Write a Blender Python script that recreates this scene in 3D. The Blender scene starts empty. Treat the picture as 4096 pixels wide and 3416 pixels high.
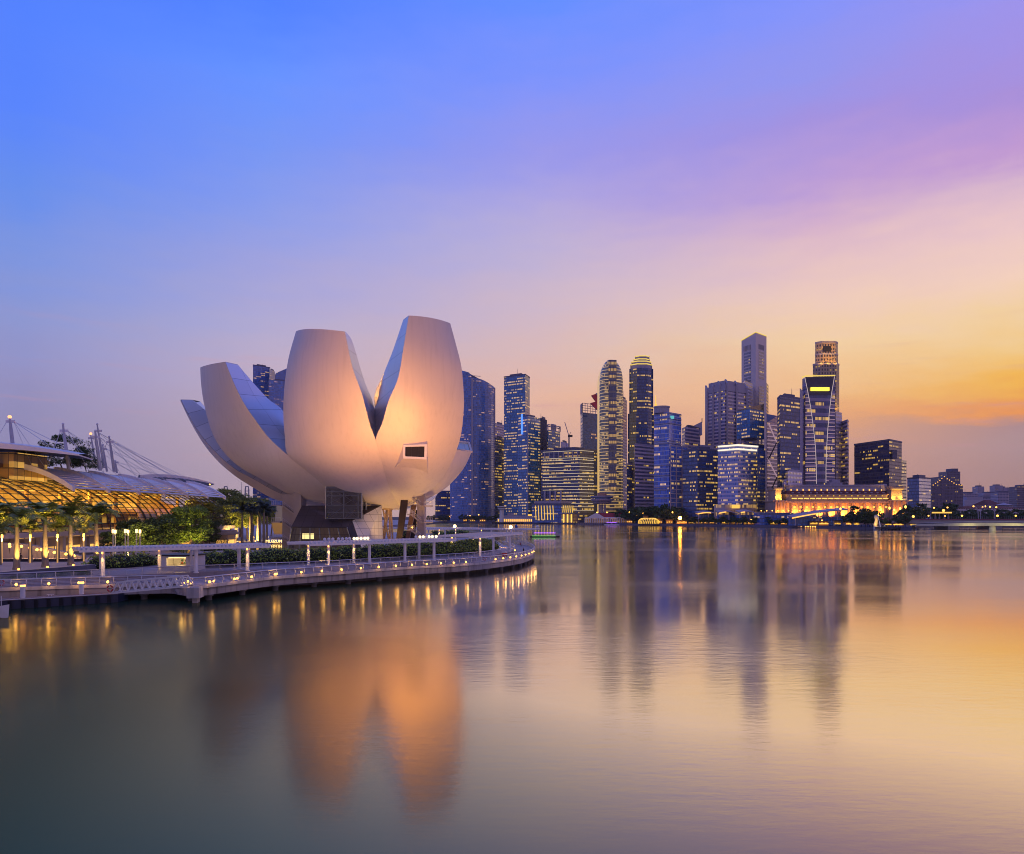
import bpy, math, random
import numpy as np
from mathutils import Vector, Matrix
random.seed(7)
SC = bpy.context.scene
COL = SC.collection
R = math.radians
# ---------------------------------------------------------------- camera
F, CX, HY, CH = 3000.0, 2048.0, 2062.0, 12.0      # focal length and horizon measured on the photograph, eye 12 m over the water
cam = bpy.data.cameras.new('camera'); camo = bpy.data.objects.new('camera', cam); COL.objects.link(camo)
cam.sensor_width = 36; cam.lens = 36 * F / 4096; cam.shift_y = (HY - 1708) / 4096
cam.clip_start = 0.5; cam.clip_end = 30000
camo.location = (0, 0, CH); camo.rotation_euler = (R(90), 0, 0)
SC.camera = camo
SC.view_settings.view_transform = 'Standard'; SC.view_settings.look = 'None'
SC.view_settings.exposure = 0; SC.view_settings.gamma = 1
SC.cycles.use_denoising = True
SC.cycles.pixel_filter_type = 'BLACKMAN_HARRIS'; SC.cycles.filter_width = 1.0
SC.cycles.max_bounces = 6; SC.cycles.transparent_max_bounces = 12
SC.cycles.sample_clamp_indirect = 4
# ---------------------------------------------------------------- world
def lin(c):
    return tuple(((v / 255) / 12.92 if v / 255 <= .04045 else ((v / 255 + .055) / 1.055) ** 2.4) for v in c) + (1,)
SUN_AZ, SUN_EL = 74, 2.0
wd = bpy.data.worlds.new('World'); SC.world = wd; wd.use_nodes = True
nt = wd.node_tree; nt.nodes.clear(); N = nt.nodes.new; LK = nt.links.new
def M(op, a, b=None, c=None, t=None):
    t = t or nt; n = t.nodes.new('ShaderNodeMath'); n.operation = op
    for i, v in enumerate((a, b, c)):
        if v is None: continue
        if isinstance(v, (int, float)): n.inputs[i].default_value = v
        else: t.links.new(v, n.inputs[i])
    return n.outputs[0]
tc = N('ShaderNodeTexCoord'); sp = N('ShaderNodeSeparateXYZ'); LK(tc.outputs['Generated'], sp.inputs[0])
hz = M('SQRT', M('ADD', M('MULTIPLY', sp.outputs[0], sp.outputs[0]), M('MULTIPLY', sp.outputs[1], sp.outputs[1])))
el = M('MULTIPLY', M('ARCTAN2', sp.outputs[2], hz), 57.2958)
az = M('MULTIPLY', M('ARCTAN2', sp.outputs[0], sp.outputs[1]), 57.2958)
cb = N('ShaderNodeCombineXYZ'); LK(M('MULTIPLY', az, .035), cb.inputs[0]); LK(M('MULTIPLY', el, .16), cb.inputs[1])
nz = N('ShaderNodeTexNoise'); nz.inputs['Scale'].default_value = 1.6; nz.inputs['Detail'].default_value = 6; nz.inputs['Roughness'].default_value = .55
LK(cb.outputs[0], nz.inputs['Vector'])
wob = M('MULTIPLY', M('SUBTRACT', nz.outputs['Fac'], .5), 4.4)
# lower cloud edge gets a finer wobble
cb2 = N('ShaderNodeCombineXYZ'); LK(M('MULTIPLY', az, .16), cb2.inputs[0]); LK(M('MULTIPLY', el, .55), cb2.inputs[1])
nz2 = N('ShaderNodeTexNoise'); nz2.inputs['Scale'].default_value = 2.0; nz2.inputs['Detail'].default_value = 7; LK(cb2.outputs[0], nz2.inputs['Vector'])
wob2 = M('MULTIPLY', M('SUBTRACT', nz2.outputs['Fac'], .5), 1.9)
e2 = M('ADD', M('ADD', el, wob), wob2)
fac = M('DIVIDE', e2, 60.0)
TOPS = [(42, (84, 122, 238)), (58, (104, 110, 176))]
RAMPS = [
 (-110, [(-2, (130, 120, 158)), (5, (134, 124, 170)), (15, (122, 118, 180)), (30, (104, 116, 205))]),
 (-33, [(0, (150, 138, 172)), (6.7, (146, 141, 182)), (9, (147, 146, 194)), (12.7, (140, 150, 206)), (16.5, (122, 147, 221)), (20, (101, 140, 233)), (24.2, (87, 131, 248)), (30, (82, 128, 250))]),
 (-18, [(0, (190, 165, 172)), (5, (192, 168, 178)), (11, (190, 172, 195)), (13.5, (176, 169, 206)), (17, (160, 161, 216)), (21, (138, 155, 229)), (24.8, (118, 148, 239)), (29, (100, 144, 252)), (33, (80, 128, 252))]),
 (2.3, [(0, (208, 165, 150)), (5, (216, 172, 156)), (8.8, (229, 181, 158)), (12.4, (216, 183, 180)), (16, (203, 181, 198)), (19.5, (188, 175, 210)), (22.8, (170, 162, 221)), (26, (150, 150, 230)), (30.4, (125, 145, 246)), (34.5, (98, 140, 252))]),
 (22, [(0, (205, 152, 130)), (4.6, (214, 160, 134)), (6.2, (230, 166, 118)), (9, (239, 187, 136)), (12.6, (241, 205, 160)), (14.9, (236, 201, 184)), (17.4, (226, 191, 193)), (19.8, (211, 175, 200)), (22.5, (184, 154, 211)), (25.8, (160, 143, 219)), (28.6, (145, 147, 232)), (32.5, (130, 145, 246))]),
 (34, [(0, (180, 138, 122)), (4.2, (178, 145, 145)), (6.2, (176, 140, 140)), (7.0, (234, 150, 84)), (8.4, (242, 182, 78)), (10.4, (241, 200, 132)), (12.7, (240, 206, 160)), (15, (241, 206, 186)), (17.9, (232, 196, 196)), (20.1, (212, 179, 201)), (22.1, (190, 151, 206)), (24.8, (166, 141, 213)), (29.8, (152, 145, 233))]),
 (110, [(0, (150, 125, 140)), (10, (170, 140, 165)), (25, (130, 125, 205))]),
]
prev, paz = None, None
for a, stops in RAMPS:
    rp = N('ShaderNodeValToRGB'); cr = rp.color_ramp; cr.interpolation = 'LINEAR'
    st = stops + [t for t in TOPS if t[0] > stops[-1][0] + 3]
    while len(cr.elements) < len(st): cr.elements.new(.5)
    for e_, (p, c) in zip(cr.elements, st):
        e_.position = max(0, p / 60); e_.color = lin(c)
    for e_, (p, c) in zip(cr.elements, st): e_.position = max(0, p / 60); e_.color = lin(c)
    LK(fac, rp.inputs[0])
    if prev is None: prev = rp.outputs[0]
    else:
        mr = N('ShaderNodeMapRange'); LK(az, mr.inputs[0]); mr.inputs[1].default_value = paz; mr.inputs[2].default_value = a
        mx = N('ShaderNodeMix'); mx.data_type = 'RGBA'; LK(mr.outputs[0], mx.inputs[0]); LK(prev, mx.inputs[6]); LK(rp.outputs[0], mx.inputs[7])
        prev = mx.outputs[2]
    paz = a
# behind the viewer the dusk sky closes to one blue mauve
mr = N('ShaderNodeMapRange'); LK(M('ABSOLUTE', az), mr.inputs[0]); mr.inputs[1].default_value = 105; mr.inputs[2].default_value = 175
mx = N('ShaderNodeMix'); mx.data_type = 'RGBA'; LK(mr.outputs[0], mx.inputs[0]); LK(prev, mx.inputs[6])
rp = N('ShaderNodeValToRGB'); rp.color_ramp.elements[0].color = lin((154, 126, 140)); rp.color_ramp.elements[1].color = lin((124, 118, 166)); rp.color_ramp.elements[1].position = .8
LK(fac, rp.inputs[0]); LK(rp.outputs[0], mx.inputs[7])
cb3 = N('ShaderNodeCombineXYZ'); LK(M('MULTIPLY', az, .055), cb3.inputs[0]); LK(M('ADD', M('MULTIPLY', el, .62), M('MULTIPLY', az, .012)), cb3.inputs[1])
nz3 = N('ShaderNodeTexNoise'); nz3.inputs['Scale'].default_value = 1.5; nz3.inputs['Detail'].default_value = 8; nz3.inputs['Roughness'].default_value = .62; LK(cb3.outputs[0], nz3.inputs['Vector'])
wm = N('ShaderNodeMapRange'); wm.interpolation_type = 'SMOOTHSTEP'; LK(nz3.outputs['Fac'], wm.inputs[0]); wm.inputs[1].default_value = .54; wm.inputs[2].default_value = .74
wf = N('ShaderNodeMapRange'); wf.interpolation_type = 'SMOOTHSTEP'; LK(el, wf.inputs[0]); wf.inputs[1].default_value = 18; wf.inputs[2].default_value = 5
wisp = N('ShaderNodeMix'); wisp.data_type = 'RGBA'; LK(M('MULTIPLY', M('MULTIPLY', wm.outputs[0], wf.outputs[0]), .42), wisp.inputs[0]); LK(mx.outputs[2], wisp.inputs[6]); wisp.inputs[7].default_value = lin((206, 150, 158))
bg = N('ShaderNodeBackground'); LK(wisp.outputs[2], bg.inputs[0]); bg.inputs[1].default_value = 1.07
sk = N('ShaderNodeTexSky'); sk.sky_type = 'NISHITA'; sk.sun_disc = False; sk.sun_elevation = R(SUN_EL); sk.sun_rotation = R(SUN_AZ)
bg2 = N('ShaderNodeBackground'); LK(sk.outputs[0], bg2.inputs[0]); bg2.inputs[1].default_value = .0006
ad = N('ShaderNodeAddShader'); LK(bg.outputs[0], ad.inputs[0]); LK(bg2.outputs[0], ad.inputs[1])
wo = N('ShaderNodeOutputWorld'); LK(ad.outputs[0], wo.inputs[0])
# ---------------------------------------------------------------- sun: almost set, behind the cloud bank on the right
sl = bpy.data.lights.new('sun', 'SUN'); sl.energy = .07; sl.angle = R(12); sl.color = (1, .66, .4)
so = bpy.data.objects.new('sun', sl); COL.objects.link(so)
so.rotation_euler = (R(90 - SUN_EL), 0, R(180 - SUN_AZ))
FLOOD_A, FLOOD_B, FLOOD_E, FLOOD_U = 42000, 28000, 9000, 4500
# ---------------------------------------------------------------- helpers
def W(px, py, d): return Vector(((px - CX) / F * d, d, CH - (py - HY) / F * d))
def G(px, py, z):
    d = (CH - z) * F / (py - HY); return Vector(((px - CX) / F * d, d, z))
def XX(px, d): return (px - CX) / F * d
def ZZ(py, d): return CH - (py - HY) / F * d
def wloc(o):
    v = Vector((0, 0, 0))
    while o is not None: v += o.location; o = o.parent
    return v
class MB:
    def __init__(s): s.v = []; s.f = []; s.uv = []; s.mi = []
    def add(s, pts, uvs=None, m=0):
        i = len(s.v); s.v += [tuple(p) for p in pts]; s.f.append(tuple(range(i, i + len(pts))))
        s.uv += list(uvs) if uvs else [(0, 0)] * len(pts); s.mi.append(m)
    def quads(s, P, U=None, m=0, closed=False):           # P[row][col] grid
        n = len(P[0]); b = len(s.v)
        for row in P: s.v += [tuple(p) for p in row]
        for i in range(len(P) - 1):
            for j in range(n if closed else n - 1):
                k = (j + 1) % n
                s.f.append((b + i * n + j, b + i * n + k, b + (i + 1) * n + k, b + (i + 1) * n + j)); s.mi.append(m)
                if U: s.uv += [U[i][j], U[i][j + 1], U[i + 1][j + 1], U[i + 1][j]]
                else: s.uv += [(0, 0)] * 4
    def prism(s, poly, z0, z1, m=0, mt=None, uo=0, bottom=True):
        n = len(poly); zt = z1 if isinstance(z1, (list, tuple)) else [z1] * n
        u = uo; mt = m if mt is None else mt
        A = sum(poly[i][0] * poly[(i + 1) % n][1] - poly[(i + 1) % n][0] * poly[i][1] for i in range(n))
        if A < 0: poly = poly[::-1]; zt = list(zt)[::-1]
        for i in range(n):
            a, b = poly[i], poly[(i + 1) % n]; l = math.hypot(b[0] - a[0], b[1] - a[1])
            s.add([(a[0], a[1], z0), (b[0], b[1], z0), (b[0], b[1], zt[(i + 1) % n]), (a[0], a[1], zt[i])],
                  [(u, z0), (u + l, z0), (u + l, zt[(i + 1) % n]), (u, zt[i])], m); u += l
        s.add([(p[0], p[1], z) for p, z in zip(poly, zt)], None, mt)
        if bottom: s.add([(p[0], p[1], z0) for p in poly[::-1]], None, mt)
    def box(s, x0, x1, y0, y1, z0, z1, m=0, uo=0):
        s.prism([(x0, y0), (x1, y0), (x1, y1), (x0, y1)], z0, z1, m, None, uo)
    def bar(s, a, b, w, h, m=0):                          # rectangular bar between two points
        a = Vector(a); b = Vector(b); t = (b - a).normalized()
        up = Vector((0, 0, 1)) if abs(t.z) < .95 else Vector((0, 1, 0))
        x = t.cross(up).normalized() * w / 2; y = x.cross(t).normalized() * h / 2
        q = [[p + x + y, p - x + y, p - x - y, p + x - y] for p in (a, b)]
        s.quads(q, None, m, True); s.add(q[0][::-1], None, m); s.add(q[1], None, m)
    def path(s, pts, r, n=8, m=0, caps=True):
        pts = [Vector(p) for p in pts]; rr = r if isinstance(r, (list, tuple)) else [r] * len(pts); rings = []
        for i, p in enumerate(pts):
            t = (pts[min(i + 1, len(pts) - 1)] - pts[max(i - 1, 0)]).normalized()
            up = Vector((0, 0, 1)) if abs(t.z) < .9 else Vector((0, 1, 0))
            x = t.cross(up).normalized(); y = x.cross(t).normalized()
            rings.append([p + (x * math.cos(2 * math.pi * k / n) + y * math.sin(2 * math.pi * k / n)) * rr[i] for k in range(n)])
        s.quads(rings, None, m, True)
        if caps: s.add(rings[0][::-1], None, m); s.add(rings[-1], None, m)
    def tube(s, a, b, r, r2=None, n=8, m=0): s.path([a, b], [r, r if r2 is None else r2], n, m)
    def lathe(s, c, prof, n=16, m=0, uw=0):
        c = Vector(c); rings = [[c + Vector((r * math.cos(2 * math.pi * k / n), r * math.sin(2 * math.pi * k / n), z)) for k in range(n)] for r, z in prof]
        U = [[(uw * k / n, z) for k in range(n + 1)] for r, z in prof] if uw else None
        s.quads(rings, U, m, True)
    def ball(s, c, r, n=10, m=0, sz=1):
        s.lathe(c, [(max(.001, r * math.sin(math.pi * i / 6)), -r * sz * math.cos(math.pi * i / 6)) for i in range(7)], n, m)
    def build(s, name, mats, parent=None, smooth=False):
        me = bpy.data.meshes.new(name); off = wloc(parent) if parent else Vector((0, 0, 0))
        ox, oy, oz = off
        me.from_pydata([(x - ox, y - oy, z - oz) for x, y, z in s.v], [], s.f)
        ul = me.uv_layers.new(name='UVMap'); ul.data.foreach_set('uv', np.array(s.uv, 'f').ravel())
        for m in (mats if isinstance(mats, (list, tuple)) else [mats]): me.materials.append(m)
        me.polygons.foreach_set('material_index', s.mi)
        if smooth: me.polygons.foreach_set('use_smooth', [True] * len(s.f))
        me.update()
        o = bpy.data.objects.new(name, me); COL.objects.link(o)
        if parent: o.parent = parent
        return o
def tag(o, label=None, cat=None, group=None, kind=None):
    if label: o['label'] = label
    if cat: o['category'] = cat
    if group: o['group'] = group
    if kind: o['kind'] = kind
    return o
def thing(name, label, cat, loc=(0, 0, 0), group=None):
    o = bpy.data.objects.new(name, None); COL.objects.link(o); o.location = loc; o.empty_display_size = .5
    return tag(o, label, cat, group)
def dup(o, loc=None, rz=None, sc=None, label=None, group=None, parent=None):
    c = o.copy(); COL.objects.link(c); c.parent = parent
    if loc is not None: c.location = loc
    if rz is not None: c.rotation_euler = (0, 0, rz)
    if sc is not None: c.scale = sc if isinstance(sc, tuple) else (sc, sc, sc)
    if label: c['label'] = label
    if group: c['group'] = group
    for ch in o.children: dup(ch, parent=c)
    return c
ORD = 'first second third fourth fifth sixth seventh eighth ninth tenth eleventh twelfth thirteenth fourteenth fifteenth sixteenth seventeenth eighteenth nineteenth twentieth'.split()
def nth(i):
    if i < 20: return ORD[i]
    n = i + 1; t = {2: 'twenty', 3: 'thirty', 4: 'forty', 5: 'fifty', 6: 'sixty', 7: 'seventy', 8: 'eighty'}[n // 10]
    return (t[:-1] + 'ieth') if n % 10 == 0 else t + ' ' + ORD[n % 10 - 1]
def lamp(parent, loc, power, col=(1, .62, .25), kind='POINT', size=.2, target=None, cone=60, name='lamp_light'):
    l = bpy.data.lights.new(name, kind); l.energy = power; l.color = col; l.shadow_soft_size = size
    o = bpy.data.objects.new(name, l); COL.objects.link(o); o.parent = parent
    o.location = Vector(loc) - wloc(parent)
    if kind == 'SPOT':
        l.spot_size = R(cone); l.spot_blend = 1.0
        o.rotation_euler = (Vector(target) - Vector(loc)).to_track_quat('-Z', 'Y').to_euler()
    return o
# ---------------------------------------------------------------- materials
def node_mat(name):
    m = bpy.data.materials.new(name); m.use_nodes = True; t = m.node_tree
    return m, t, t.nodes['Principled BSDF']
def mat(name, col, rough=.6, metal=0, var=.25, scale=.6, bump=0, emit=None, es=1, spec=.5, stain=0, island=0):
    m, t, b = node_mat(name)
    b.inputs['Roughness'].default_value = rough; b.inputs['Metallic'].default_value = metal
    b.inputs['Specular IOR Level'].default_value = spec
    c4 = tuple(col) + (1,)
    tcn = t.nodes.new('ShaderNodeTexCoord')
    nz = t.nodes.new('ShaderNodeTexNoise'); nz.inputs['Scale'].default_value = scale; nz.inputs['Detail'].default_value = 6
    t.links.new(tcn.outputs['Object'], nz.inputs['Vector'])
    fac = M('ADD', M('MULTIPLY', nz.outputs['Fac'], 2 * var, t=t), 1 - var, t=t)
    if stain:                                              # streaks of dirt running down
        mp = t.nodes.new('ShaderNodeMapping'); mp.inputs['Scale'].default_value = (1, 1, .08); t.links.new(tcn.outputs['Object'], mp.inputs[0])
        n2 = t.nodes.new('ShaderNodeTexNoise'); n2.inputs['Scale'].default_value = 1.1; n2.inputs['Detail'].default_value = 8; t.links.new(mp.outputs[0], n2.inputs['Vector'])
        mr = t.nodes.new('ShaderNodeMapRange'); t.links.new(n2.outputs['Fac'], mr.inputs[0]); mr.inputs[1].default_value = .5; mr.inputs[2].default_value = .7; mr.inputs[3].default_value = 1; mr.inputs[4].default_value = 1 - stain
        fac = M('MULTIPLY', fac, mr.outputs[0], t=t)
    if island:
        ge = t.nodes.new('ShaderNodeNewGeometry')
        fac = M('MULTIPLY', fac, M('ADD', M('MULTIPLY', ge.outputs['Random Per Island'], 2 * island, t=t), 1 - island, t=t), t=t)
    vm = t.nodes.new('ShaderNodeVectorMath'); vm.operation = 'SCALE'; vm.inputs[0].default_value = col
    t.links.new(fac, vm.inputs['Scale']); t.links.new(vm.outputs[0], b.inputs['Base Color'])
    if bump:
        bp = t.nodes.new('ShaderNodeBump'); bp.inputs['Strength'].default_value = bump; bp.inputs['Distance'].default_value = .1
        t.links.new(nz.outputs['Fac'], bp.inputs['Height']); t.links.new(bp.outputs[0], b.inputs['Normal'])
    if emit:
        b.inputs['Emission Color'].default_value = tuple(emit) + (1,); b.inputs['Emission Strength'].default_value = es
    return m
def glow(name, col, s, sample=True):
    m = mat(name, (.3, .25, .2), emit=col, es=s)
    if not sample: m.cycles.emission_sampling = 'NONE'
    return m
def lines_uv(t, du, dv, wu, wv):
    """mask 1 on the joint lines of a du x dv panel grid in the UV map (metres)"""
    uv = t.nodes.new('ShaderNodeUVMap'); s_ = t.nodes.new('ShaderNodeSeparateXYZ'); t.links.new(uv.outputs[0], s_.inputs[0])
    a = M('LESS_THAN', M('FRACT', M('DIVIDE', s_.outputs[0], du, t=t), t=t), wu / du, t=t)
    b = M('LESS_THAN', M('FRACT', M('DIVIDE', s_.outputs[1], dv, t=t), t=t), wv / dv, t=t)
    return M('MAXIMUM', a, b, t=t), s_
def panel_mat(name, col, line, du, dv, wu=.08, wv=.08, rough=.35, metal=.8, var=.12, scale=.15):
    m, t, b = node_mat(name); ms, s_ = lines_uv(t, du, dv, wu, wv)
    cbn = t.nodes.new('ShaderNodeCombineXYZ')
    t.links.new(M('FLOOR', M('DIVIDE', s_.outputs[0], du, t=t), t=t), cbn.inputs[0]); t.links.new(M('FLOOR', M('DIVIDE', s_.outputs[1], dv, t=t), t=t), cbn.inputs[1])
    wn = t.nodes.new('ShaderNodeTexWhiteNoise'); wn.noise_dimensions = '2D'; t.links.new(cbn.outputs[0], wn.inputs['Vector'])
    k = M('ADD', M('MULTIPLY', wn.outputs[0], 2 * var, t=t), 1 - var, t=t)
    vm = t.nodes.new('ShaderNodeVectorMath'); vm.operation = 'SCALE'; vm.inputs[0].default_value = col; t.links.new(k, vm.inputs['Scale'])
    mx = t.nodes.new('ShaderNodeMix'); mx.data_type = 'RGBA'; t.links.new(ms, mx.inputs[0]); t.links.new(vm.outputs[0], mx.inputs[6]); mx.inputs[7].default_value = tuple(line) + (1,)
    t.links.new(mx.outputs[2], b.inputs['Base Color'])
    b.inputs['Metallic'].default_value = metal
    t.links.new(M('ADD', rough - .06, M('MULTIPLY', wn.outputs[0], .12, t=t), t=t), b.inputs['Roughness'])
    return m
def facade(name, glass, band, cw=1.6, fh=4.0, bf=.3, mf=.12, lit=.2, run=5, litcol=(1, .58, .08), ls=1.4, rough=.18, bandrough=.5, metal=0, drop=.3, bandemit=None, be=0):
    """curtain wall: glass cells, spandrel bands, mullions, and some rooms with the light on (UV in metres)"""
    cw *= .8; run = max(2, int(run * 1.5)); drop = max(.05, drop - .06); ls *= .8
    m, t, b = node_mat(name); glass = tuple(min(.7, v * k) for v, k in zip(glass, (1.5, 1.8, 2.0))); lit *= 1.25; band = tuple(min(.75, v * 1.3) for v in band)
    b.inputs['Specular IOR Level'].default_value = .9
    uv = t.nodes.new('ShaderNodeUVMap'); s_ = t.nodes.new('ShaderNodeSeparateXYZ'); t.links.new(uv.outputs[0], s_.inputs[0])
    u = M('DIVIDE', s_.outputs[0], cw, t=t); v = M('DIVIDE', s_.outputs[1], fh, t=t)
    fu, fv = M('FLOOR', u, t=t), M('FLOOR', v, t=t)
    isb = M('LESS_THAN', M('FRACT', v, t=t), bf, t=t); top = M('LESS_THAN', M('FRACT', v, t=t), min(.92, bf + .42), t=t); ism = M('LESS_THAN', M('FRACT', u, t=t), mf, t=t)
    def wn(a, c, seed):
        cb = t.nodes.new('ShaderNodeCombineXYZ'); t.links.new(a, cb.inputs[0]); t.links.new(c, cb.inputs[1]); cb.inputs[2].default_value = seed
        w = t.nodes.new('ShaderNodeTexWhiteNoise'); w.noise_dimensions = '3D'; t.links.new(cb.outputs[0], w.inputs['Vector']); return w.outputs[0]
    w1 = wn(M('FLOOR', M('DIVIDE', u, run, t=t), t=t), fv, 1.5); w2 = wn(fu, fv, 7.5); w3 = wn(M('FLOOR', M('DIVIDE', u, run * 5, t=t), t=t), M('FLOOR', M('DIVIDE', v, 4, t=t), t=t), 3.5)
    thr = M('MULTIPLY', M('ADD', .35, M('MULTIPLY', w3, 1.3, t=t), t=t), lit, t=t)
    on = M('MULTIPLY', M('MULTIPLY', M('LESS_THAN', w1, thr, t=t), top, t=t), M('GREATER_THAN', w2, drop, t=t), t=t)
    notb = M('SUBTRACT', 1, M('MAXIMUM', isb, ism, t=t), t=t)
    st = M('MULTIPLY', M('MULTIPLY', on, notb, t=t), M('ADD', .1, M('MULTIPLY', w2, .75, t=t), t=t), t=t)
    vm = t.nodes.new('ShaderNodeVectorMath'); vm.operation = 'SCALE'; vm.inputs[0].default_value = glass
    t.links.new(M('ADD', .65, M('MULTIPLY', w2, .7, t=t), t=t), vm.inputs['Scale'])
    mx = t.nodes.new('ShaderNodeMix'); mx.data_type = 'RGBA'; t.links.new(M('MAXIMUM', isb, ism, t=t), mx.inputs[0])
    t.links.new(vm.outputs[0], mx.inputs[6]); mx.inputs[7].default_value = tuple(band) + (1,)
    t.links.new(mx.outputs[2], b.inputs['Base Color'])
    t.links.new(M('ADD', rough, M('MULTIPLY', isb, bandrough - rough, t=t), t=t), b.inputs['Roughness'])
    b.inputs['Metallic'].default_value = metal
    b.inputs['Emission Color'].default_value = tuple(litcol) + (1,)
    es = M('MULTIPLY', st, ls, t=t)
    if be: es = M('ADD', es, M('MULTIPLY', M('LESS_THAN', M('FRACT', v, t=t), .16, t=t), be, t=t), t=t)
    t.links.new(es, b.inputs['Emission Strength'])
    m.cycles.emission_sampling = 'NONE'
    return m
def glass_mat(name, tint=(.8, .85, .9), refl=.12, rough=.05, opacity=.0):
    m, t, b = node_mat(name); t.nodes.remove(b); out = t.nodes['Material Output']
    tr = t.nodes.new('ShaderNodeBsdfTransparent'); tr.inputs[0].default_value = tuple(tint) + (1,)
    gl = t.nodes.new('ShaderNodeBsdfGlossy'); gl.inputs['Roughness'].default_value = rough
    fr = t.nodes.new('ShaderNodeFresnel'); fr.inputs[0].default_value = 1.5
    mx = t.nodes.new('ShaderNodeMixShader'); t.links.new(M('ADD', M('MULTIPLY', fr.outputs[0], .7, t=t), refl, t=t), mx.inputs[0])
    t.links.new(tr.outputs[0], mx.inputs[1]); t.links.new(gl.outputs[0], mx.inputs[2]); t.links.new(mx.outputs[0], out.inputs[0])
    return m
# water: dark green body, long smooth reflections, patches of ripple
def water_mat():
    m, t, b = node_mat('water'); t.nodes.remove(b); out = t.nodes['Material Output']
    ge = t.nodes.new('ShaderNodeNewGeometry'); s_ = t.nodes.new('ShaderNodeSeparateXYZ'); t.links.new(ge.outputs['Position'], s_.inputs[0])
    def nz(sx, sy, det, ro=.5, rot=0):
        mp = t.nodes.new('ShaderNodeMapping'); mp.inputs['Scale'].default_value = (sx, sy, 1); mp.inputs['Rotation'].default_value = (0, 0, rot); t.links.new(ge.outputs['Position'], mp.inputs[0])
        n = t.nodes.new('ShaderNodeTexNoise'); n.inputs['Scale'].default_value = 1; n.inputs['Detail'].default_value = det; n.inputs['Roughness'].default_value = ro; t.links.new(mp.outputs[0], n.inputs['Vector']); return n.outputs['Fac']
    big = nz(.010, .022, 3); rip = nz(.55, 1.5, 5, .6, .2); rip2 = nz(.12, .3, 3, .5, -.3)
    bh = M('ADD', M('MULTIPLY', rip, .06, t=t), M('MULTIPLY', rip2, .07, t=t), t=t)
    bp = t.nodes.new('ShaderNodeBump'); bp.inputs['Distance'].default_value = 1; t.links.new(bh, bp.inputs['Height'])
    pr = t.nodes.new('ShaderNodeMapRange'); t.links.new(big, pr.inputs[0]); pr.inputs[1].default_value = .45; pr.inputs[2].default_value = .62; pr.inputs[3].default_value = .05; pr.inputs[4].default_value = .42
    t.links.new(pr.outputs[0], bp.inputs['Strength'])
    gl = t.nodes.new('ShaderNodeBsdfGlossy'); t.links.new(bp.outputs[0], gl.inputs['Normal'])
    rr = t.nodes.new('ShaderNodeMapRange'); t.links.new(big, rr.inputs[0]); rr.inputs[1].default_value = .4; rr.inputs[2].default_value = .65; rr.inputs[3].default_value = .085; rr.inputs[4].default_value = .155
    t.links.new(rr.outputs[0], gl.inputs['Roughness'])
    df = t.nodes.new('ShaderNodeBsdfDiffuse'); df.inputs[0].default_value = (.008, .036, .028, 1)
    fr = t.nodes.new('ShaderNodeFresnel'); fr.inputs[0].default_value = 1.34
    # reflection tint painted by angle: blue cut in steep ones, less in grazing ones
    tr_ = t.nodes.new('ShaderNodeMapRange'); t.links.new(fr.outputs[0], tr_.inputs[0]); tr_.inputs[1].default_value = .07; tr_.inputs[2].default_value = .42
    tm = t.nodes.new('ShaderNodeMix'); tm.data_type = 'RGBA'; t.links.new(tr_.outputs[0], tm.inputs[0]); tm.inputs[6].default_value = (1, .76, .22, 1); tm.inputs[7].default_value = (1, .90, .50, 1)
    tn = t.nodes.new('ShaderNodeMix'); tn.data_type = 'RGBA'; t.links.new(tr_.outputs[0], tn.inputs[0]); tn.inputs[6].default_value = (1, .92, .52, 1); tn.inputs[7].default_value = (1, .97, .88, 1)
    tk = t.nodes.new('ShaderNodeMix'); tk.data_type = 'RGBA'; t.links.new(tm.outputs[2], tk.inputs[6]); t.links.new(tn.outputs[2], tk.inputs[7]); t.links.new(tk.outputs[2], gl.inputs['Color'])
    # mirror strength, tint and blur painted by position: brighter right, dimmer by the promenade
    ax = t.nodes.new('ShaderNodeMapRange'); ax.interpolation_type = 'SMOOTHSTEP'
    t.links.new(M('SUBTRACT', s_.outputs[0], M('MULTIPLY', s_.outputs[1], -.03, t=t), t=t), ax.inputs[0]); ax.inputs[1].default_value = -26; ax.inputs[2].default_value = 12
    t.links.new(ax.outputs[0], tk.inputs[0])
    kk = M('ADD', WATER_L, M('MULTIPLY', ax.outputs[0], WATER_R - WATER_L, t=t), t=t)
    t.links.new(M('MULTIPLY', rr.outputs[0], M('SUBTRACT', 1.75, M('MULTIPLY', ax.outputs[0], .75, t=t), t=t), t=t), gl.inputs['Roughness'])
    f = M('MINIMUM', M('MULTIPLY', fr.outputs[0], kk, t=t), .93, t=t)
    mx = t.nodes.new('ShaderNodeMixShader'); t.links.new(f, mx.inputs[0]); t.links.new(df.outputs[0], mx.inputs[1]); t.links.new(gl.outputs[0], mx.inputs[2])
    t.links.new(mx.outputs[0], out.inputs[0]); return m
WATER_L, WATER_R = .68, 4.4
m_water = water_mat()
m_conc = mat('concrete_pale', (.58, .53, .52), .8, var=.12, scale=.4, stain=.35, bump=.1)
m_concd = mat('concrete_wall', (.30, .28, .32), .8, var=.15, scale=.3, stain=.25)
m_pave = panel_mat('paving', (.48, .44, .46), (.25, .22, .25), 1.2, 1.2, .05, .05, .7, 0, .12)
m_deck = panel_mat('deck_planks', (.40, .33, .33), (.16, .13, .14), 50, .3, .05, .05, .65, 0, .2)
m_white = mat('white_paint', (.78, .76, .76), .45, var=.06)
m_steel = mat('grey_steel', (.5, .52, .56), .35, .8, var=.1)
m_dark = mat('dark_metal', (.03, .03, .04), .45, .3)
m_black = mat('black_rubber', (.015, .015, .018), .7)
m_navy = mat('navy_hull', (.03, .04, .08), .4, stain=.3)
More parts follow.
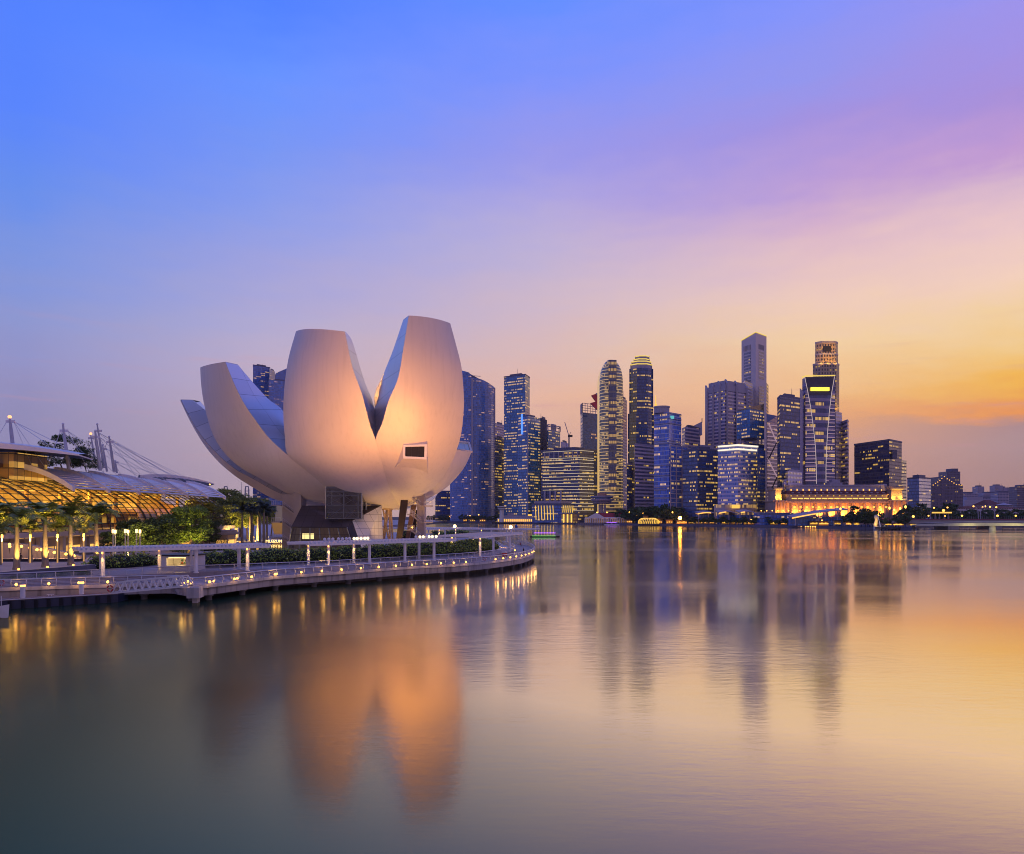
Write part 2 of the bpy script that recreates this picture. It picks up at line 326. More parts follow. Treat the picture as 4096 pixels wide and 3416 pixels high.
m_bulb = glow('warm_bulb', (1, .40, .04), 8)
m_bulbs = glow('warm_bulb_far', (1, .42, .05), 5, False)
m_strip = glow('warm_strip', (1, .46, .06), 1.7, False)
m_gold = glow('gold_strip', (1, .56, .05), 1.1, False)
m_wstrip = glow('white_strip', (1, .80, .52), .7, False)
m_pink = glow('pink_strip', (1, .62, .75), .34, False)
m_red = mat('red_paint', (.5, .05, .04), .5)
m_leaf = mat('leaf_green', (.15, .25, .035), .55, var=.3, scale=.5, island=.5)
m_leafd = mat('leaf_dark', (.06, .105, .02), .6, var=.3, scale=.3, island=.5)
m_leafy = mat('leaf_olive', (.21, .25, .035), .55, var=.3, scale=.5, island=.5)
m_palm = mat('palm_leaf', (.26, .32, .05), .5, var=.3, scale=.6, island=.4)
m_hedge = mat('hedge_leaf', (.28, .38, .045), .5, var=.45, scale=.5, island=.5)
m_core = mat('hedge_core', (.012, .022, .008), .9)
m_blossom = mat('blossom', (.75, .72, .62), .6)
m_bark = mat('bark', (.16, .115, .08), .85, var=.35, scale=3, bump=.3)
m_palmbark = mat('palm_bark', (.27, .23, .19), .8, var=.25, scale=2, bump=.3, stain=.2)
m_grass = mat('grass', (.06, .11, .025), .8, island=.4)
# ================================================================ setting
DZ, UZ, TZ = 2.2, 3.0, 4.0                               # lower deck, upper promenade, palm terrace
def smooth(pts, n):
    """Catmull-Rom through world points, n steps per span"""
    P = [2 * pts[0] - pts[1]] + list(pts) + [2 * pts[-1] - pts[-2]]; out = []
    for i in range(1, len(P) - 2):
        for k in range(n):
            t = k / n; a, b, c, d = P[i - 1], P[i], P[i + 1], P[i + 2]
            out.append(.5 * ((2 * b) + (c - a) * t + (2 * a - 5 * b + 4 * c - d) * t * t + (3 * b - a - 3 * c + d) * t ** 3))
    return out + [P[-2]]
def resample(pts, n):
    pts = [Vector(p) for p in pts]; L = [0]
    for a, b in zip(pts, pts[1:]): L.append(L[-1] + (b - a).length)
    out = []; j = 0
    for i in range(n):
        s = L[-1] * i / (n - 1)
        while j < len(pts) - 2 and L[j + 1] < s: j += 1
        k = (s - L[j]) / max(1e-9, L[j + 1] - L[j]); out.append(pts[j].lerp(pts[j + 1], min(1, k)))
    return out
def every(pts, step, start=0):
    L = 0; nxt = start; out = []
    for a, b in zip(pts, pts[1:]):
        l = (b - a).length
        while nxt <= L + l:
            out.append((a.lerp(b, (nxt - L) / l), (b - a).normalized())); nxt += step
        L += l
    return out
E = smooth([G(x, y, DZ) for x, y in [(-500, 2378), (0, 2356), (440, 2342), (690, 2336), (742, 2346), (800, 2346), (900, 2334), (995, 2322), (1116, 2308), (1357, 2291), (1598, 2273), (1871, 2257), (2036, 2239), (2112, 2223), (2138, 2204), (2116, 2187), (2068, 2176)]], 6)
U = smooth([G(x, y, UZ) for x, y in [(-500, 2338), (0, 2324), (331, 2309), (700, 2292), (1050, 2277), (1313, 2266), (1600, 2249), (1886, 2229), (2006, 2214), (2057, 2200), (2050, 2188), (2010, 2178)]], 6)
BACK = [Vector(p + (UZ,)) for p in [(-8, 300), (-22, 350), (-60, 400), (-112, 420), (-112, 1500), (-900, 1500), (-900, 98)]]
b = MB(); S_ = 5200
b.add([(-S_, -300, 0), (S_, -300, 0), (S_, 5200, 0), (-S_, 5200, 0)])
tag(b.build('water', m_water), 'calm evening bay water', 'water', None, 'structure')
b = MB(); poly = [(p.x, p.y) for p in U + BACK]
b.prism(poly, -2, UZ, 0, 1, 0, False)
b.uv = [(v[0], v[1]) if abs(v[2] - UZ) < .01 else u for v, u in zip([b.v[i] for f in b.f for i in f], b.uv)]
tag(b.build('promenade_ground', [m_concd, m_pave]), 'upper promenade', 'ground', None, 'structure')
# lower boardwalk: planks with a pale concrete edge beam carried on piles
b = MB(); n = 90; Er = resample(E, n); Ur = resample(U, n)
inn = [Vector((u.x, u.y, DZ)) for u in Ur]
acc = 0; Uu = [[], []]
for i in range(n):
    if i: acc += (Er[i] - Er[i - 1]).length
    w = (Er[i] - inn[i]).length; Uu[0].append((acc, w)); Uu[1].append((acc, 0))
b.quads([[e + (i_ - e).normalized() * .35 for e, i_ in zip(Er, inn)], inn], Uu)
def off(e, i_, d, z): v = (i_ - e); v.z = 0; v.normalize(); return Vector((e.x + v.x * d, e.y + v.y * d, z))
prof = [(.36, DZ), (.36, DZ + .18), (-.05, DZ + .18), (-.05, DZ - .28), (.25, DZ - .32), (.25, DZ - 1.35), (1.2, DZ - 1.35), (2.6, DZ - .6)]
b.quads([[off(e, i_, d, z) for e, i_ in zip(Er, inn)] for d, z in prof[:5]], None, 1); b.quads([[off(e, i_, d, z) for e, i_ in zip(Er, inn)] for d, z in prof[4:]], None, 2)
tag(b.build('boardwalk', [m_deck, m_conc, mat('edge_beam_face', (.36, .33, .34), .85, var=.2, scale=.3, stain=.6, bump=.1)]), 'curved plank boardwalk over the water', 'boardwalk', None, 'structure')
# far shore as one sheet with a stone quay
def shore(px):
    T = [(-4000, 1900), (900, 1600), (1700, 1280), (2000, 1100), (2300, 1000), (2550, 905), (2900, 800), (3250, 708), (3500, 646), (3650, 612)]
    for (a, d0), (c, d1) in zip(T, T[1:]):
        if px <= c: return d0 + (d1 - d0) * (px - a) / (c - a)
    return 612 + (px - 3650) * .1
SH = [Vector((XX(p, shore(p)), shore(p), 2.4)) for p in (-4000, 900, 1300, 1700, 2000, 2300, 2550, 2900, 3250, 3500, 3650)]
b = MB(); far = SH + [Vector(p + (2.4,)) for p in [(340, 640), (365, 760), (520, 780), (1500, 900), (5100, 1800), (5100, 5100), (-5100, 5100)]]
b.prism([(p.x, p.y) for p in far], -2, 2.4, 0, 1, 0, False)
tag(b.build('far_shore_ground', [mat('quay_stone', (.13, .12, .16), .8, stain=.3), mat('far_ground', (.05, .05, .05), .9)]), 'far shore', 'ground', None, 'structure')

# ================================================================ promenade furniture
# piles
b0 = None
for i, (p, t) in enumerate(every(E, 7.2, 30)):
    if p.y < 103: continue
    nrm = Vector((-t.y, t.x, 0))
    if nrm.dot(Vector((-40, 260, 0)) - p) < 0: nrm = -nrm
    q = p + nrm * 1.15
    if b0 is None:
        b = MB(); b.lathe((0, 0, 0), [(.45, -2), (.45, .75), (.62, .76), (.62, 1.0)], 12); b0 = b.build('boardwalk_pile', m_concd, None, True); o = b0
    else: o = dup(b0)
    o.location = (q.x, q.y, -.16)
    tag(o, 'round concrete pile under the boardwalk edge, %s from the left' % nth(i), 'pile', 'piles under the boardwalk')
# railings
def railing(name, label, line, step, h, lean, mpost, mrail, start=0, wires=4):
    t = thing(name, label, 'railing', line[0], None)
    proto = None; pts = every(line, step, start)
    for p, d in pts:
        nrm = Vector((-d.y, d.x, 0)); nrm = -nrm if nrm.dot(Vector((-40, 260, 0)) - p) < 0 else nrm
        if proto is None:
            b = MB()
            b.path([(0, 0, 0), (0, -lean * .9, h * .35), (0, -lean, h * .65), (0, -lean * .2, h)], .055, 5)
            proto = b.build('post', mpost); proto.parent = t; o = proto
        else:
            o = proto.copy(); COL.objects.link(o); o.parent = t
        o.location = p - Vector(line[0]); o.rotation_euler = (0, 0, math.atan2(-nrm.x, nrm.y))
    b = MB(); P = [p + Vector((0, 0, h)) for p in line]; b.path(P, .085, 5); b.build('handrail', mrail, t)
    b = MB()
    for k in range(wires): b.path([p + Vector((0, 0, h * (.18 + .7 * k / wires))) for p in line], .028, 3, caps=False)
    b.build('cable', mrail, t)
    return t
m_rail = mat('rail_steel', (.62, .62, .68), .4, .5)
edge = [off(e, i_, .12, DZ + .18) for e, i_ in zip(resample(E, 120), [Vector((u.x, u.y, DZ)) for u in resample(U, 120)])]
vis = [p for p in edge if p.y > 100.5 or p.x > -72]
railing('edge_railing', 'long curved railing with outward bent steel posts on the outer edge of the boardwalk', vis, 1.75, 1.05, .22, m_rail, m_rail)
Ur2 = [p + Vector((0, .25, 0)) for p in resample(U, 100)]
railing('upper_railing', 'thin wire railing along the upper promenade in front of the hedges', [p for p in Ur2 if p.x > -75], 2.3, 1.0, 0, m_rail, m_rail, 0, 5)
# deck edge lamps
def deck_lamp():
    t = thing('deck_lamp', '', 'lamp', (0, 0, 0), 'lamps along the boardwalk edge')
    b = MB(); b.box(-.09, .09, -.06, .06, -.1, .5); b.bar((0, 0, .42), (0, -.16, .42), .07, .07); b.build('bracket', m_steel, t)
    b = MB(); b.ball((0, -.22, .30), .165, 10); b.build('globe', m_bulb, t, True)
    lamp(t, (0, -.8, .5), 22, (1, .55, .18), size=.15)
    return t
LP = [(66, 2349), (197, 2342), (317, 2337), (432, 2330), (749, 2318), (833, 2312), (931, 2314), (1000, 2310), (1100, 2303), (1201, 2296), (1283, 2291), (1362, 2286), (1439, 2281), (1510, 2277), (1579, 2273), (1644, 2269), (1703, 2266), (1760, 2262), (1811, 2259), (1859, 2255), (1977, 2244), (2008, 2240), (2036, 2236), (2060, 2231), (2081, 2227), (2097, 2222), (2111, 2217), (2123, 2212), (2130, 2204)]
base = None
Es = smooth(edge, 1)
for i, (px, py) in enumerate(LP):
    q = min(edge, key=lambda p: abs((p.x / p.y) * F + CX - px) + (0 if p.y < 205 else 999))
    j = edge.index(q); d = (edge[min(j + 1, len(edge) - 1)] - edge[j - 1]).normalized(); nrm = Vector((-d.y, d.x, 0))
    # slide along the edge to the pixel column
    k2 = j + 1 if ((edge[j + 1].x / edge[j + 1].y) - (q.x / q.y)) * ((px - CX) / F - q.x / q.y) > 0 else j - 1
    a_, c_ = q.x / q.y, edge[k2].x / edge[k2].y
    q = q.lerp(edge[k2], max(0, min(1, ((px - CX) / F - a_) / (c_ - a_) if abs(c_ - a_) > 1e-6 else 0)))
    o = base if base else None
    if base is None: base = deck_lamp(); o = base
    else: o = dup(base)
    o.location = q + Vector((0, 0, .05)) - nrm * .1; o.rotation_euler = (0, 0, math.atan2(d.y, d.x))
    o['label'] = 'glowing globe lamp low on the boardwalk railing, %s from the left' % nth(i)
for i, (px, py) in enumerate([(1990, 2187), (2004, 2189), (2018, 2191), (2032, 2193), (2047, 2196), (2057, 2199)]):
    o = dup(base, G(px, py + 6, UZ - .4), .9); o['label'] = 'glowing globe lamp at the back of the rounded deck tip, %s from the left' % nth(i)
for i, (px, py, z) in enumerate([(753, 2334, 2.1), (769, 2340, 2.1), (857, 2333, 2.1), (951, 2321, 2.2), (1101, 2304, 2.3)]):
    o = dup(base, W(px, py, (CH - z) * F / (py - HY) - 1.2) , .1); o['label'] = 'glowing globe lamp by the gangway landing, %s from the left' % nth(i)
# lifebuoys
def lifebuoy(loc, label, rz=0):
    t = thing('lifebuoy', label, 'lifebuoy', loc, 'lifebuoys on the railing'); b = MB(); b2 = MB()
    for k in range(24):
        a, c = 2 * math.pi * k / 24, 2 * math.pi * (k + 1) / 24
        (b2 if k % 6 == 0 else b).tube((.36 * math.cos(a), 0, .36 * math.sin(a)), (.36 * math.cos(c), 0, .36 * math.sin(c)), .1, None, 8)
    o = b.build('ring', m_red, None, True); o.parent = t; o = b2.build('white_band', m_white, None, True); o.parent = t; t.rotation_euler = (0, 0, rz)
lifebuoy(G(6, 2352, DZ) + Vector((0, 0, .75)), 'red lifebuoy hanging on the railing at the far left above the boat')
lifebuoy(W(440, 2354, 98), 'red lifebuoy at the foot of the white gangway')
lifebuoy(G(1939, 2249, DZ) + Vector((0, -.1, .8)), 'red lifebuoy on the boardwalk railing below the right pergola')
# pontoon, its fender piles, its light bollards and a cleat
t = thing('pontoon', 'long low floating pontoon with navy hull moored below the boardwalk', 'pontoon', G(250, 2388, 1.2))
fr = [G(-60, 2405, 1.2), G(29, 2401, 1.2), G(472, 2374, 1.2)]; bk = [p + Vector((-.3, 3.4, 0)) for p in fr]
b = MB(); b.prism([(p.x, p.y) for p in [fr[0], fr[2], bk[2], bk[0]]], -.5, 1.08); b.build('hull', m_navy, t)
b = MB(); dd = Vector((.02, -.05, 0)); b.prism([((p + dd).x, (p + dd).y) for p in [fr[0], fr[2]]] + [(p.x, p.y) for p in [bk[2], bk[0]]], 1.09, 1.2); b.build('deck', mat('pontoon_deck', (.2, .15, .16), .8), t)
b = MB(); b.bar(fr[0] + Vector((0, -.1, .02)), fr[2] + Vector((0, -.1, .02)), .06, .1); b.build('edge_rail', m_white, t)
for k in range(9):
    p = fr[0].lerp(fr[2], .18 + .8 * k / 8.5) + Vector((0, -.16, 0)); b = MB(); b.box(p.x - .22, p.x + .22, p.y - .12, p.y + .1, -.4, 1.05); b.build('fender', m_black, t)
def bollard(px, py, label):
    q = G(px, py, 1.2); t = thing('light_bollard', label, 'bollard', q, 'light bollards on the pontoon')
    b = MB(); b.lathe(q, [(.3, 0), (.3, 1.5), (.001, 1.5)], 16); b.build('post', m_white, t, False)
    b = MB(); b.lathe(q, [(.31, 1.52), (.31, 1.72), (.001, 1.72)], 16); b.build('lamp_ring', m_bulb, t)
    b = MB(); b.lathe(q, [(.34, 1.73), (.34, 1.83), (.001, 1.88)], 16); b.build('cap', m_white, t)
bollard(91, 2392, 'white light bollard on the pontoon nearer the boat'); bollard(326, 2377, 'white light bollard on the pontoon nearer the gangway')
q = G(201, 2385, 1.2); b = MB(); b.tube(q + Vector((-.2, 0, 0)), q + Vector((-.2, 0, .25)), .05); b.tube(q + Vector((.2, 0, 0)), q + Vector((.2, 0, .25)), .05); b.bar(q + Vector((-.45, 0, .26)), q + Vector((.45, 0, .26)), .09, .09)
tag(b.build('mooring_cleat', m_white), 'white mooring cleat on the pontoon between the two bollards', 'cleat')
# pier head the gangway lands on
q = [G(746, 2351, DZ - .05), G(797, 2351, DZ - .05)]; b = MB()
b.prism([(q[0].x, q[0].y), (q[1].x, q[1].y), (q[1].x - .4, q[1].y + 2.6), (q[0].x - .4, q[0].y + 2.6)], .7, DZ - .02)
b.prism([(q[0].x + .5, q[0].y + .6), (q[1].x - .5, q[1].y + .6), (q[1].x - .9, q[1].y + 2.4), (q[0].x, q[0].y + 2.4)], -1, .69)
tag(b.build('pier_head', m_conc), 'square concrete pier head at the top of the gangway', 'pier')
# gangway
ga, gb = W(447, 2373, 98.6), W(750, 2345, 97.6)
t = thing('gangway', 'white steel truss gangway sloping from the pontoon to the pier head', 'gangway', ga)
ax = (gb - ga); off_y = Vector((0, 1.7, 0)); H = Vector((0, 0, 1.35))
b = MB(); b.bar(ga + off_y / 2 + Vector((0, 0, .1)), gb + off_y / 2 + Vector((0, 0, .1)), 1.6, .1); b.build('walkway', m_steel, t)
for s in (0, 1):
    b = MB(); A0, B0 = ga + off_y * s, gb + off_y * s; T0, T1 = A0 + ax * .08 + H, A0 + ax * .93 + H
    b.bar(A0, B0, .16, .18); b.bar(T0, T1, .15, .17); b.bar(A0, T0, .13, .15); b.bar(B0, T1, .13, .15)
    n = 9
    for k in range(n):
        u0, u1 = .08 + .85 * k / n, .08 + .85 * (k + 1) / n
        b.bar(A0 + ax * u0 + H, A0 + ax * (u0 + u1) / 2, .09, .1); b.bar(A0 + ax * (u0 + u1) / 2, A0 + ax * u1 + H, .09, .1)
    b.build('truss_side', m_white, t)
# bumboat at the left edge
q = W(-95, 2432, 88); t = thing('bumboat', 'white hulled boat with dark cabin canopy moored at the far left edge', 'boat', (q.x, q.y, 0))
b = MB(); rows = []
for k in range(13):
    s = k / 12; w = 1.7 * (1 - max(0, (s - .55) / .45) ** 2) ; sh = .95 + .9 * max(0, s - .5) ** 1.5 * 2
    x = q.x - 8 + 14.5 * s * .62 + 2.9; y0 = q.y
    rows.append([(x, y0 - w, sh), (x - .1, y0 - w * .8, .2), (x - .2 * s, y0, -.4), (x - .1, y0 + w * .8, .2), (x, y0 + w, sh)])
b.quads(rows); b.quads([[r[0], r[4]] for r in rows], None, 1); b.build('hull', [m_white, m_dark], t, False)
b = MB(); xe = rows[8][0][0]
b.prism([(xe - 7, q.y - 1.3), (xe, q.y - 1.3), (xe, q.y + 1.3), (xe - 7, q.y + 1.3)], 1.0, 2.7); b.build('cabin', m_dark, t)
b = MB(); b.tube((rows[10][0][0], q.y, 1.2), (rows[10][0][0] - .4, q.y, 3.3), .06); b.tube((rows[11][0][0], q.y - .3, 1.3), (rows[11][0][0], q.y - .3, 2.6), .05); b.tube((rows[9][0][0], q.y + .6, 1.2), (rows[9][0][0], q.y + .6, 2.9), .05); b.build('rail_post', m_white, t)
# pergolas
def pergola(label, f0, f1, depth, posts, top, over=3.0, lit=(), slats=40, group='white pergolas on the promenade'):
    """f0,f1: ground points of the first and last front column; posts: fractions for front columns"""
    t = thing('pergola', label, 'pergola', f0, group)
    d = (f1 - f0); d.z = 0; L = d.length; d.normalize(); nrm = Vector((-d.y, d.x, 0)); nrm = nrm if nrm.y > 0 else -nrm
    a = f0 - d * over; c = f1 + d * over; zt = Vector((0, 0, top - f0.z))
    b = MB(); A_, C_ = a + zt - nrm * 1.3, c + zt - nrm * 1.3; w = depth + 2.6
    for k in range(slats):
        s = k / (slats - 1); p = A_.lerp(C_, s) + d * 0; b.bar(p + Vector((0, 0, .25)), p + nrm * w + Vector((0, 0, .25)), .3, .34)
    b.build('louvre_roof', m_white, t)
    b = MB()
    for v in (0, w): b.bar(A_ + nrm * v, C_ + nrm * v, .12, .36)
    for v in (1.3, 1.3 + depth): b.bar(A_ + nrm * v + d * .2, C_ + nrm * v - d * .2, .2, .22)
    b.build('roof_beam', m_white, t)
    for row, fr_ in enumerate(posts):
        for i, s in enumerate(fr_):
            p = f0 + d * L * s + nrm * depth * row
            b = MB(); b.lathe((p.x, p.y, f0.z), [(.42, 0), (.42, .12), (.28, .13), (.28, top - f0.z - .12)], 14); col = b.build('column', m_white, t, True)
            if (row, i) in lit:
                b = MB(); q = p + Vector((.1, -.46, top - f0.z - .45)); b.lathe(q, [(.001, 0), (.09, 0), (.09, .25), (.001, .25)], 8); b.build('column_lamp', m_bulb, col)
                lamp(t, q + Vector((.02, -.28, -.25)), 120, (1, .55, .16), 'SPOT', .05, p + Vector((0, -.1, 0.3)), 95)
    return t, A_, C_, nrm, d
g = lambda x, y: G(x, y, UZ)
P1 = pergola('long white pergola at the left over the kiosk', g(412, 2308), g(990, 2283), 4.6, [[0, .62, 1], [.02, .41, .64, 1]], 6.9, 3.2, {(0, 0), (1, 1), (0, 2)}, 46)
P2 = pergola('long white pergola with a row of floodlights on its roof in front of the pavilion', g(1314, 2266), g(1736, 2243), 4.8, [[0, .36, .7, 1], [-.05, .35, 1]], 6.95, 4.6, {(0, 0), (1, 0), (1, 1)}, 44)
P3 = pergola('white pergola on tall columns near the rounded tip', g(1920, 2226), g(2038, 2207), 7.5, [[0, .42, 1], [.1, .75, 1.15]], 7.3, 7.5, {(0, 0), (1, 0), (1, 1)}, 30)
P4 = pergola('low white pergola behind the tip with a lamp on its roof, right one', g(1925, 2166), g(2030, 2168), 7, [[0, 1], [0, .6]], 7.2, 8, {(0, 0)}, 26)
P5 = pergola('low white pergola with a lamp on its roof right of the stair tower', g(1756, 2160), g(1822, 2158), 6, [[0, 1], [0, 1]], 7.0, 10, {(0, 0), (0, 1)}, 30)
P6 = pergola('low white pergola seen behind the lattice columns', g(1600, 2154), g(1655, 2155), 6, [[0, 1], [0, 1]], 7.0, 10, {(0, 1)}, 24)
# floodlights on pergola roofs: these wash the museum
def flood(p, label, lit, aim=None, power=0, cone=70):
    t = thing('floodlight', label, 'floodlight', p, 'floodlights on the pergola roof')
    b = MB(); b.tube((p.x, p.y, p.z - .2), (p.x, p.y, p.z + .25), .06); b.build('stem', m_steel, t)
    b = MB(); b.ball((p.x, p.y, p.z + .52), .29, 12); b.build('housing', m_bulb2 if lit else m_white, t, True)
    if power: lamp(t, (p.x, p.y + .6, p.z + 1.1), power, (1, .40, .105) if power > 6000 else (1, .86, .66), 'SPOT', .5, aim, cone)
m_bulb2 = glow('flood_globe', (1, .80, .48), 1.8)
ft, A_, C_, nrm, dd = P2
FLA, FLB, FLC = W(1370, 1600, 184), W(1760, 1560, 183), W(1790, 1700, 184)
i = 0
for s, lit, aim, pw, cn in [(.14, 0, 0, 0, 0), (.165, 0, 0, 0, 0), (.19, 0, 0, 0, 0), (.225, 0, 0, 0, 0), (.25, 0, 0, 0, 0), (.275, 0, 0, 0, 0), (.295, 0, 0, 0, 0), (.325, 1, FLA, FLOOD_A, 50), (.345, 1, FLA, FLOOD_A, 50), (.37, 1, W(1475, 2110, 199), 4600, 28), (.395, 1, FLA, FLOOD_A, 46), (.415, 1, FLB, FLOOD_B * .35, 60),
                        (.755, 0, 0, 0, 0), (.785, 1, FLB, FLOOD_B * .8, 64), (.81, 1, FLC, FLOOD_B * .7, 80), (.835, 0, 0, 0, 0), (.855, 1, FLB, FLOOD_B, 64), (.88, 1, FLC, FLOOD_B * .7, 84), (.91, 1, 0, 0, 0)]:
    p = A_.lerp(C_, s) + nrm * 2.6 + Vector((0, 0, .3)); k = i if s < .5 else i - 12
    flood(p, ('glowing' if lit else 'unlit white') + ' round floodlight on the pergola roof, %s from the left of the %s cluster' % (nth(k), 'left' if s < .5 else 'right'), lit, aim, pw, cn); i += 1
t3, A3, C3, n3, d3 = P3
flood(A3.lerp(C3, .83) + n3 * 1.2 + Vector((0, 0, .2)), 'white round floodlight standing alone on the pergola near the tip', 0)
def bigflood(p, label, aim, power):
    t = thing('floodlight', label, 'floodlight', p, 'bright floodlights on the rear pergola roofs')
    b = MB(); b.tube((p.x, p.y, p.z - .3), (p.x, p.y, p.z + .4), .1); b.build('stem', m_steel, t)
    b = MB(); b.ball((p.x, p.y, p.z + .7), .6, 12); b.build('housing', m_bulb3, t, True)
    lamp(t, (p.x - 1, p.y - 1, p.z + 2), power, (1, .42, .1), 'SPOT', .8, aim, 55)
m_bulb3 = glow('flood_globe_bright', (1, .60, .2), 9)
t5, A5, C5, n5, d5 = P5; t4, A4, C4, n4, d4 = P4
bigflood(A5.lerp(C5, .62) + n5 * 1 + Vector((0, 0, .3)), 'very bright floodlight on the pergola right of the stair tower', W(1800, 1900, 205), FLOOD_E)
bigflood(A4.lerp(C4, .75) + n4 * 1 + Vector((0, 0, .2)), 'bright floodlight on the low pergola behind the tip', W(1800, 1850, 205), FLOOD_E * .5)
# leaves
rng = np.random.RandomState(5)
def leaf_quads(b, C, size, n, spread, flat=.6, m=0):
    """n leaf quads scattered round centre C with radii spread"""
    for _ in range(n):
        while True:
            p = rng.uniform(-1, 1, 3)
            if .15 < p.dot(p) <= 1: break
        c = Vector(C) + Vector((p[0] * spread[0], p[1] * spread[1], p[2] * spread[2]))
        nrm = Vector(rng.normal(0, 1, 3)); nrm.z = abs(nrm.z) + flat; nrm.normalize()
        a = nrm.orthogonal().normalized(); ang = rng.uniform(0, 6.28); a = Matrix.Rotation(ang, 3, nrm) @ a; q = nrm.cross(a)
        s = size * rng.uniform(.6, 1.4)
        b.add([c - a * s, c - q * s * .45 , c + a * s, c + q * s * .45], None, m)
def hedge(label, line, w, h, dens=24, leaf=.2, flowers=1.0):
    t = thing('hedge', label, 'hedge', line[0], 'flowering hedges on the promenade')
    pts = resample(line, max(4, int(sum((y - x).length for x, y in zip(line, line[1:])) / 1.1)))
    core, lf, bl = MB(), MB(), MB(); rows = []
    for i, p in enumerate(pts):
        dr = (pts[min(i + 1, len(pts) - 1)] - pts[max(i - 1, 0)]).normalized(); nr = Vector((-dr.y, dr.x, 0)); nr = nr if nr.y > 0 else -nr
        hh = h * (.82 + .3 * rng.rand()); e = .55 if i in (0, len(pts) - 1) else 1
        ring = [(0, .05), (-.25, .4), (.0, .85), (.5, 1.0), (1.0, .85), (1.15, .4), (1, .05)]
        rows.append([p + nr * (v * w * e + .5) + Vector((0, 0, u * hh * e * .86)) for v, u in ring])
        for _ in range(int(dens * (h + w * .8))):
            u = rng.uniform(0, 1); k = u * 5; j = int(k); f_ = k - j; q = rows[-1][j].lerp(rows[-1][j + 1], f_) + dr * rng.uniform(-.6, .6)
            out = Vector((0, -.2, .25)) * rng.uniform(0, 1.6) - nr * rng.uniform(-.1, .35) * (1 if j < 3 else -.6)
            leaf_quads(lf, q + out, leaf, 1, (.15, .15, .15), .3)
            if rng.rand() < .030 * flowers: leaf_quads(bl, q + out * 1.15 + Vector((0, -.12, .06)), .13, 2, (.06, .06, .06))
    core.quads(rows); core.build('shade_core', m_core, t); lf.build('foliage', m_hedge, t)  # solid dark core painted in for the shade between the leaves
    if bl.f: bl.build('blossom', m_blossom, t)
hedge('hedge of dark flowering shrubs behind the left pergola', [G(348, 2282, UZ), G(450, 2278, UZ), G(560, 2268, UZ), G(640, 2262, UZ)], 2.6, 2.3, 22, .2, .3)
hedge('hedge with white blossoms between the kiosk and the middle pergola', [G(818, 2274, UZ), G(960, 2268, UZ), G(1100, 2262, UZ), G(1300, 2253, UZ), G(1468, 2246, UZ)], 4.0, 3.1)
hedge('hedge with white blossoms in front of the leaning columns and stair tower', [G(1500, 2246, UZ), G(1650, 2237, UZ), G(1800, 2227, UZ), G(1900, 2217, UZ), G(1990, 2202, UZ)], 5.0, 3.3)
hedge('far hedge beside the water right of the stair tower', [g(1742, 2152), g(1800, 2151), g(1880, 2151)], 5, 3, 12, .3, 0)
hedge('small far hedge between the lattice columns and the leaning column', [g(1590, 2153), g(1650, 2153)], 5, 3, 10, .3, 0)
hedge('low hedge in front of the fountain pool left of the glass pavilion', [g(818, 2205), g(930, 2200)], 2, 1.2, 10, .2, 0)
# planter wall, lawn and terrace for the palms
ter = [Vector((-150, 96, TZ)), G(0, 2289, TZ), G(347, 2261, TZ), Vector((-69, 131, TZ)), Vector((-97, 160, TZ)), Vector((-97, 262, TZ)), Vector((-104, 285, TZ)), Vector((-300, 285, TZ)), Vector((-300, 96, TZ))]
b = MB(); b.prism([(p.x, p.y) for p in ter], 2.9, TZ, 0, 1, 0, False)
b.uv = [(v[0], v[1]) if abs(v[2] - TZ) < .01 else u for v, u in zip([b.v[i] for f in b.f for i in f], b.uv)]
tag(b.build('palm_terrace_ground', [mat('planter_wall', (.13, .13, .18), .7, stain=.2), m_pave]), 'raised terrace', 'terrace', None, 'structure')
b = MB()
for _ in range(5200):
    s = rng.rand(); f_ = rng.rand(); a0 = G(-30, 2290, TZ).lerp(G(347, 2261, TZ), s); u0 = G(-30, 2322, UZ).lerp(G(360, 2305, UZ), s)
    p = Vector((a0.x, a0.y - .2, UZ)).lerp(Vector((u0.x, u0.y + 1.0, UZ)), f_ * .85)
    leaf_quads(b, p + Vector((0, 0, .18)), .15, 1, (.1, .1, .12), .1)
tag(b.build('lawn', m_grass), 'strip of low grass below the planter wall', 'grass', None, 'stuff')
# kiosk
k0, k1 = g(634, 2284), g(788, 2281); t = thing('kiosk', 'small white kiosk with dark flat roof and lit serving window', 'kiosk', k0)
kd = 5.0; b = MB(); b.box(k0.x, k0.x + .3, k0.y, k0.y + kd, UZ, 5.4); b.box(k1.x - 1.1, k1.x, k0.y, k0.y + kd, UZ, 5.4); b.box(k0.x + .3, k0.x + 1.3, k0.y, k0.y + .25, UZ, 5.4)
b.box(k0.x + .3, k1.x - 1.1, k0.y + kd - .3, k0.y + kd, UZ, 5.4); b.box(k0.x + 1.3, k1.x - 1.1, k0.y + .02, k0.y + .25, UZ, 3.75); b.box(k0.x + 1.3, k1.x - 1.1, k0.y + .02, k0.y + .25, 5.15, 5.4); b.build('wall', m_white, t)
b = MB(); b.box(k0.x - .25, k1.x + .25, k0.y - .4, k0.y + kd + .3, 5.42, 5.62); b.build('roof', m_dark, t)
b = MB(); b.box(k0.x + 1.2, k1.x - 1.0, k0.y - .25, k0.y + .4, 3.76, 3.84); b.build('counter', m_white, t)
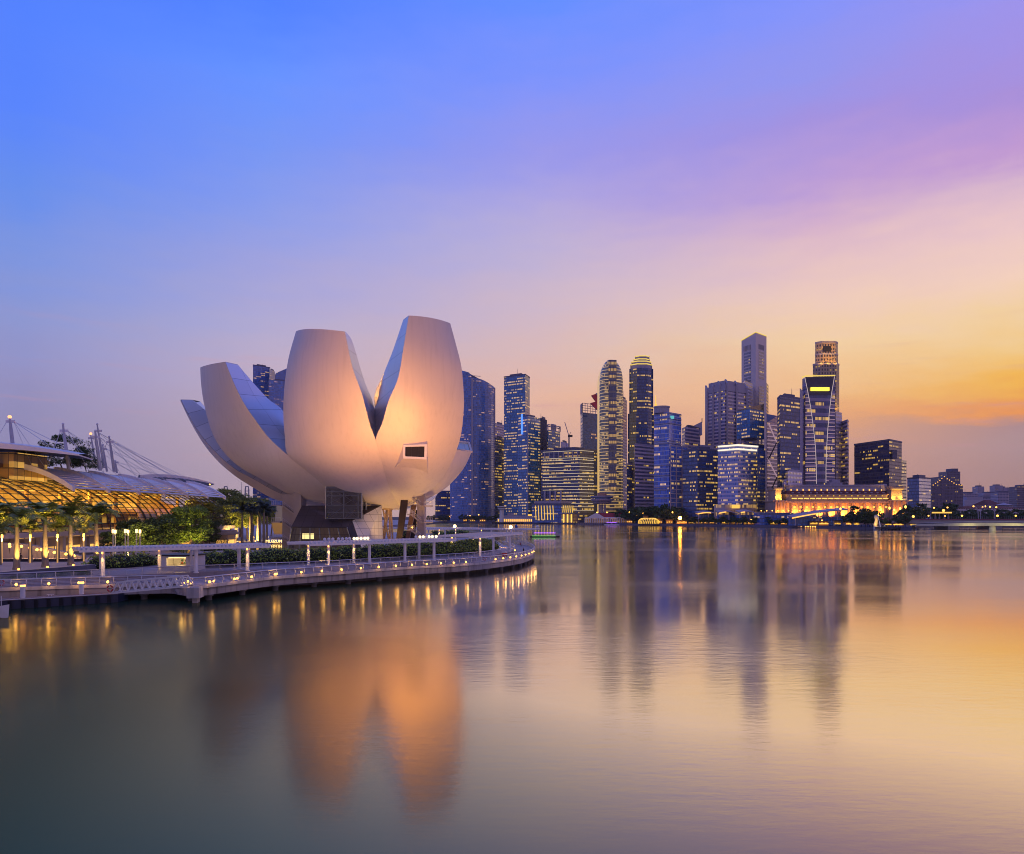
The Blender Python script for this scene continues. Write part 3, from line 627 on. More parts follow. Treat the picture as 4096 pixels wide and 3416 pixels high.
for j in range(3):
    b = MB(); b.box(k0.x + 1.6, k1.x - 1.4, k0.y + kd - .7, k0.y + kd - .31, 3.9 + j * .45, 3.94 + j * .45); sh_ = b.build('shelf', mat('wood', (.3, .17, .07), .6), t)
    for q in range(7):
        b = MB(); x = k0.x + 1.8 + q * .38; b.box(x, x + .22, k0.y + kd - .66, k0.y + kd - .45, 3.95 + j * .45, 4.1 + .2 * rng.rand() + j * .45); b.build('packet', [mat('packet_red', (.5, .12, .06)), mat('packet_green', (.12, .3, .2)), m_white][(q + j) % 3] if q + j < 3 else bpy.data.materials[['packet_red', 'packet_green', 'white_paint'][(q * 2 + j) % 3]], sh_)
b = MB(); b.box(k0.x + 1.4, k1.x - 1.2, k0.y + .5, k0.y + .9, 5.08, 5.14); b.build('ceiling_light', glow('kiosk_light', (1, .68, .25), 9), t)
lamp(t, (k0.x + 3, k0.y + 2.2, 4.9), 160, (1, .66, .25), size=.4)
# ================================================================ lotus museum
from mathutils.bvhtree import BVHTree
AXD = 215.0; AX = XX(1590, AXD)
def rho(z): return float(np.interp(z, [13, 15, 17, 20, 25, 32, 40, 50, 64], [0, 6, 12, 19, 26, 31, 34, 35, 33]))
def edge_phi(pts, ph0, ph1=None):
    out = []; n = len(pts)
    for i, (x, y) in enumerate(pts):
        ph = R(ph0 if ph1 is None else ph0 + (ph1 - ph0) * i / (n - 1)); d = 200
        for _ in range(6): d = AXD - rho(ZZ(y, d)) * math.cos(ph)
        out.append(W(x, y, d))
    return out
def edge_d(pts): return [W(*p) for p in pts]
m_shell = mat('petal_skin', (.72, .66, .61), .5, var=.05, scale=.12, bump=.02, stain=.07)
m_pet = panel_mat('petal_steel', (.62, .64, .68), (.2, .21, .24), 6.0, 4.5, .07, .1, .34, .9, .1)
m_roofd = panel_mat('pavilion_roof', (.085, .075, .085), (.03, .03, .03), 2.6, 2.6, .08, .08, .5, .3, .12)
m_tile = panel_mat('pavilion_steel', (.86, .86, .8), (.25, .25, .24), 2.2, 1.9, .07, .07, .35, .15, .05)
m_glass = glass_mat('clear_glass', (.5, .55, .62), .03); m_glassd = glass_mat('smoked_glass', (.25, .28, .36), .14)
museum = thing('lotus_museum', 'huge white lotus shaped museum of curved petals, floodlit warm from below', 'museum', (AX, AXD, UZ))
def uvgrid(P):
    U = []; acc = 0
    for i, row in enumerate(P):
        if i: acc += (row[0] - P[i - 1][0]).length
        w = [0]
        for a, c in zip(row, row[1:]): w.append(w[-1] + (c - a).length)
        U.append([(x, acc) for x in w])
    return U
def shell(L, R_, bulge, inside, n=40, m=18):
    L = resample(smooth(L, 5), n); R_ = resample(smooth(R_, 5), n); P = []
    for i in range(n):
        ch = R_[i] - L[i]; tn = (L[min(i + 1, n - 1)] + R_[min(i + 1, n - 1)]) - (L[max(i - 1, 0)] + R_[max(i - 1, 0)])
        nr = ch.cross(tn)
        nr = nr.normalized() if nr.length > 1e-6 else Vector((0, -1, 0))
        if nr.dot((L[i] + R_[i]) / 2 - inside) < 0: nr = -nr
        bl = bulge[0] + (bulge[1] - bulge[0]) * min(1, i / n / .5)
        P.append([L[i].lerp(R_[i], u / m) + nr * (bl * ch.length * 4 * (u / m) * (1 - u / m)) for u in range(m + 1)])
    return P
INS = Vector((AX, AXD + 2, 50))
m_sky2 = mat('skylight_pale', (.5, .5, .4), .2, .2)
def petal(name_label, L, R_, walls, inner, bulge, cap, sky=True, nn=40):
    root = museum
    P = shell(L, R_, bulge, INS, nn); b = MB(); b.quads(P, uvgrid(P)); o = b.build('petal_shell', m_shell, root, True)
    o['label'] = name_label
    bv = BVHTree.FromPolygons([Vector(v) for v in b.v], b.f)
    for O, I in walls:
        A_ = resample(smooth(O, 4), 26); B_ = resample(smooth(I, 4), 26)
        Q = [[a, a.lerp(c, .5), c] for a, c in zip(A_, B_)]; b = MB(); b.quads(Q, uvgrid(Q)); b.build('petal_side', m_pet, o, True)
    A_ = resample(smooth(inner[0], 4), 22); B_ = resample(smooth(inner[1], 4), 22); Q = [[a, (a + c) / 2 + Vector((0, 0, -.5)), c] for a, c in zip(A_, B_)]
    b = MB(); b.quads(Q, uvgrid(Q)); b.build('petal_inner_face', m_pet, o, True)
    b = MB(); b.add(cap); b.build('petal_skylight', m_sky2 if 'glazed' in name_label else m_glassd, o)
    return bv, o
K = (1597, 2032)
seamAC = [(1149, 1819), (1203, 1866), (1266, 1916), (1303, 1951), (1400, 1995), (1500, 2022), K]
seamAB = [(1503, 1759), (1523, 1835), (1542, 1904), (1561, 1960), (1580, 1998), K]
Atop_L = [(1184, 1325), (1157, 1420), (1141, 1514), (1134, 1602), (1134, 1678), (1140, 1753)]
AL = edge_phi(Atop_L + seamAC, -53, -45)
seam3 = edge_phi(seamAB, -5)
AR = edge_phi([(1379, 1326), (1410, 1470), (1448, 1577), (1479, 1696)], -8, -6) + seam3
seamAC3 = AL[len(Atop_L):]
ALi = edge_d([(1193, 1333, 197), (1178, 1500, 204), (1174, 1640, 207), (1172, 1740, 205)]) + [seamAC3[0]]
VAL = W(1499, 1634, 199)
ARi = edge_d([(1385, 1330, 187), (1411, 1370, 189), (1454, 1514, 194), (1480, 1580, 197)]) + [VAL, (VAL + seam3[0]) / 2, seam3[0]]
KI = W(1597, 1960, 216)
bvA, petA = petal('broad upright petal of the museum facing the water, left of the notch', AL, AR, [(AL[:7], ALi), (AR[:5], ARi)],
      (ALi[:-1] + [KI], ARi[:5] + [KI]), (.10, .13), [AL[0], AR[0], ARi[0], ALi[0]])
BL = edge_phi([(1635, 1262), (1614, 1390), (1592, 1514), (1555, 1602), (1530, 1690)], -3, -5) + seam3
BR = edge_phi([(1801, 1293), (1825, 1382), (1846, 1470), (1855, 1577), (1855, 1640), (1845, 1734), (1826, 1803), (1800, 1862), (1762, 1923), (1706, 1973), (1655, 2008), (1620, 2024), K], 36, 44)
BLi = edge_d([(1613, 1279, 187), (1570, 1407, 192), (1530, 1510, 196)]) + [VAL, (VAL + seam3[0]) / 2, seam3[0]]
BRi = edge_d([(1785, 1298, 193), (1800, 1450, 199), (1805, 1600, 202), (1800, 1750, 200), (1770, 1880, 198)]) + [BR[8]]
bvB, petB = petal('tallest petal of the museum with a boxed window low on its skin', BL, BR, [(BL[:6], BLi), (BR[:9], BRi)],
      (BLi[:4] + [KI], BRi[:-1] + [KI]), (.09, .12), [BL[0], BR[0], BRi[0], BLi[0]])
CLp = [(801, 1470, 207), (804, 1533, 206), (816, 1615, 205), (845, 1722, 205), (882, 1791, 206), (920, 1835, 207), (970, 1876, 208), (1033, 1910, 209), (1102, 1948, 210), (1174, 1987, 211), (1266, 2010, 212), (1400, 2027, 213), (1500, 2033, 213), (1597, 2035, 214)]
CL = edge_d(CLp)
CR = edge_d([(901, 1447, 195), (936, 1533, 195), (977, 1615, 196), (1033, 1696, 197), (1077, 1753, 198)]) + seamAC3
CRi = edge_d([(951, 1458, 200), (1012, 1530, 203), (1074, 1596, 206), (1132, 1643, 208), (1165, 1735, 206)]) + [seamAC3[0]]
CLi = edge_d([(840, 1466, 214), (860, 1560, 216), (910, 1700, 217), (1020, 1830, 217), (1250, 1960, 217), (1597, 2026, 216)])
petal('curved petal of the museum leaning out to the left', CL, CR, [(CR[:6], CRi), (CL, CLi)], (CLi[:4] + [KI], CRi[:-1] + [KI]), (.05, .09), [CL[0], CR[0], CRi[0], CLi[0]])
DNp = [(723, 1598, 216), (760, 1671, 216), (813, 1753, 216), (882, 1828, 216), (940, 1876, 216), (983, 1900, 216), (1025, 1922, 216), (1067, 1947, 216), (1119, 1973, 216), (1177, 1992, 216), (1300, 2016, 216), (1450, 2031, 216), (1597, 2037, 216)]
DN = edge_d(DNp)
DNi = edge_d([(768, 1599, 218), (828, 1646, 219), (900, 1720, 219), (1000, 1830, 219), (1150, 1930, 218), (1400, 2000, 217), (1597, 2030, 217)])
DF = edge_d([(765, 1612, 238), (800, 1690, 238), (850, 1785, 238), (900, 1850, 237), (958, 1900, 236), (1012, 1940, 234), (1072, 1981, 230), (1130, 2004, 226), (1300, 2028, 221), (1450, 2036, 218), (1597, 2039, 216)])
DFi = edge_d([(800, 1605, 236), (900, 1720, 236), (1000, 1830, 232), (1200, 1950, 224), (1597, 2030, 217)])
dargs = (DF, DN, [(DN, DNi), (DF, DFi)], (DFi[:-1] + [KI], DNi[:-1] + [KI]), (.05, .07))
petal('lowest petal of the museum reaching farthest left with a bluish steel side', *dargs, [DF[0], DN[0], DNi[0], DFi[0]])
ER = edge_d([(1886, 1808, 206), (1863, 1860, 206), (1831, 1904, 207), (1781, 1954, 208), (1706, 1998, 210), (1650, 2020, 212), (1597, 2036, 214)])
EL = edge_d([(1770, 1790, 201), (1755, 1880, 201), (1715, 1960, 204), (1660, 2006, 209), (1597, 2034, 213)])
ERi = edge_d([(1875, 1772, 212), (1845, 1850, 213), (1780, 1930, 214), (1597, 2020, 216)])
ELi = edge_d([(1790, 1762, 207), (1760, 1860, 210), (1597, 2020, 215)])
petal('short petal of the museum at the right with a glazed end', EL, ER, [(ER, ERi), (EL, ELi)], (ELi[:-1] + [KI], ERi[:-1] + [KI]), (.1, .12), [EL[0], ER[0], ERi[0], ELi[0]])
b = MB(); c4 = [EL[0], ER[0], ERi[0], ELi[0]]
for a, c in zip(c4, c4[1:] + c4[:1]): b.bar(a, c, .55, .55)
for s in (.3, .55, .8): b.bar(c4[0].lerp(c4[1], s), c4[3].lerp(c4[2], s), .12, .12)
b.build('petal_window_frame', m_shell, museum)
# petals on the far side, seen only from other positions
def rotp(L, ang, sc):
    m_ = Matrix.Rotation(R(ang), 3, 'Z'); o = Vector((AX, AXD, 14)); return [o + (m_ @ (p - o)) * sc for p in L]
for ang, sc in ((-48, .72), (-72, .55), (-92, .4)):
    a = [rotp(x, ang, sc) for x in (DF, DN, DNi, DFi)]
    petal('rear petal of the museum', a[0], a[1], [(a[1], a[2]), (a[0], a[3])], (a[3][:-1] + [KI], a[2][:-1] + [KI]), (.05, .07), [a[0][0], a[1][0], a[2][0], a[3][0]], nn=24)
# boxed window on the tallest petal
def hitB(px, py, off=0.4):
    o = Vector((0, 0, CH)); d = (W(px, py, 200) - o).normalized(); h = bvB.ray_cast(o, d)[0]; return (h or W(px, py, 184)) + d * off
base4 = [hitB(1612, 1770), hitB(1710, 1763), hitB(1712, 1901), hitB(1570, 1881)]
dw = min(hitB(1615, 1785, 0).y, hitB(1706, 1785, 0).y) - .5
fr4 = [W(1614, 1780, dw), W(1709, 1777, dw), W(1707, 1838, dw - .2), W(1612, 1834, dw - .2)]
b = MB(); b.quads([base4, fr4], None, 0, True); wb = b.build('window_hood', m_shell, museum)
gl4 = [W(1622, 1788, dw + .25), W(1699, 1786, dw + .25), W(1698, 1829, dw + .1), W(1621, 1826, dw + .1)]
b = MB(); b.quads([fr4, [p + Vector((0, -.25, 0)) for p in fr4], [p + Vector((0, -.5, 0)) for p in gl4], gl4], None, 0, True); b.build('window_frame', m_white, wb)
b = MB(); b.add(gl4); b.build('window_pane', mat('window_dark', (.03, .025, .02), .15), wb)
b = MB()
for s in (.32, .66): b.bar(gl4[0].lerp(gl4[1], s) + Vector((0, -.05, 0)), gl4[3].lerp(gl4[2], s) + Vector((0, -.05, 0)), .1, .1)
b.build('window_mullion', m_dark, wb)
# glass entrance pavilion under the petals
pv = thing('entrance_pavilion', 'glass entrance pavilion with dark sloping roof and pale steel side wall under the museum', 'pavilion', W(1300, 2197, 196))
FbL, FbR, FtL, FtR = W(1151, 2199, 195.6), W(1416, 2199, 195.6), W(1165, 2108, 197), W(1387, 2109, 197)
Rk, RtR, RtL = W(1410, 2083, 198.2), W(1526, 2022, 206), W(1208, 2022, 206)
Wb, We = W(1450, 2201, 195.3), W(1535, 2197, 206)
def plane_uv(pts):
    o = Vector(pts[0]); x = (Vector(pts[1]) - o).normalized(); nr = x.cross(Vector(pts[2]) - o).normalized(); y = nr.cross(x)
    return [((Vector(p) - o).dot(x), (Vector(p) - o).dot(y)) for p in pts]
def face_part(name, pts, m, parent):
    b = MB(); b.add(pts, plane_uv(pts)); return b.build(name, m, parent)
face_part('roof', [FtL, FtR, Rk, RtR, RtL], m_roofd, pv)
sw = [Wb, We, RtR, Rk]; b = MB(); sw2 = [p + Vector((-.5, .35, 0)) for p in sw]; b.add(sw, plane_uv(sw)); b.quads([sw, sw2], None, 0, True); b.build('side_wall', m_tile, pv)
face_part('corner_glass', [FtR + Vector((0, .02, 0)), FbR + Vector((.05, 0, 0)), Wb + Vector((-.1, .1, 0)), Rk + Vector((-.1, .1, -.05))], mat('corner_panel', (.05, .045, .05), .2, .5), pv)
face_part('glass_front', [FbL, FbR, FtR, FtL], m_glass, pv)
bkL, bkR = W(1170, 2196, 207), W(1520, 2196, 207)
b = MB(); b.add([FbL, FtL, RtL, bkL]); b.build('glass_side', m_glassd, pv)
b = MB(); b.add([bkL, bkR, RtR + Vector((0, .6, -.2)), RtL + Vector((0, .6, -.2))]); b.build('back_wall', mat('pavilion_inner', (.20, .15, .12), .7), pv)
b = MB(); b.add([p + Vector((0, 0, -.02)) for p in (FbL, FbR, bkR, bkL)]); b.build('floor', mat('pavilion_floor', (.3, .2, .14), .4), pv)
for k in range(7):
    s = k / 6; b = MB(); b.tube(FbL.lerp(FbR, s) + Vector((0, .15, 0)), FtL.lerp(FtR, s) + Vector((0, .15, 0)), .16, None, 8); b.build('slanted_post', m_steel, pv)
b = MB()
for s in (.34, .68): b.bar(FbL.lerp(FtL, s), FbR.lerp(FtR, s), .08, .08)
b.bar(FtL + Vector((0, -.05, -.05)), FtR + Vector((0, -.05, -.05)), .16, .3)
for k in range(13): b.bar(FbL.lerp(FbR, k / 12), FtL.lerp(FtR, k / 12), .05, .05)
b.build('glazing_bar', m_dark, pv)
b = MB(); p0, p1 = W(1209, 2156, 200), W(1254, 2134, 200); b.box(p0.x, p1.x, 200, 200.4, p0.z, p1.z); b.build('light_box', glow('display_light', (1, .72, .25), 2.6), pv)
for k in range(4):
    b = MB(); x = XX(1290 + 28 * k, 201); b.box(x, x + 1.2, 201, 202, 3.0, 4.1 + .3 * (k % 2)); b.build('counter', mat('wood_counter', (.3, .16, .07), .5), pv)
lamp(pv, W(1300, 2140, 201), 320, (1, .55, .2), size=1)
# glass lift tower from the pavilion roof into the bowl
lt = thing('lift_tower', 'square glass lift tower with steel cross bracing between pavilion roof and petals', 'tower', W(1372, 2075, 199))
x0, x1, y0, y1, z0, z1 = XX(1303, 197.5), XX(1446, 197.5), 197.5, 204.0, ZZ(2076, 197.5), ZZ(1946, 197.5)
zc = ZZ(2022, 197.5)
for nm, q in (('glass_pane', [(x0, y0, z0), (x1, y0, z0), (x1, y0, z1), (x0, y0, z1)]), ('glass_pane', [(x1, y0, z0), (x1, y1, z0), (x1, y1, z1), (x1, y0, z1)]), ('glass_pane', [(x0, y0, z0), (x0, y1, z0), (x0, y1, z1), (x0, y0, z1)]), ('glass_pane', [(x0, y1, z0), (x1, y1, z0), (x1, y1, z1), (x0, y1, z1)])):
    b = MB(); b.add(q); b.build(nm, m_glass, lt)
b = MB(); b.box(x0 + 3.4, x1 - 3.4, y0 + 2.2, y1 - 1.2, z0 + .1, z1 - .1); b.build('dark_core', mat('dark_core_paint', (.045, .04, .045), .6), lt)  # dark core added so the pale cross braces stand out
b = MB(); b.box(x0 + .02, x1 - .02, y0 + .5, y0 + .55, z0, zc); b.build('smoked_pane', m_glassd, lt)
xs = [x0, (x0 + x1) / 2, x1 - .9]; zs = [z1 - .3, z1 - 2.4, zc + .1, z0 + .1]
for x in (x0, xs[1], xs[2], x1):
    for y in (y0 + .2, y1 - .2): b = MB(); b.tube((x, y, z0), (x, y, z1), .2, None, 6); b.build('steel_post', m_steel, lt)
b = MB()
for y in (y0 + .2, y1 - .2):
    for z in zs + [z1 - 1.3, (z0 + zc) / 2]: b.bar((x0, y, z), (x1, y, z), .14, .14)
b.build('steel_beam', m_steel, lt)
b = MB()
for a, c in ((0, 1), (1, 2)):
    for za, zb in ((zs[0], zs[1]), (zs[1], zs[2]), (zs[2] - .5, zs[3])):
        for y in (y0 + .25,): b.tube((xs[a], y, za), (xs[c], y, zb), .09, None, 5); b.tube((xs[a], y, zb), (xs[c], y, za), .09, None, 5)
b.build('cross_brace', m_steel, lt)
b = MB(); b.box(XX(1412, 199.5), XX(1423, 199.5), 199.5, 199.8, ZZ(1979, 199.5), ZZ(1951, 199.5)); b.build('lit_panel', m_gold, lt)
# stair towers
def landing(t, x0, x1, y0, y1, z, rail=True):
    b = MB(); b.box(x0, x1, y0, y1, z - .32, z); o = b.build('landing', m_concp, t)
    b = MB()
    for x in np.linspace(x0 + .05, x1 - .05, 5): b.tube((x, y0 + .06, z), (x, y0 + .06, z + 1.1), .04, None, 5)
    for h in (.4, .75, 1.1): b.tube((x0, y0 + .06, z + h), (x1, y0 + .06, z + h), .035, None, 5)
    b.build('railing', m_rail, o)
def flight(t, a, c, w=1.3):
    a = Vector(a); c = Vector(c); b = MB(); n = 12
    b.bar(a + Vector((0, .05, -.3)), c + Vector((0, .05, -.3)), .2, .3); b.bar(a + Vector((0, w, -.3)), c + Vector((0, w, -.3)), .2, .3)
    for k in range(n): p = a.lerp(c, (k + .5) / n); b.box(p.x - .18, p.x + .18, p.y, p.y + w, p.z - .12, p.z - .05)
    o = b.build('stair_flight', m_concp, t)
    b = MB(); b.tube(a + Vector((0, 0, 1)), c + Vector((0, 0, 1)), .045, None, 5); b.tube(a + Vector((0, 0, .55)), c + Vector((0, 0, .55)), .03, None, 5)
    for k in range(6): p = a.lerp(c, k / 5); b.tube(p + Vector((0, 0, -.2)), p + Vector((0, 0, 1)), .03, None, 5)
    b.build('handrail', m_rail, o)
m_concp = mat('pale_panel', (.40, .35, .33), .6, var=.08, scale=.3)
t = thing('stair_tower', 'slim concrete stair tower with outside flights at the right under the museum', 'stair tower', W(1684, 2180, 204))
d = 204; b = MB(); b.box(XX(1668, d), XX(1698, d), d, d + 4, UZ, ZZ(1965, d)); b.build('shaft', m_concp, t)
for yl, yr in ((None, 2022), (2056, 2087), (2117, 2150)):
    landing(t, XX(1698, d) + .01, XX(1733, d), d - 1.7, d - .02, ZZ(yr, d))
    if yl: landing(t, XX(1632, d), XX(1661, d), d - 1.7, d - .3, ZZ(yl, d))
    flight(t, W(1650 if yl is None else 1644, yr - 33, d - 1.6), W(1684, yr, d - 1.6)); b = MB(); b.box(XX(1682, d), XX(1698, d), d - 1.7, d - .02, ZZ(yr, d) - .32, ZZ(yr, d)); b.build('landing', m_concp, t)
b = MB(); b.ball(W(1649, 2110, d - 1.9), .2); b.build('stair_lamp', m_bulb, t)
t = thing('stair_tower', 'broad concrete stair tower with outside flights at the left end of the pavilion', 'stair tower', W(1152, 2190, 209))
d = 209; b = MB(); b.box(XX(1129, d), XX(1176, d), d, d + 4, UZ, ZZ(1975, d)); b.build('shaft', m_concp, t)
for y in (2019, 2086, 2151):
    landing(t, XX(1092, d), XX(1129, d) - .01, d - 1.7, d + .6, ZZ(y, d)); flight(t, W(1130, y, d - 1.5), W(1176, y + 34, d - 1.5))
b = MB(); q = [W(1176, 1960, 207), W(1206, 1960, 207), W(1206, 2075, 204), W(1188, 2085, 204)]
b.prism([(q[0].x, 206.5), (q[1].x, 206.5), (q[1].x, 212), (q[0].x, 212)], UZ, ZZ(1958, 206.5)); tag(b.build('support_pier', m_concp), 'square panelled pier between the left stair tower and the pavilion roof', 'pier')
# raking columns and lattice under the bowl
def raking(label, t0, t1, b0_, b1_, d, m):
    b = MB(); a = [W(*t0, d), W(*t1, d)]; c = [W(*b0_, d), W(*b1_, d)]; th = Vector((0, 1.3, 0))
    b.quads([[c[0], c[1], c[1] + th, c[0] + th], [a[0], a[1], a[1] + th, a[0] + th]], None, 0, True); b.add([a[0], a[1], a[1] + th, a[0] + th]); tag(b.build('raking_column', m), label, 'column')
m_corten = mat('brown_steel', (.03, .017, .014), .5, .2, var=.3); m_corten_lit = mat('brown_steel_lit', (.2, .11, .075), .5, .1, var=.3)  # second one is a paler copy, light painted into the brown
raking('big dark brown leaning steel column under the museum', (1603, 2000), (1631, 2000), (1581, 2186), (1603, 2186), 204, m_corten)
raking('brown leaning column painted as lit just left of the right stair tower', (1645, 2020), (1665, 2020), (1618, 2172), (1634, 2172), 213, m_corten_lit)
raking('narrow dark leaning column half hidden by the right stair tower', (1655, 2040), (1672, 2040), (1639, 2168), (1656, 2168), 218, m_corten)
t = thing('lattice_support', 'cluster of cream crossing poles carrying the bowl behind the pavilion', 'support', W(1552, 2165, 214))
for k, (a, c) in enumerate((((1533, 2040), (1556, 2163)), ((1553, 2040), (1536, 2163)), ((1558, 2040), (1560, 2163)), ((1564, 2038), (1571, 2163)), ((1546, 2040), (1531, 2163)))):
    b = MB(); b.tube(W(*c, 213 + k * .6), W(*a, 213 + k * .6), .27, None, 10); b.build('pole', mat('cream_pole', (.62, .45, .3), .5) if k == 0 else bpy.data.materials['cream_pole'], t, True)
b = MB(); b.lathe(W(1549, 2040, 214.5), [(.1, 0), (1.7, 0), (1.9, .5), (.1, .5)], 20); b.build('cap_ring', bpy.data.materials['cream_pole'], t)
# uplights in the ground below the bowl
for i, (px, d, pw, tgt) in enumerate([(1672, 207, .8, W(1640, 2010, 210)), (1560, 196, .9, W(1560, 2000, 207)), (1720, 196, 1.2, W(1760, 1880, 200)), (1500, 216, .6, W(1560, 2020, 214))]):
    q = Vector((XX(px, d), d, UZ)); t = thing('ground_uplight', 'small ground uplight below the museum bowl, %s of four from the left' % ['third', 'second', 'rightmost', 'leftmost'][i], 'floodlight', q, 'uplights below the museum')
    b = MB(); b.lathe(q, [(.25, 0), (.25, .3), (.2, .36)], 10); b.build('housing', m_dark, t); b = MB(); b.lathe(q, [(.001, .345), (.19, .345)], 10); b.build('lens', m_bulb, t)
    lamp(t, q + Vector((0, 0, .6)), FLOOD_U * pw, (1, .52, .12), 'SPOT', .3, tgt, 95)
# lily pond and the sign that faces the plaza behind it
b = MB(); q = [g(985, 2199), g(1128, 2204), g(1152, 2184), g(1120, 2170), g(1005, 2171)]
b.add([p + Vector((0, 0, .02)) for p in q]); tag(b.build('lily_pond', glass_w := mat('pond_water', (.02, .025, .03), .06, spec=1.0)), 'dark reflecting pond', 'pond', None, 'structure')
cu = bpy.data.curves.new('letters', 'FONT'); cu.body = 'ARTSCIENCE MUSEUM'; cu.size = 1.35; cu.extrude = .08; cu.align_x = 'RIGHT'
tmp = bpy.data.objects.new('letters', cu); COL.objects.link(tmp); dg = bpy.context.evaluated_depsgraph_get(); me = bpy.data.meshes.new_from_object(tmp.evaluated_get(dg)); bpy.data.objects.remove(tmp)
q = g(1062, 2175) ; o = bpy.data.objects.new('letter_sign', me); COL.objects.link(o); o.location = q + Vector((0, 0, .35)); o.rotation_euler = (R(90), 0, R(180))
# right-aligned and turned to face the plaza: the first letters end up at the right
for v in me.vertices: v.co.x += 0
o.location.x = q.x; me.materials.append(glow('letter_light', (1, .66, .2), 2.2)); tag(o, 'row of lit letters beside the pond seen from behind', 'sign')
# second crystal pavilion further back
d = 300; t = thing('crystal_pavilion', 'small leaning glass pavilion with lit lower half behind the left stair tower', 'pavilion', W(1110, 2140, d))
b = MB(); b.quads([[W(1098, 2086, d), W(1140, 2086, d), W(1150, 2086, d + 14), W(1098, 2086, d + 14)], [W(1106, 2022, d + 2), W(1140, 2022, d + 2), W(1150, 2022, d + 14), W(1112, 2022, d + 14)]], None, 0, True); b.build('upper_wall', m_tile, t)
b = MB(); b.quads([[W(1096, 2138, d), W(1136, 2138, d), W(1148, 2138, d + 14), W(1096, 2138, d + 14)], [W(1085, 2088, d - 3), W(1134, 2088, d - 3), W(1150, 2087, d + 14), W(1098, 2087, d + 14)]], None, 0, True); b.build('lit_glass', facade('pavilion_lit', (.2, .16, .1), (.3, .22, .1), 1.5, 1.5, .1, .1, .9, 2, (1, .6, .18), .9), t)
# ================================================================ shopping mall on the left
mall = thing('shopping_mall', 'long shopping mall with barrel curved glass front glowing amber and pale louvred canopy', 'mall', (-110, 200, TZ))
VY0, VY1 = 128.0, 262.0
def vault(a, r=0.0): return (-121 + (22.5 + r) * math.cos(a), 8.6 + (12.6 + r) * math.sin(a))
ANG = [math.pi / 2 * k / 14 for k in range(15)]
m_mglass = glass_mat('amber_hall_glass', (.97, .93, .85), .05, .03)
b = MB(); b.quads([[(*(vault(a)[:1]), y, vault(a)[1]) for y in np.linspace(VY0, VY1, 40)] for a in ANG]); b.build('glass_vault', m_mglass, mall, True)
b = MB()
for k in range(37):
    y = VY0 + (VY1 - VY0) * k / 36; b.path([(vault(a, .12)[0], y, vault(a, .12)[1]) for a in ANG], .13 if k % 4 else .24, 5)
b.build('vault_rib', m_dark, mall)
b = MB()
for a in ANG[:-1]: x, z = vault(a, .08); b.bar((x, VY0, z), (x, VY1, z), .15, .15)
b.build('vault_purlin', m_dark, mall)
m_warm = mat('warm_interior', (.62, .40, .16), .7, var=.25, scale=.15)
m_shops = facade('shop_wall', (.36, .22, .06), (.34, .21, .05), 3.2, 4.4, .22, .06, .5, 2, (1, .56, .08), .9, .4)
m_shopg = facade('shop_front', (.30, .18, .08), (.32, .24, .18), 4.2, 3.5, .1, .12, .95, 2, (1, .50, .08), 2.2, .2)
b = MB(); b.box(-134, -122.5, VY0, VY1, 8, 20.6); b.build('inner_wall', m_shops, mall)
b = MB(); b.prism([(-134, VY1 + .1), (-99, VY1 + .1), (-99, VY1 + .6), (-134, VY1 + .6)], 8.6, [20.6, 9.2, 9.2, 20.6]); b.build('end_wall', m_warm, mall)
for z in (8.2, 13.0):
    b = MB(); b.box(-122.4, -105 if z < 9 else -114, VY0, VY1, z - .5, z); b.build('floor_slab', m_warm, mall)
for k in range(11):
    y = 134 + 13 * k; b = MB(); b.lathe((-112, y, 8.2), [(.5, 0), (.5, 10)], 12); b.build('hall_column', m_warm, mall, True)
for k in range(9):
    y = 136 + 15.5 * k; b = MB(); b.box(-118.6, -115.6, y - 3, y + 3, 18.0, 18.2); o = b.build('ceiling_light', m_halllamp if k else (m_halllamp := glow('hall_lamp', (1, .50, .08), 2.5)), mall)
    lamp(mall, (-113, y, 17.2), 2100, (1, .56, .09), size=1.5)
b = MB(); b.box(-122, -97.4, VY0 - 20, VY1 + 2, 7.5, 8.55); b.build('podium_slab', m_concp, mall)
b = MB(); b.box(-122, -99.2, VY0 - 20, VY1 + 2, TZ, 7.5); b.build('shop_front', m_shopg, mall)
for k in range(20):
    b = MB(); y = 116 + 8 * k; b.box(-99.1, -98.2, y, y + 1.1, TZ, 7.5); b.build('shop_pier', m_concp, mall)
# louvred canopy above the vault
def can(s): return (-112.5 + 12.8 * s, 23.1 - 1.2 * s - 3.9 * s * s)
m_louv = mat('louvre_white', (.8, .77, .82), .4, .1, var=.06)
CY = [170 + 15 * k for k in range(7)]
for k in range(6):
    b = MB(); p = MB()
    for j in range(11):
        s = (j + .5) / 11; x, z = can(s); b.prism([(x - .52, CY[k] + .3), (x + .5, CY[k] + .3), (x + .5, CY[k + 1] - .3), (x - .52, CY[k + 1] - .3)], z - .22, [z + .34, z - .06, z - .06, z + .34])
    b.build('louvre_panel', m_louv, mall)
for y in CY:
    b = MB(); P = [(can(s)[0], can(s)[1]) for s in np.linspace(-.02, 1.03, 14)]
    b.quads([[(x, y - .5, z + .9), (x, y + .5, z + .9), (x, y + .5, z - .45 + .25 * i / 14), (x, y - .5, z - .45 + .25 * i / 14)] for i, (x, z) in enumerate(P)], None, 0, True)
    x, z = P[-1]; b.add([(x, y - .5, z + .9), (x, y + .5, z + .9), (x, y + .5, z - .2), (x, y - .5, z - .2)]); b.build('canopy_rib', m_louv, mall)
b = MB(); b.box(-114.5, -112.6, 160, 268, 22.6, 23.5); b.build('roof_fascia', mat('fascia_brown', (.16, .09, .06), .6), mall)
b = MB(); b.box(-150, -114.6, VY0, 268, 20.7, 22.4); b.build('roof', m_concd, mall)
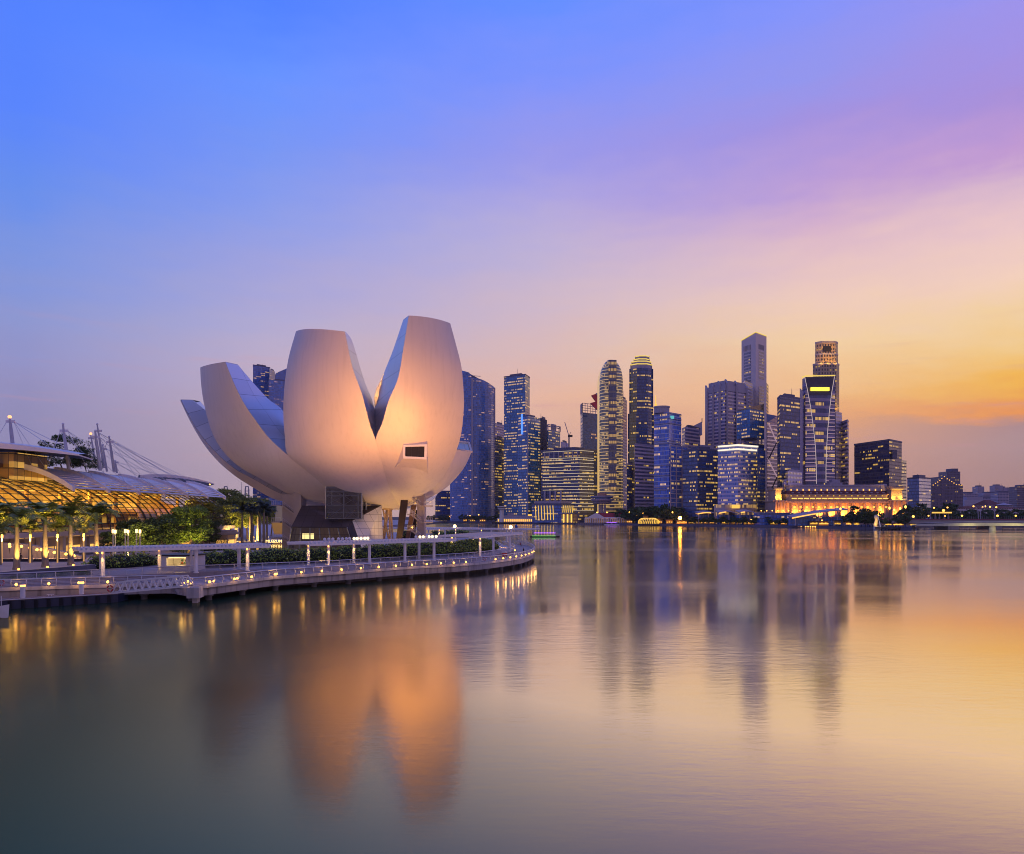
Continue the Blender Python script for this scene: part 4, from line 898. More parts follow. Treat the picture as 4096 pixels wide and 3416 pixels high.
# upper wing roof and the glass box below it
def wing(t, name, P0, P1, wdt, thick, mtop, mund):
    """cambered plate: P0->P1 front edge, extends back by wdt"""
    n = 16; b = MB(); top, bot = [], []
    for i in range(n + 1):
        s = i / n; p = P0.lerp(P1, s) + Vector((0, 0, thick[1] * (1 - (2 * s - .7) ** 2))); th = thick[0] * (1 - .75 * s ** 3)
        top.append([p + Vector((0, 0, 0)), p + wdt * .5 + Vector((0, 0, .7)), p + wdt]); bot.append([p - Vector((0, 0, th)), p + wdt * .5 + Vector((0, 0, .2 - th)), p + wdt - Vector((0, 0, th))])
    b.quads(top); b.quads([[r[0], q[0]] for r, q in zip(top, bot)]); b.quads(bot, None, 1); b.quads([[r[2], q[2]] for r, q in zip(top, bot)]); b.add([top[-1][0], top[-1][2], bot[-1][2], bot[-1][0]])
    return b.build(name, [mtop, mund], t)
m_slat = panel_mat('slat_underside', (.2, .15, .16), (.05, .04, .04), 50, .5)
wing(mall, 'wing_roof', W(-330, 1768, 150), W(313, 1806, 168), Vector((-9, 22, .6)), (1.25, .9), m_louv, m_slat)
b = MB(); x = XX(55, 166); b.box(x - 30, x, 166, 178, 20, ZZ(1808, 166)); b.build('roof_pavilion', facade('roof_pavilion_glass', (.36, .2, .05), (.05, .04, .03), 3, 3.2, .08, .05, .75, 2, (1, .55, .1), .9, .3), mall)
b = MB(); q = [W(62, 1868, 176), W(165, 1868, 186)]; n = 9
b.quads([[(q[0].x + (q[1].x - q[0].x) * i / n, 176 + 10 * i / n - 2 * math.sin(math.pi * i / n), z) for i in range(n + 1)] for z in (22.4, ZZ(1806, 178))]); b.build('roof_drum', panel_mat('drum_panel', (.55, .5, .5), (.1, .1, .1), 3, 3), mall)
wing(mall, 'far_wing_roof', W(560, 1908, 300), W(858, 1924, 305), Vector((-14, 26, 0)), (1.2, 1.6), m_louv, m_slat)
for k in range(7):
    p = W(600 + 40 * k, 1930, 301); b = MB(); b.ball((p.x, p.y - .2, ZZ(1934 + (k - 3.5) ** 2 * .6, 301)), .28, 8); b.build('soffit_light', m_bulbs, mall)
# cable masts
m_mast = mat('mast_grey', (.5, .5, .56), .45, .2)
def mast(label, base, tip, r, cables, lampc=None):
    t = thing('cable_mast', label, 'mast', base, 'roof masts of the mall'); b = MB(); b.path([base, base.lerp(tip, .55), base.lerp(tip, .9), tip], [r, r * .9, r * .62, r * .55], 12); b.build('mast', m_mast, t, True)
    q = base.lerp(tip, .84); b = MB(); b.bar(q + Vector((-1.0, 0, .3)), q + Vector((1.0, 0, .3)), .2, .6); b.build('cable_bracket', m_louv, t)
    b = MB()
    for c in cables: b.tube(q + Vector((.8 if c.x > q.x else -.8, 0, .3)), c, .055, None, 4)
    b.build('cable', m_rail, t)
    b = MB(); b.ball(tip + Vector((0, 0, .25)), .42 if lampc else .3, 10); b.build('beacon' if lampc else 'finial', lampc or m_louv, t)
m_beacon = glow('beacon_lamp', (1, .36, .14), 2.2, False)
cp = lambda s, k: Vector((can(s)[0], CY[k], can(s)[1] + .4))
bs = lambda x, y, d: W(x, y, d)
mast('tall roof mast with orange beacon at the far left', bs(52, 1790, 172), bs(39, 1672, 172), .42, [bs(-40, 1800, 172), bs(190, 1776, 164), bs(250, 1782, 166), cp(.3, 0), cp(.6, 0)], m_beacon)
mast('roof mast rising through the upper wing roof, with cables to the canopy', bs(275, 1876, 178), bs(252, 1700, 178), .40, [bs(186, 1868, 180), bs(192, 1868, 180), cp(.35, 1), cp(.75, 1), cp(.35, 2), cp(.8, 2), cp(.8, 3)])
mast('roof mast in the middle of the three close masts', bs(401, 1882, 195), bs(381, 1727, 195), .42, [bs(320, 1875, 195), bs(326, 1875, 195), cp(.3, 2), cp(.75, 2), cp(.8, 3), cp(.8, 4)])
mast('tallest and thinnest roof mast behind the middle one', bs(416, 1872, 215), bs(389, 1700, 215), .34, [bs(378, 1860, 215), bs(640, 1920, 270), bs(800, 1968, 290), bs(860, 1985, 300)])
mast('roof mast with a row of long cables, right of the others', bs(457, 1888, 214), bs(437, 1750, 214), .40, [bs(380, 1880, 214), bs(386, 1880, 214), cp(.4, 3), cp(.8, 4), cp(.8, 5), cp(.85, 6), cp(.5, 5)])
mast('distant roof mast with a small red beacon', bs(381, 1850, 236), bs(363, 1738, 236), .32, [bs(350, 1830, 236), bs(420, 1850, 236)], m_beacon)
mast('short roof mast between the two right masts', bs(428, 1886, 228), bs(411, 1783, 228), .32, [cp(.7, 4), cp(.7, 6)])
mast('lowest roof mast at the right end of the row', bs(468, 1892, 240), bs(461, 1846, 240), .32, [cp(.8, 6), bs(560, 1900, 262)])
# ramp wall and stair with lamps, lit poles
q = [W(-60, 2168, 140), W(100, 2176, 142), W(230, 2202, 142), W(335, 2228, 142)]; b = MB()
b.quads([[(p.x, p.y, TZ) for p in q], list(q), [p + Vector((0, 1.2, 0)) for p in q], [(p.x, p.y + 1.2, TZ) for p in q]]); tag(b.build('ramp_wall', m_concd), 'sloping grey ramp wall behind the front palms', 'wall')
b = MB(); q = [W(-60, 2244, 130), W(330, 2236, 131)]; b.box(q[0].x, q[1].x, 130, 131.2, TZ, TZ + .45); tag(b.build('stone_bench', m_dark), 'long low dark bench below the ramp wall', 'bench')
SL = [(38, 2178), (39, 2186), (86, 2185), (118, 2191), (148, 2199), (165, 2199), (190, 2207), (217, 2210), (233, 2209), (264, 2216), (296, 2223)]
base = None
for i, (x, y) in enumerate(SL):
    if base is None:
        base = thing('stair_lamp', '', 'lamp', (0, 0, 0), 'string of lamps down the stair'); b = MB(); b.ball((0, 0, 0), .24, 8); b.build('globe', m_bulb, base, True); b = MB(); b.tube((0, 0, -.2), (0, 0, -1.3), .04); b.build('post', m_dark, base); lamp(base, (0, .5, .3), 60, (1, .5, .1), size=.2); o = base
    else: o = dup(base)
    o.location = W(x, y, 138 + .1 * i); o['label'] = 'round glowing lamp on the descending stair rail, %s from the left' % nth(i)
base = None
for i, (x, yt, d, w) in enumerate([(8, 2140, 126, 0), (121, 2140, 126, 1), (230, 2138, 127, 2), (335, 2136, 128, 3)]):
    if base is None:
        base = thing('light_pole', '', 'lamp post', (0, 0, 0), 'gold lit poles between the palms'); b = MB(); b.lathe((0, 0, 0), [(.12, 0), (.1, 4.4), (.13, 4.42), (.13, 5.0), (.001, 5.05)], 8); b.build('pole', glow('lit_pole', (1, .5, .1), .55), base)
        b = MB(); b.lathe((0, 0, 4.5), [(.16, 0), (.16, .55), (.001, .6)], 8); b.build('lantern', m_bulb, base); lamp(base, (0, -.2, 4.0), 1500, (1, .5, .12), 'SPOT', .3, (0, 3, 6), 120); o = base
    else: o = dup(base)
    o.location = (XX(x, d), d, TZ); h = ZZ(yt, d) - TZ; o.scale = (1, 1, h / 5); o['label'] = 'slim gold lit lamp pole on the terrace, %s from the left' % nth(i)
base = None
for i, (x, y) in enumerate([(452, 2117), (461, 2119), (501, 2116), (512, 2119), (546, 2116), (560, 2118)]):
    d = 150 + (i % 2) * 2
    if base is None:
        base = thing('lantern_pole', '', 'lamp post', (0, 0, 0), 'slender lantern poles before the trees'); b = MB(); b.tube((0, 0, 0), (0, 0, 5.6), .13, .11); b.build('pole', m_steel, base); b = MB(); b.lathe((0, 0, 5.6), [(.15, 0), (.24, .1), (.24, .75), (.001, .8)], 8); b.build('lantern', glow('lantern_glow', (1, .62, .22), 3), base); lamp(base, (0, .5, 6.0), 900, (1, .6, .16), 'SPOT', .3, (0, 6, 6.5), 130); o = base
    else: o = dup(base)
    o.location = (XX(x, d), d, UZ); o.scale = (1, 1, (ZZ(y, d) - UZ) / 6.4); o['label'] = 'slender steel pole with glowing lantern head, %s from the left of six' % nth(i)
# round restaurant pavilion
d = 225; q = Vector((XX(866, d), d, UZ)); t = thing('restaurant_pavilion', 'low round restaurant with flat layered roof and orange lit windows', 'restaurant', q)
b = MB(); b.lathe(q, [(5.4, 0), (5.4, 3.2)], 24, 0, 30); b.build('glass_wall', m_shopg, t)
b = MB(); b.lathe(q, [(5.3, 3.2), (6.6, 3.4), (6.6, 4.0), (5.9, 4.1), (5.9, 4.6), (.1, 4.9)], 28); b.build('roof', m_concp, t)
b = MB(); q2 = W(838, 2160, 215); b.prism([(q2.x - 9, 215), (q2.x, 215), (q2.x, 224), (q2.x - 9, 224)], UZ, ZZ(2098, 215)); b.build('side_block', m_concp, t)
b = MB(); b.prism([(q2.x - 8.6, 214.8), (q2.x - 5.5, 214.8), (q2.x - 5.5, 215.1), (q2.x - 8.6, 215.1)], UZ, 6); b.build('lit_doorway', m_shopg, t)
# ================================================================ trees and palms
def crown_mesh(rnd, clusters, leaf, per, flat):
    b = MB()
    for c, r in clusters: leaf_quads(b, c, leaf, per, (r, r, r * .55), flat)
    return b
def tree_proto(name, label, h, rad, trunk_h, ncl, per, leaf, m, seed, group, shape='round'):
    global rng; rng = np.random.RandomState(seed); t = thing(name, label, 'tree', (0, 0, 0), group); cl = []
    for k in range(ncl):
        a = rng.uniform(0, 6.28); v = rng.uniform(0, 1); rr = rad * math.sqrt(rng.uniform(.05, 1)) * (math.sin(math.pi * (.18 + .72 * v)) ** .6)
        z = trunk_h + (h - trunk_h) * v
        cl.append(((rr * math.cos(a), rr * math.sin(a), z), rad * rng.uniform(.22, .38)))
    crown_mesh(rng, cl, leaf, per, .5).build('crown', m, t)
    b = MB(); f = (.15 * rad * rng.uniform(-1, 1), .1 * rad * rng.uniform(-1, 1), trunk_h * 1.05); r0 = max(.12, h * .022)
    b.path([(0, 0, -.2), (f[0] * .4, f[1] * .4, trunk_h * .5), f], [r0 * 1.3, r0, r0 * .8], 7)
    for c, r in sorted(cl, key=lambda e: -e[1])[:9]: b.path([f, ((f[0] + c[0]) / 2, (f[1] + c[1]) / 2, (f[2] + c[2]) / 2 + .2), c], [r0 * .55, r0 * .38, r0 * .12], 5)
    b.build('trunk', m_bark, t, True); return t
def put(t, px, py, d, sc, label, rz=0, first=False, zg=None):
    o = t if first else dup(t); z = ZZ(py, d) if zg is None else zg
    o.location = (XX(px, d), d, z); o.rotation_euler = (0, 0, rz); o.scale = (sc, sc, sc) if not isinstance(sc, tuple) else sc; o['label'] = label; return o
TA = tree_proto('broadleaf_tree', '', 10.5, 4.6, 3.2, 70, 170, .27, m_leaf, 11, 'trees before the mall')
put(TA, 752, 0, 172, 1.02, 'bright green tree standing before the right end of the mall canopy', 0, True, UZ)
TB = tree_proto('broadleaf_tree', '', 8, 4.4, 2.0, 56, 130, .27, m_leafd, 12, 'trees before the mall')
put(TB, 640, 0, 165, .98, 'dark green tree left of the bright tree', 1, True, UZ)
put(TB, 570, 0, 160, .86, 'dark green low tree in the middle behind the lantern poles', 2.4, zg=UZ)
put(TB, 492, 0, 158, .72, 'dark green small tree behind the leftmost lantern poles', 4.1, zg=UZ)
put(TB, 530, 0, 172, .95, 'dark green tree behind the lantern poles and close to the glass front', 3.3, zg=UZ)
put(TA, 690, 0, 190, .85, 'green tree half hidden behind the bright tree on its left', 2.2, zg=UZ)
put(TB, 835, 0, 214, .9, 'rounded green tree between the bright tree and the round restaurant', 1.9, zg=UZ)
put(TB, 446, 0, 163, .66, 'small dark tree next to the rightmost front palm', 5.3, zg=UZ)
for i, (px, d_, pw, tg) in enumerate([(700, 160, 3200, (752, 172, 8)), (800, 166, 3200, (752, 172, 8)), (600, 152, 3500, (600, 162, 7)), (520, 150, 3000, (500, 158, 6)), (830, 240, 22000, (850, 285, 14)), (905, 250, 22000, (905, 300, 14)), (960, 252, 22000, (960, 305, 13)), (1020, 262, 20000, (1030, 320, 12))]):
    q = Vector((XX(px, d_), d_, UZ)); t = thing('tree_uplight', 'small ground lamp shining up into the trees by the mall, %s of eight' % nth(i), 'lamp', q, 'uplights under the trees'); b = MB(); b.lathe(q, [(.13, 0), (.13, .2), (.001, .22)], 8); b.build('housing', m_bulb, t)
    lamp(t, q + Vector((0, .2, .5)), pw, (1, .62, .16), 'SPOT', .3, Vector((XX(tg[0], tg[1]), tg[1], tg[2])), 95)
TC_ = tree_proto('broadleaf_tree', '', 17, 7, 7, 66, 110, .42, m_leafy, 13, 'tall trees on the plaza behind the mall')
for i, (px, d, sc, lb) in enumerate([(800, 262, .86, 'tall olive green plaza tree nearest the canopy tip'), (850, 285, .98, 'tall olive plaza tree, second from the canopy tip'), (905, 300, 1.1, 'tallest olive plaza tree in the middle of the grove'), (960, 310, 1.0, 'olive plaza tree right of the tallest one'), (1010, 330, .95, 'olive plaza tree behind the dark palms'), (770, 236, .7, 'low olive plaza tree directly behind the bright tree'), (990, 285, .8, 'olive plaza tree directly left of the dark palms'), (1040, 345, .95, 'olive plaza tree showing above the dark palms'), (840, 250, .75, 'olive plaza tree just behind the rounded green tree'), (1085, 330, .75, 'olive plaza tree behind the left stair tower'), (925, 282, .9, 'olive plaza tree just right of the round restaurant'), (880, 262, .72, 'lower olive plaza tree in front of the grove'), (945, 270, .68, 'lower bright olive tree left of the dark palms')]):
    put(TC_, px, 0, d, sc, lb, i * 1.3, i == 0, UZ)
TD = tree_proto('layered_tree', 'dark flat layered tree on the mall roof behind the second mast', 8.5, 6.0, 1.4, 40, 130, .26, m_leafd, 14, None)
put(TD, 250, 0, 192, 1.0, 'dark layered tree on the mall roof behind the second mast', 0, True, ZZ(1880, 192))
o = put(TD, 345, 0, 196, .68, 'smaller dark layered tree on the mall roof left of the close masts', 2, False, ZZ(1884, 196))
for i, (px, d, s) in enumerate([(735, 178, .9), (795, 200, .9), (700, 185, .8), (880, 214, 1.4)]):
    global_rng = rng; b = MB(); rng = np.random.RandomState(40 + i); leaf_quads(b, (XX(px, d), d, UZ + 1.0 * s), .2, 380, (1.9 * s, 1.5 * s, 1.1 * s), .3)
    tag(b.build('shrub', m_leafd), ['round clipped shrub by the bright tree trunk', 'round clipped shrub right of the bright tree trunk', 'round clipped shrub left of the bright tree trunk', 'large clipped shrub before the round restaurant'][i], 'shrub', 'clipped shrubs by the mall')
def palm_proto(name, h, fl, nf, seed, m, r0):
    rs = np.random.RandomState(seed); t = thing(name, '', 'palm', (0, 0, 0)); b = MB()
    b.path([(0, 0, -.1), (.02, 0, .5), (.05, 0, h * .35), (.08, .03, h * .7), (.05, 0, h)], [r0 * 1.5, r0 * 1.15, r0, r0 * .8, r0 * .6], 10); b.build('trunk', m_palmbark, t, True)
    b = MB(); b.path([(.05, 0, h - .1), (.05, 0, h + 1.0), (.05, 0, h + 1.5)], [r0 * .75, r0 * .6, r0 * .25], 10); b.build('crown_shaft', mat('crown_shaft', (.12, .17, .05), .5), t, True)
    b = MB()
    for k in range(nf):
        a = 6.283 * k / nf * 2.4 + rs.uniform(-.2, .2); up = rs.uniform(.2, 1.4); L = fl * rs.uniform(.85, 1.1); dr = rs.uniform(.5, .9); P = []
        for i in range(13):
            s = i / 12; ang = up - dr * 1.9 * s ** 1.25
            if i == 0: P.append(Vector((.05, 0, h + 1.25)))
            else: P.append(P[-1] + Vector((math.cos(a) * math.cos(ang), math.sin(a) * math.cos(ang), math.sin(ang))) * L / 12)
        b.path(P, [.05 - .0035 * i for i in range(13)], 4, 0, False); side = Vector((-math.sin(a), math.cos(a), 0))
        for i in range(1, 13):
            for q in (0, .5):
                p = P[i - 1].lerp(P[i], q); tg = (P[i] - P[i - 1]).normalized(); ln = fl * .24 * math.sin(math.pi * (.12 + .84 * (i + q) / 13)) + .15
                for s_ in (-1, 1):
                    tip = p + side * s_ * ln * .85 + tg * ln * .45 - Vector((0, 0, ln * rs.uniform(.05, .5))); w = tg * .085 * fl / 3
                    b.add([p - w, p + w, tip + w * .3, tip - w * .3])
    b.build('fronds', m, t); return t
PA = palm_proto('royal_palm', 6.2, 4.2, 21, 3, m_palm, .40)
PB = palm_proto('royal_palm', 6.0, 4.0, 19, 9, m_palm, .38)
FPL = [(-38, 108, 1.05), (66, 111, 1.06), (181, 116, 1.08), (284, 121, 1.1), (386, 128, 1.08)]
for i, (px, d, s) in enumerate(FPL):
    p = [PA, PB][i % 2]; o = put(p, px, 0, d, s, ['royal palm cut by the left edge of the photo', 'leftmost whole royal palm on the planter', 'second whole royal palm on the planter', 'third whole royal palm on the planter', 'rightmost royal palm, half hidden by the pergola column'][i], i * 1.1, i < 2, TZ); o['group'] = 'royal palms on the planter'
    t = thing('tree_uplight', 'small ground lamp lighting the trunk of the %s front palm' % nth(i), 'lamp', (XX(px, d) + .9, d - .9, TZ), 'uplights at the palms'); b = MB(); q = wloc(t); b.lathe(q, [(.13, 0), (.13, .2), (.001, .22)], 8); b.build('housing', m_bulb, t)
    lamp(t, q + Vector((.1, -.1, .4)), 6000, (1, .54, .1), 'SPOT', .1, Vector((XX(px, d) + .2, d - .2, TZ + 7)), 70)
for i, (px, d, s) in enumerate([(-4, 122, .8), (122, 128, .8), (232, 134, .8), (335, 138, .8)]):
    o = put(PB, px, 0, d, s, 'darker royal palm in the row behind the planter palms, %s from the left' % nth(i), i * 2.1 + .5, False, TZ); o['group'] = 'royal palms behind the planter row'
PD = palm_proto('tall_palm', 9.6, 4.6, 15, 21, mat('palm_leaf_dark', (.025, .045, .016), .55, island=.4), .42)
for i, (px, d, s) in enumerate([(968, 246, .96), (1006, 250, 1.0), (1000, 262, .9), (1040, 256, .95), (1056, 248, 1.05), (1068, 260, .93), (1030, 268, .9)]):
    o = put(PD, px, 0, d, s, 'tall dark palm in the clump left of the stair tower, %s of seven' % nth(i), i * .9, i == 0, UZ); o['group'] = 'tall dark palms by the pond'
# far gantry cranes on the horizon at left
for i, px in enumerate((903, 988)):
    d = 1500; t = thing('gantry_crane', ['far grey gantry crane above the plaza trees, left one', 'far grey gantry crane above the plaza trees, right one'][i], 'crane', (XX(px, d), d, 2)); b = MB(); zt = ZZ(1946, d)
    for x in (px - 7, px + 7): b.bar((XX(x, d), d, 2), (XX(x, d), d, zt - 6), 2, 2)
    b.build('leg', m_concd, t); b = MB(); b.path([(XX(px - 7, d), d, zt - 6), (XX(px - 5, d), d, zt), (XX(px + 5, d), d, zt), (XX(px + 7, d), d, zt - 6)], 1.2, 6); b.bar((XX(px - 7, d), d, zt - 9), (XX(px + 7, d), d, zt - 9), 1.5, 1.5); b.build('top_frame', m_concd, t)
d = 1500; b = MB(); b.tube((XX(966, d), d, 2), (XX(966, d), d, ZZ(1928, d)), .6, .3); tag(b.build('antenna_pole', m_concd), 'thin far antenna pole between the two gantry cranes', 'antenna')
# ================================================================ people
def person(label, loc, rz, top, legs, sitting=False, sc=1):
    t = thing('person', label, 'person', loc); t.rotation_euler = (0, 0, rz); t.scale = (sc,) * 3
    J = {'pel': (0, 0, .92), 'wai': (0, 0, 1.08), 'che': (0, -.01, 1.32), 'nec': (0, 0, 1.47), 'hea': (0, -.02, 1.58), 'top': (0, -.01, 1.72)}
    for s, n in ((-1, 'l'), (1, 'r')):
        J.update({'sh' + n: (.19 * s, 0, 1.40), 'el' + n: (.25 * s, .03, 1.14), 'wr' + n: (.24 * s, -.12, .93), 'hi' + n: (.10 * s, 0, .88), 'kn' + n: (.11 * s, -.05 - .06 * s, .48), 'an' + n: (.11 * s, .02 - .12 * s, .09), 'to' + n: (.12 * s, -.15 - .12 * s, .04)})
    if sitting:
        for k in J:
            x, y, z = J[k]; J[k] = (x, y, z - .42)
        for s, n in ((-1, 'l'), (1, 'r')): J['kn' + n] = (.13 * s, -.42, .5); J['an' + n] = (.13 * s, -.40, .09); J['to' + n] = (.14 * s, -.58, .05); J['wr' + n] = (.15 * s, -.3, .62)
    RAD = {'pel': .15, 'wai': .13, 'che': .16, 'nec': .06, 'hea': .1, 'top': .07, 'sh': .07, 'el': .045, 'wr': .035, 'hi': .1, 'kn': .065, 'an': .045, 'to': .035}
    ED = [('pel', 'wai'), ('wai', 'che'), ('che', 'nec'), ('nec', 'hea'), ('hea', 'top')] + [e for n in 'lr' for e in (('che', 'sh' + n), ('sh' + n, 'el' + n), ('el' + n, 'wr' + n), ('pel', 'hi' + n), ('hi' + n, 'kn' + n), ('kn' + n, 'an' + n), ('an' + n, 'to' + n))]
    names = list(J); me = bpy.data.meshes.new('body'); me.from_pydata([J[k] for k in names], [(names.index(a), names.index(c)) for a, c in ED], [])
    o = bpy.data.objects.new('body', me); COL.objects.link(o); md = o.modifiers.new('skin', 'SKIN'); md.use_smooth_shade = True; o.modifiers.new('sub', 'SUBSURF').levels = 1
    for i, k in enumerate(names):
        r = RAD.get(k, RAD.get(k[:2], .1)); me.skin_vertices[0].data[i].radius = (r, r * .8); me.skin_vertices[0].data[i].use_root = (k == 'pel')
    # clothes and skin by height on one continuous body
    dg = bpy.context.evaluated_depsgraph_get(); m2 = bpy.data.meshes.new_from_object(o.evaluated_get(dg)); bpy.data.objects.remove(o)
    zo = -.42 if sitting else 0
    m2.materials.clear()
    for mm in (top, legs, m_skin): m2.materials.append(mm)
    for p in m2.polygons:
        c = p.center; p.material_index = 2 if c.z > 1.47 + zo or (abs(c.x) > .2 and c.z < 1.1 + zo and c.z > .6) else (0 if c.z > .98 + zo else 1)
    o = bpy.data.objects.new('body', m2); COL.objects.link(o); o.parent = t
    b = MB(); b.ball((0, .01, 1.65 + zo), .115, 10, 0, .9); h = b.build('hair', m_dark, None, True); h.parent = t
    return t
m_skin = mat('skin', (.42, .26, .18), .5)
clo = {k: mat('cloth_' + k, c, .8) for k, c in dict(black=(.02, .02, .025), white=(.6, .6, .6), blue=(.06, .1, .3), red=(.4, .05, .05), grey=(.2, .2, .22)).items()}
person('person in dark clothes sitting on the low bench behind the second palm', Vector((XX(85, 129.6), 129.4, TZ + .02)), 0, clo['black'], clo['black'], True, 1.15)
person('person in black standing at the boardwalk rail near the tip', G(2094, 2219, DZ), 2.2, clo['black'], clo['grey'])
person('person in a red top sitting at the back rail of the tip', G(2081, 2186, DZ), .8, clo['red'], clo['black'], True)
person('person in pale grey walking behind the middle hedge', g(1752, 2192), .5, clo['grey'], clo['white'])
person('person in white standing by the pond edge', g(1072, 2162), .3, clo['white'], clo['blue'])
person('person in dark clothes standing beneath the tall dark palms', g(1015, 2163), 1, clo['black'], clo['black'])
person('person in blue sitting at the pond corner', g(985, 2172), 0, clo['blue'], clo['grey'], True)
person('person in black standing by the bright tree trunk', g(778, 2176), 0, clo['black'], clo['blue'])
person('person in grey walking on the plaza before the restaurant', g(925, 2160), 1.2, clo['grey'], clo['black'])
# red and white stand near the tip
q = G(2018, 2228, DZ); t = thing('notice_stand', 'red and white box stand on the boardwalk near the rounded tip', 'stand', q)
b = MB(); b.box(q.x - .65, q.x + .65, q.y - .2, q.y + .3, DZ + .05, DZ + .95); b.build('red_panel', m_red, t); b = MB(); b.box(q.x - .68, q.x + .68, q.y - .23, q.y + .33, DZ + .96, DZ + 1.3); b.build('white_top', m_white, t)
# ================================================================ downtown across the bay
Y1 = (1, .58, .07)
fm = {}
def FM(k, *a, **kw):
    fm[k] = facade('facade_' + k, *a, **kw); return fm[k]
FM('dark_blue_glass', (.04, .10, .30), (.05, .09, .22), 1.8, 4.2, .26, .14, .10, 5, Y1, 1.2)
FM('teal_glass', (.03, .12, .26), (.05, .12, .22), 1.8, 4.2, .24, .12, .34, 5, Y1, 1.3)
FM('navy_lit', (.02, .045, .13), (.03, .045, .11), 2.0, 4.4, .34, .12, .24, 5, Y1, 1.3)
FM('residential', (.05, .12, .30), (.12, .15, .28), 3.0, 3.6, .22, .22, .09, 2, (1, .5, .12), 1.0)
FM('band_concrete', (.015, .025, .07), (.5, .44, .5), 2.2, 4.6, .48, .1, .10, 4, Y1, 1.2)
FM('violet_concrete', (.03, .04, .12), (.52, .44, .5), 2.2, 4.4, .44, .16, .17, 4, Y1, 1.2)
FM('pale_grid', (.02, .03, .08), (.55, .49, .58), 3.2, 4.4, .4, .45, .10, 2, Y1, 1.1)
FM('blue_white', (.03, .09, .40), (.42, .45, .75), 2.2, 5.4, .18, .1, .16, 4, Y1, 1.2)
FM('hotel_pale', (.08, .12, .28), (.36, .36, .54), 1.9, 4.4, .40, .16, .4, 2, Y1, 1.25)
FM('golden_glass', (.17, .15, .09), (.48, .42, .26), 2.0, 4.4, .34, .1, .30, 6, (1, .60, .14), 1.0, be=.55)
FM('construction', (.03, .06, .12), (.10, .13, .2), 3.4, 5, .25, .2, .06, 4, (1, .45, .1), 1)
FM('white_banded', (.03, .035, .10), (.025, .028, .07), 2.0, 4.6, .3, .1, .3, 5, Y1, 1.1)
FM('pink_glass', (.16, .13, .26), (.26, .2, .36), 2.4, 5.0, .22, .1, .10, 5, Y1, 1, .15)
FM('stone_gold', (.03, .025, .03), (.36, .26, .17), 4.2, 4.6, .42, .5, .12, 2, Y1, 1)
FM('hourglass', (.018, .03, .10), (.20, .17, .30), 2.0, 8.6, .40, .02, .14, 5, Y1, 1.2)
FM('far_flats', (.05, .06, .12), (.30, .26, .36), 4, 3.2, .45, .3, .05, 2, Y1, .8)
FM('dark_block', (.03, .03, .075), (.035, .033, .075), 2.2, 4.2, .3, .12, .20, 4, Y1, 1.1)
FM('gothic', (.02, .02, .05), (.085, .07, .14), 3.0, 4.2, .3, .42, .08, 2, Y1, .8)
FM('old_white', (.03, .03, .07), (.55, .48, .58), 4.0, 4.6, .5, .5, .12, 2, Y1, 1)
m_cap = mat('roof_edge', (.12, .12, .2), .6); m_capw = mat('roof_edge_pale', (.4, .37, .46), .6); m_gold2 = glow('crown_gold', (1, .70, .08), .9, False)
Z0 = 2.4
def qf(x0, xc, x1, off, dl=30, dr=30):
    d = shore(xc) + off
    C, L, Rr = Vector((XX(xc, d), d)), Vector((XX(x0, d + dl), d + dl)), Vector((XX(x1, d + dr), d + dr))
    return [tuple(C), tuple(Rr), tuple(L + Rr - C), tuple(L)], d
def grow(f, k):
    c = (sum(p[0] for p in f) / len(f), sum(p[1] for p in f) / len(f)); return [(c[0] + (p[0] - c[0]) * k, c[1] + (p[1] - c[1]) * k) for p in f]
UO = [0]
def tower(label, f, zt, m, name='office_tower', cat='tower', cap=None, caph=1.6, z0=Z0, plant=True, t=None):
    if t is None: t = thing(name, label, cat, (f[0][0], f[0][1], z0))
    UO[0] += 1000; b = MB(); b.prism(f, z0, zt, 0, 1, UO[0]); b.build('facade', [fm[m] if isinstance(m, str) else m, m_cap], t)
    if cap:
        b = MB(); b.prism(grow(f, 1.02), zt - caph + .05, zt + .3); b.build('roof_edge', cap, t)
    if plant:
        b = MB(); b.prism(grow(f, .55), zt + .31, zt + 3.5); b.build('plant_room', m_cap, t)
        c0 = (sum(p[0] for p in f) / len(f), sum(p[1] for p in f) / len(f)); k_ = UO[0] / 1000 * 2.3
        b = MB(); b.tube((c0[0] + 4 * math.sin(k_), c0[1], zt + 3.5), (c0[0] + 4 * math.sin(k_), c0[1], zt + 9 + 4 * math.cos(k_)), .35, .2, 5); b.build('antenna', m_cap, t)
    return t
def strip(t, a, c, w, m, name='light_strip'):
    b = MB(); b.bar(a, c, w, w); return b.build(name, m, t)
def Q(label, x0, xc, x1, yt, off, m, dl=30, dr=30, **k):
    f, d = qf(x0, xc, x1, off, dl, dr); return tower(label, f, ZZ(yt, d), m, **k), f, d
# --- left of the notch and behind the museum
Q('slim dark blue glass tower with flat top seen between the left petals', 1012, 1012, 1079, 1458, 60, 'dark_blue_glass', 20, 30, cap=m_cap)
t, f, d = Q('dark slab joined to the right of the slim blue tower between the petals', 1080, 1080, 1100, 1476, 90, 'residential', 20, 30)
f, d = qf(1100, 1104, 1190, 80, 20, 40); tower('blue glass tower with a slanted roof rising to the right between the petals', f, [ZZ(1492, d), ZZ(1440, d), ZZ(1440, d), ZZ(1492, d)], 'dark_blue_glass', plant=False)
Q('lower curved dark tower with stacked balconies between the petals', 1074, 1076, 1180, 1518, 40, 'residential', 20, 30)
Q('blue glass tower foot seen below the lowest left petal', 1011, 1012, 1078, 1930, 330, 'dark_blue_glass', 20, 30)
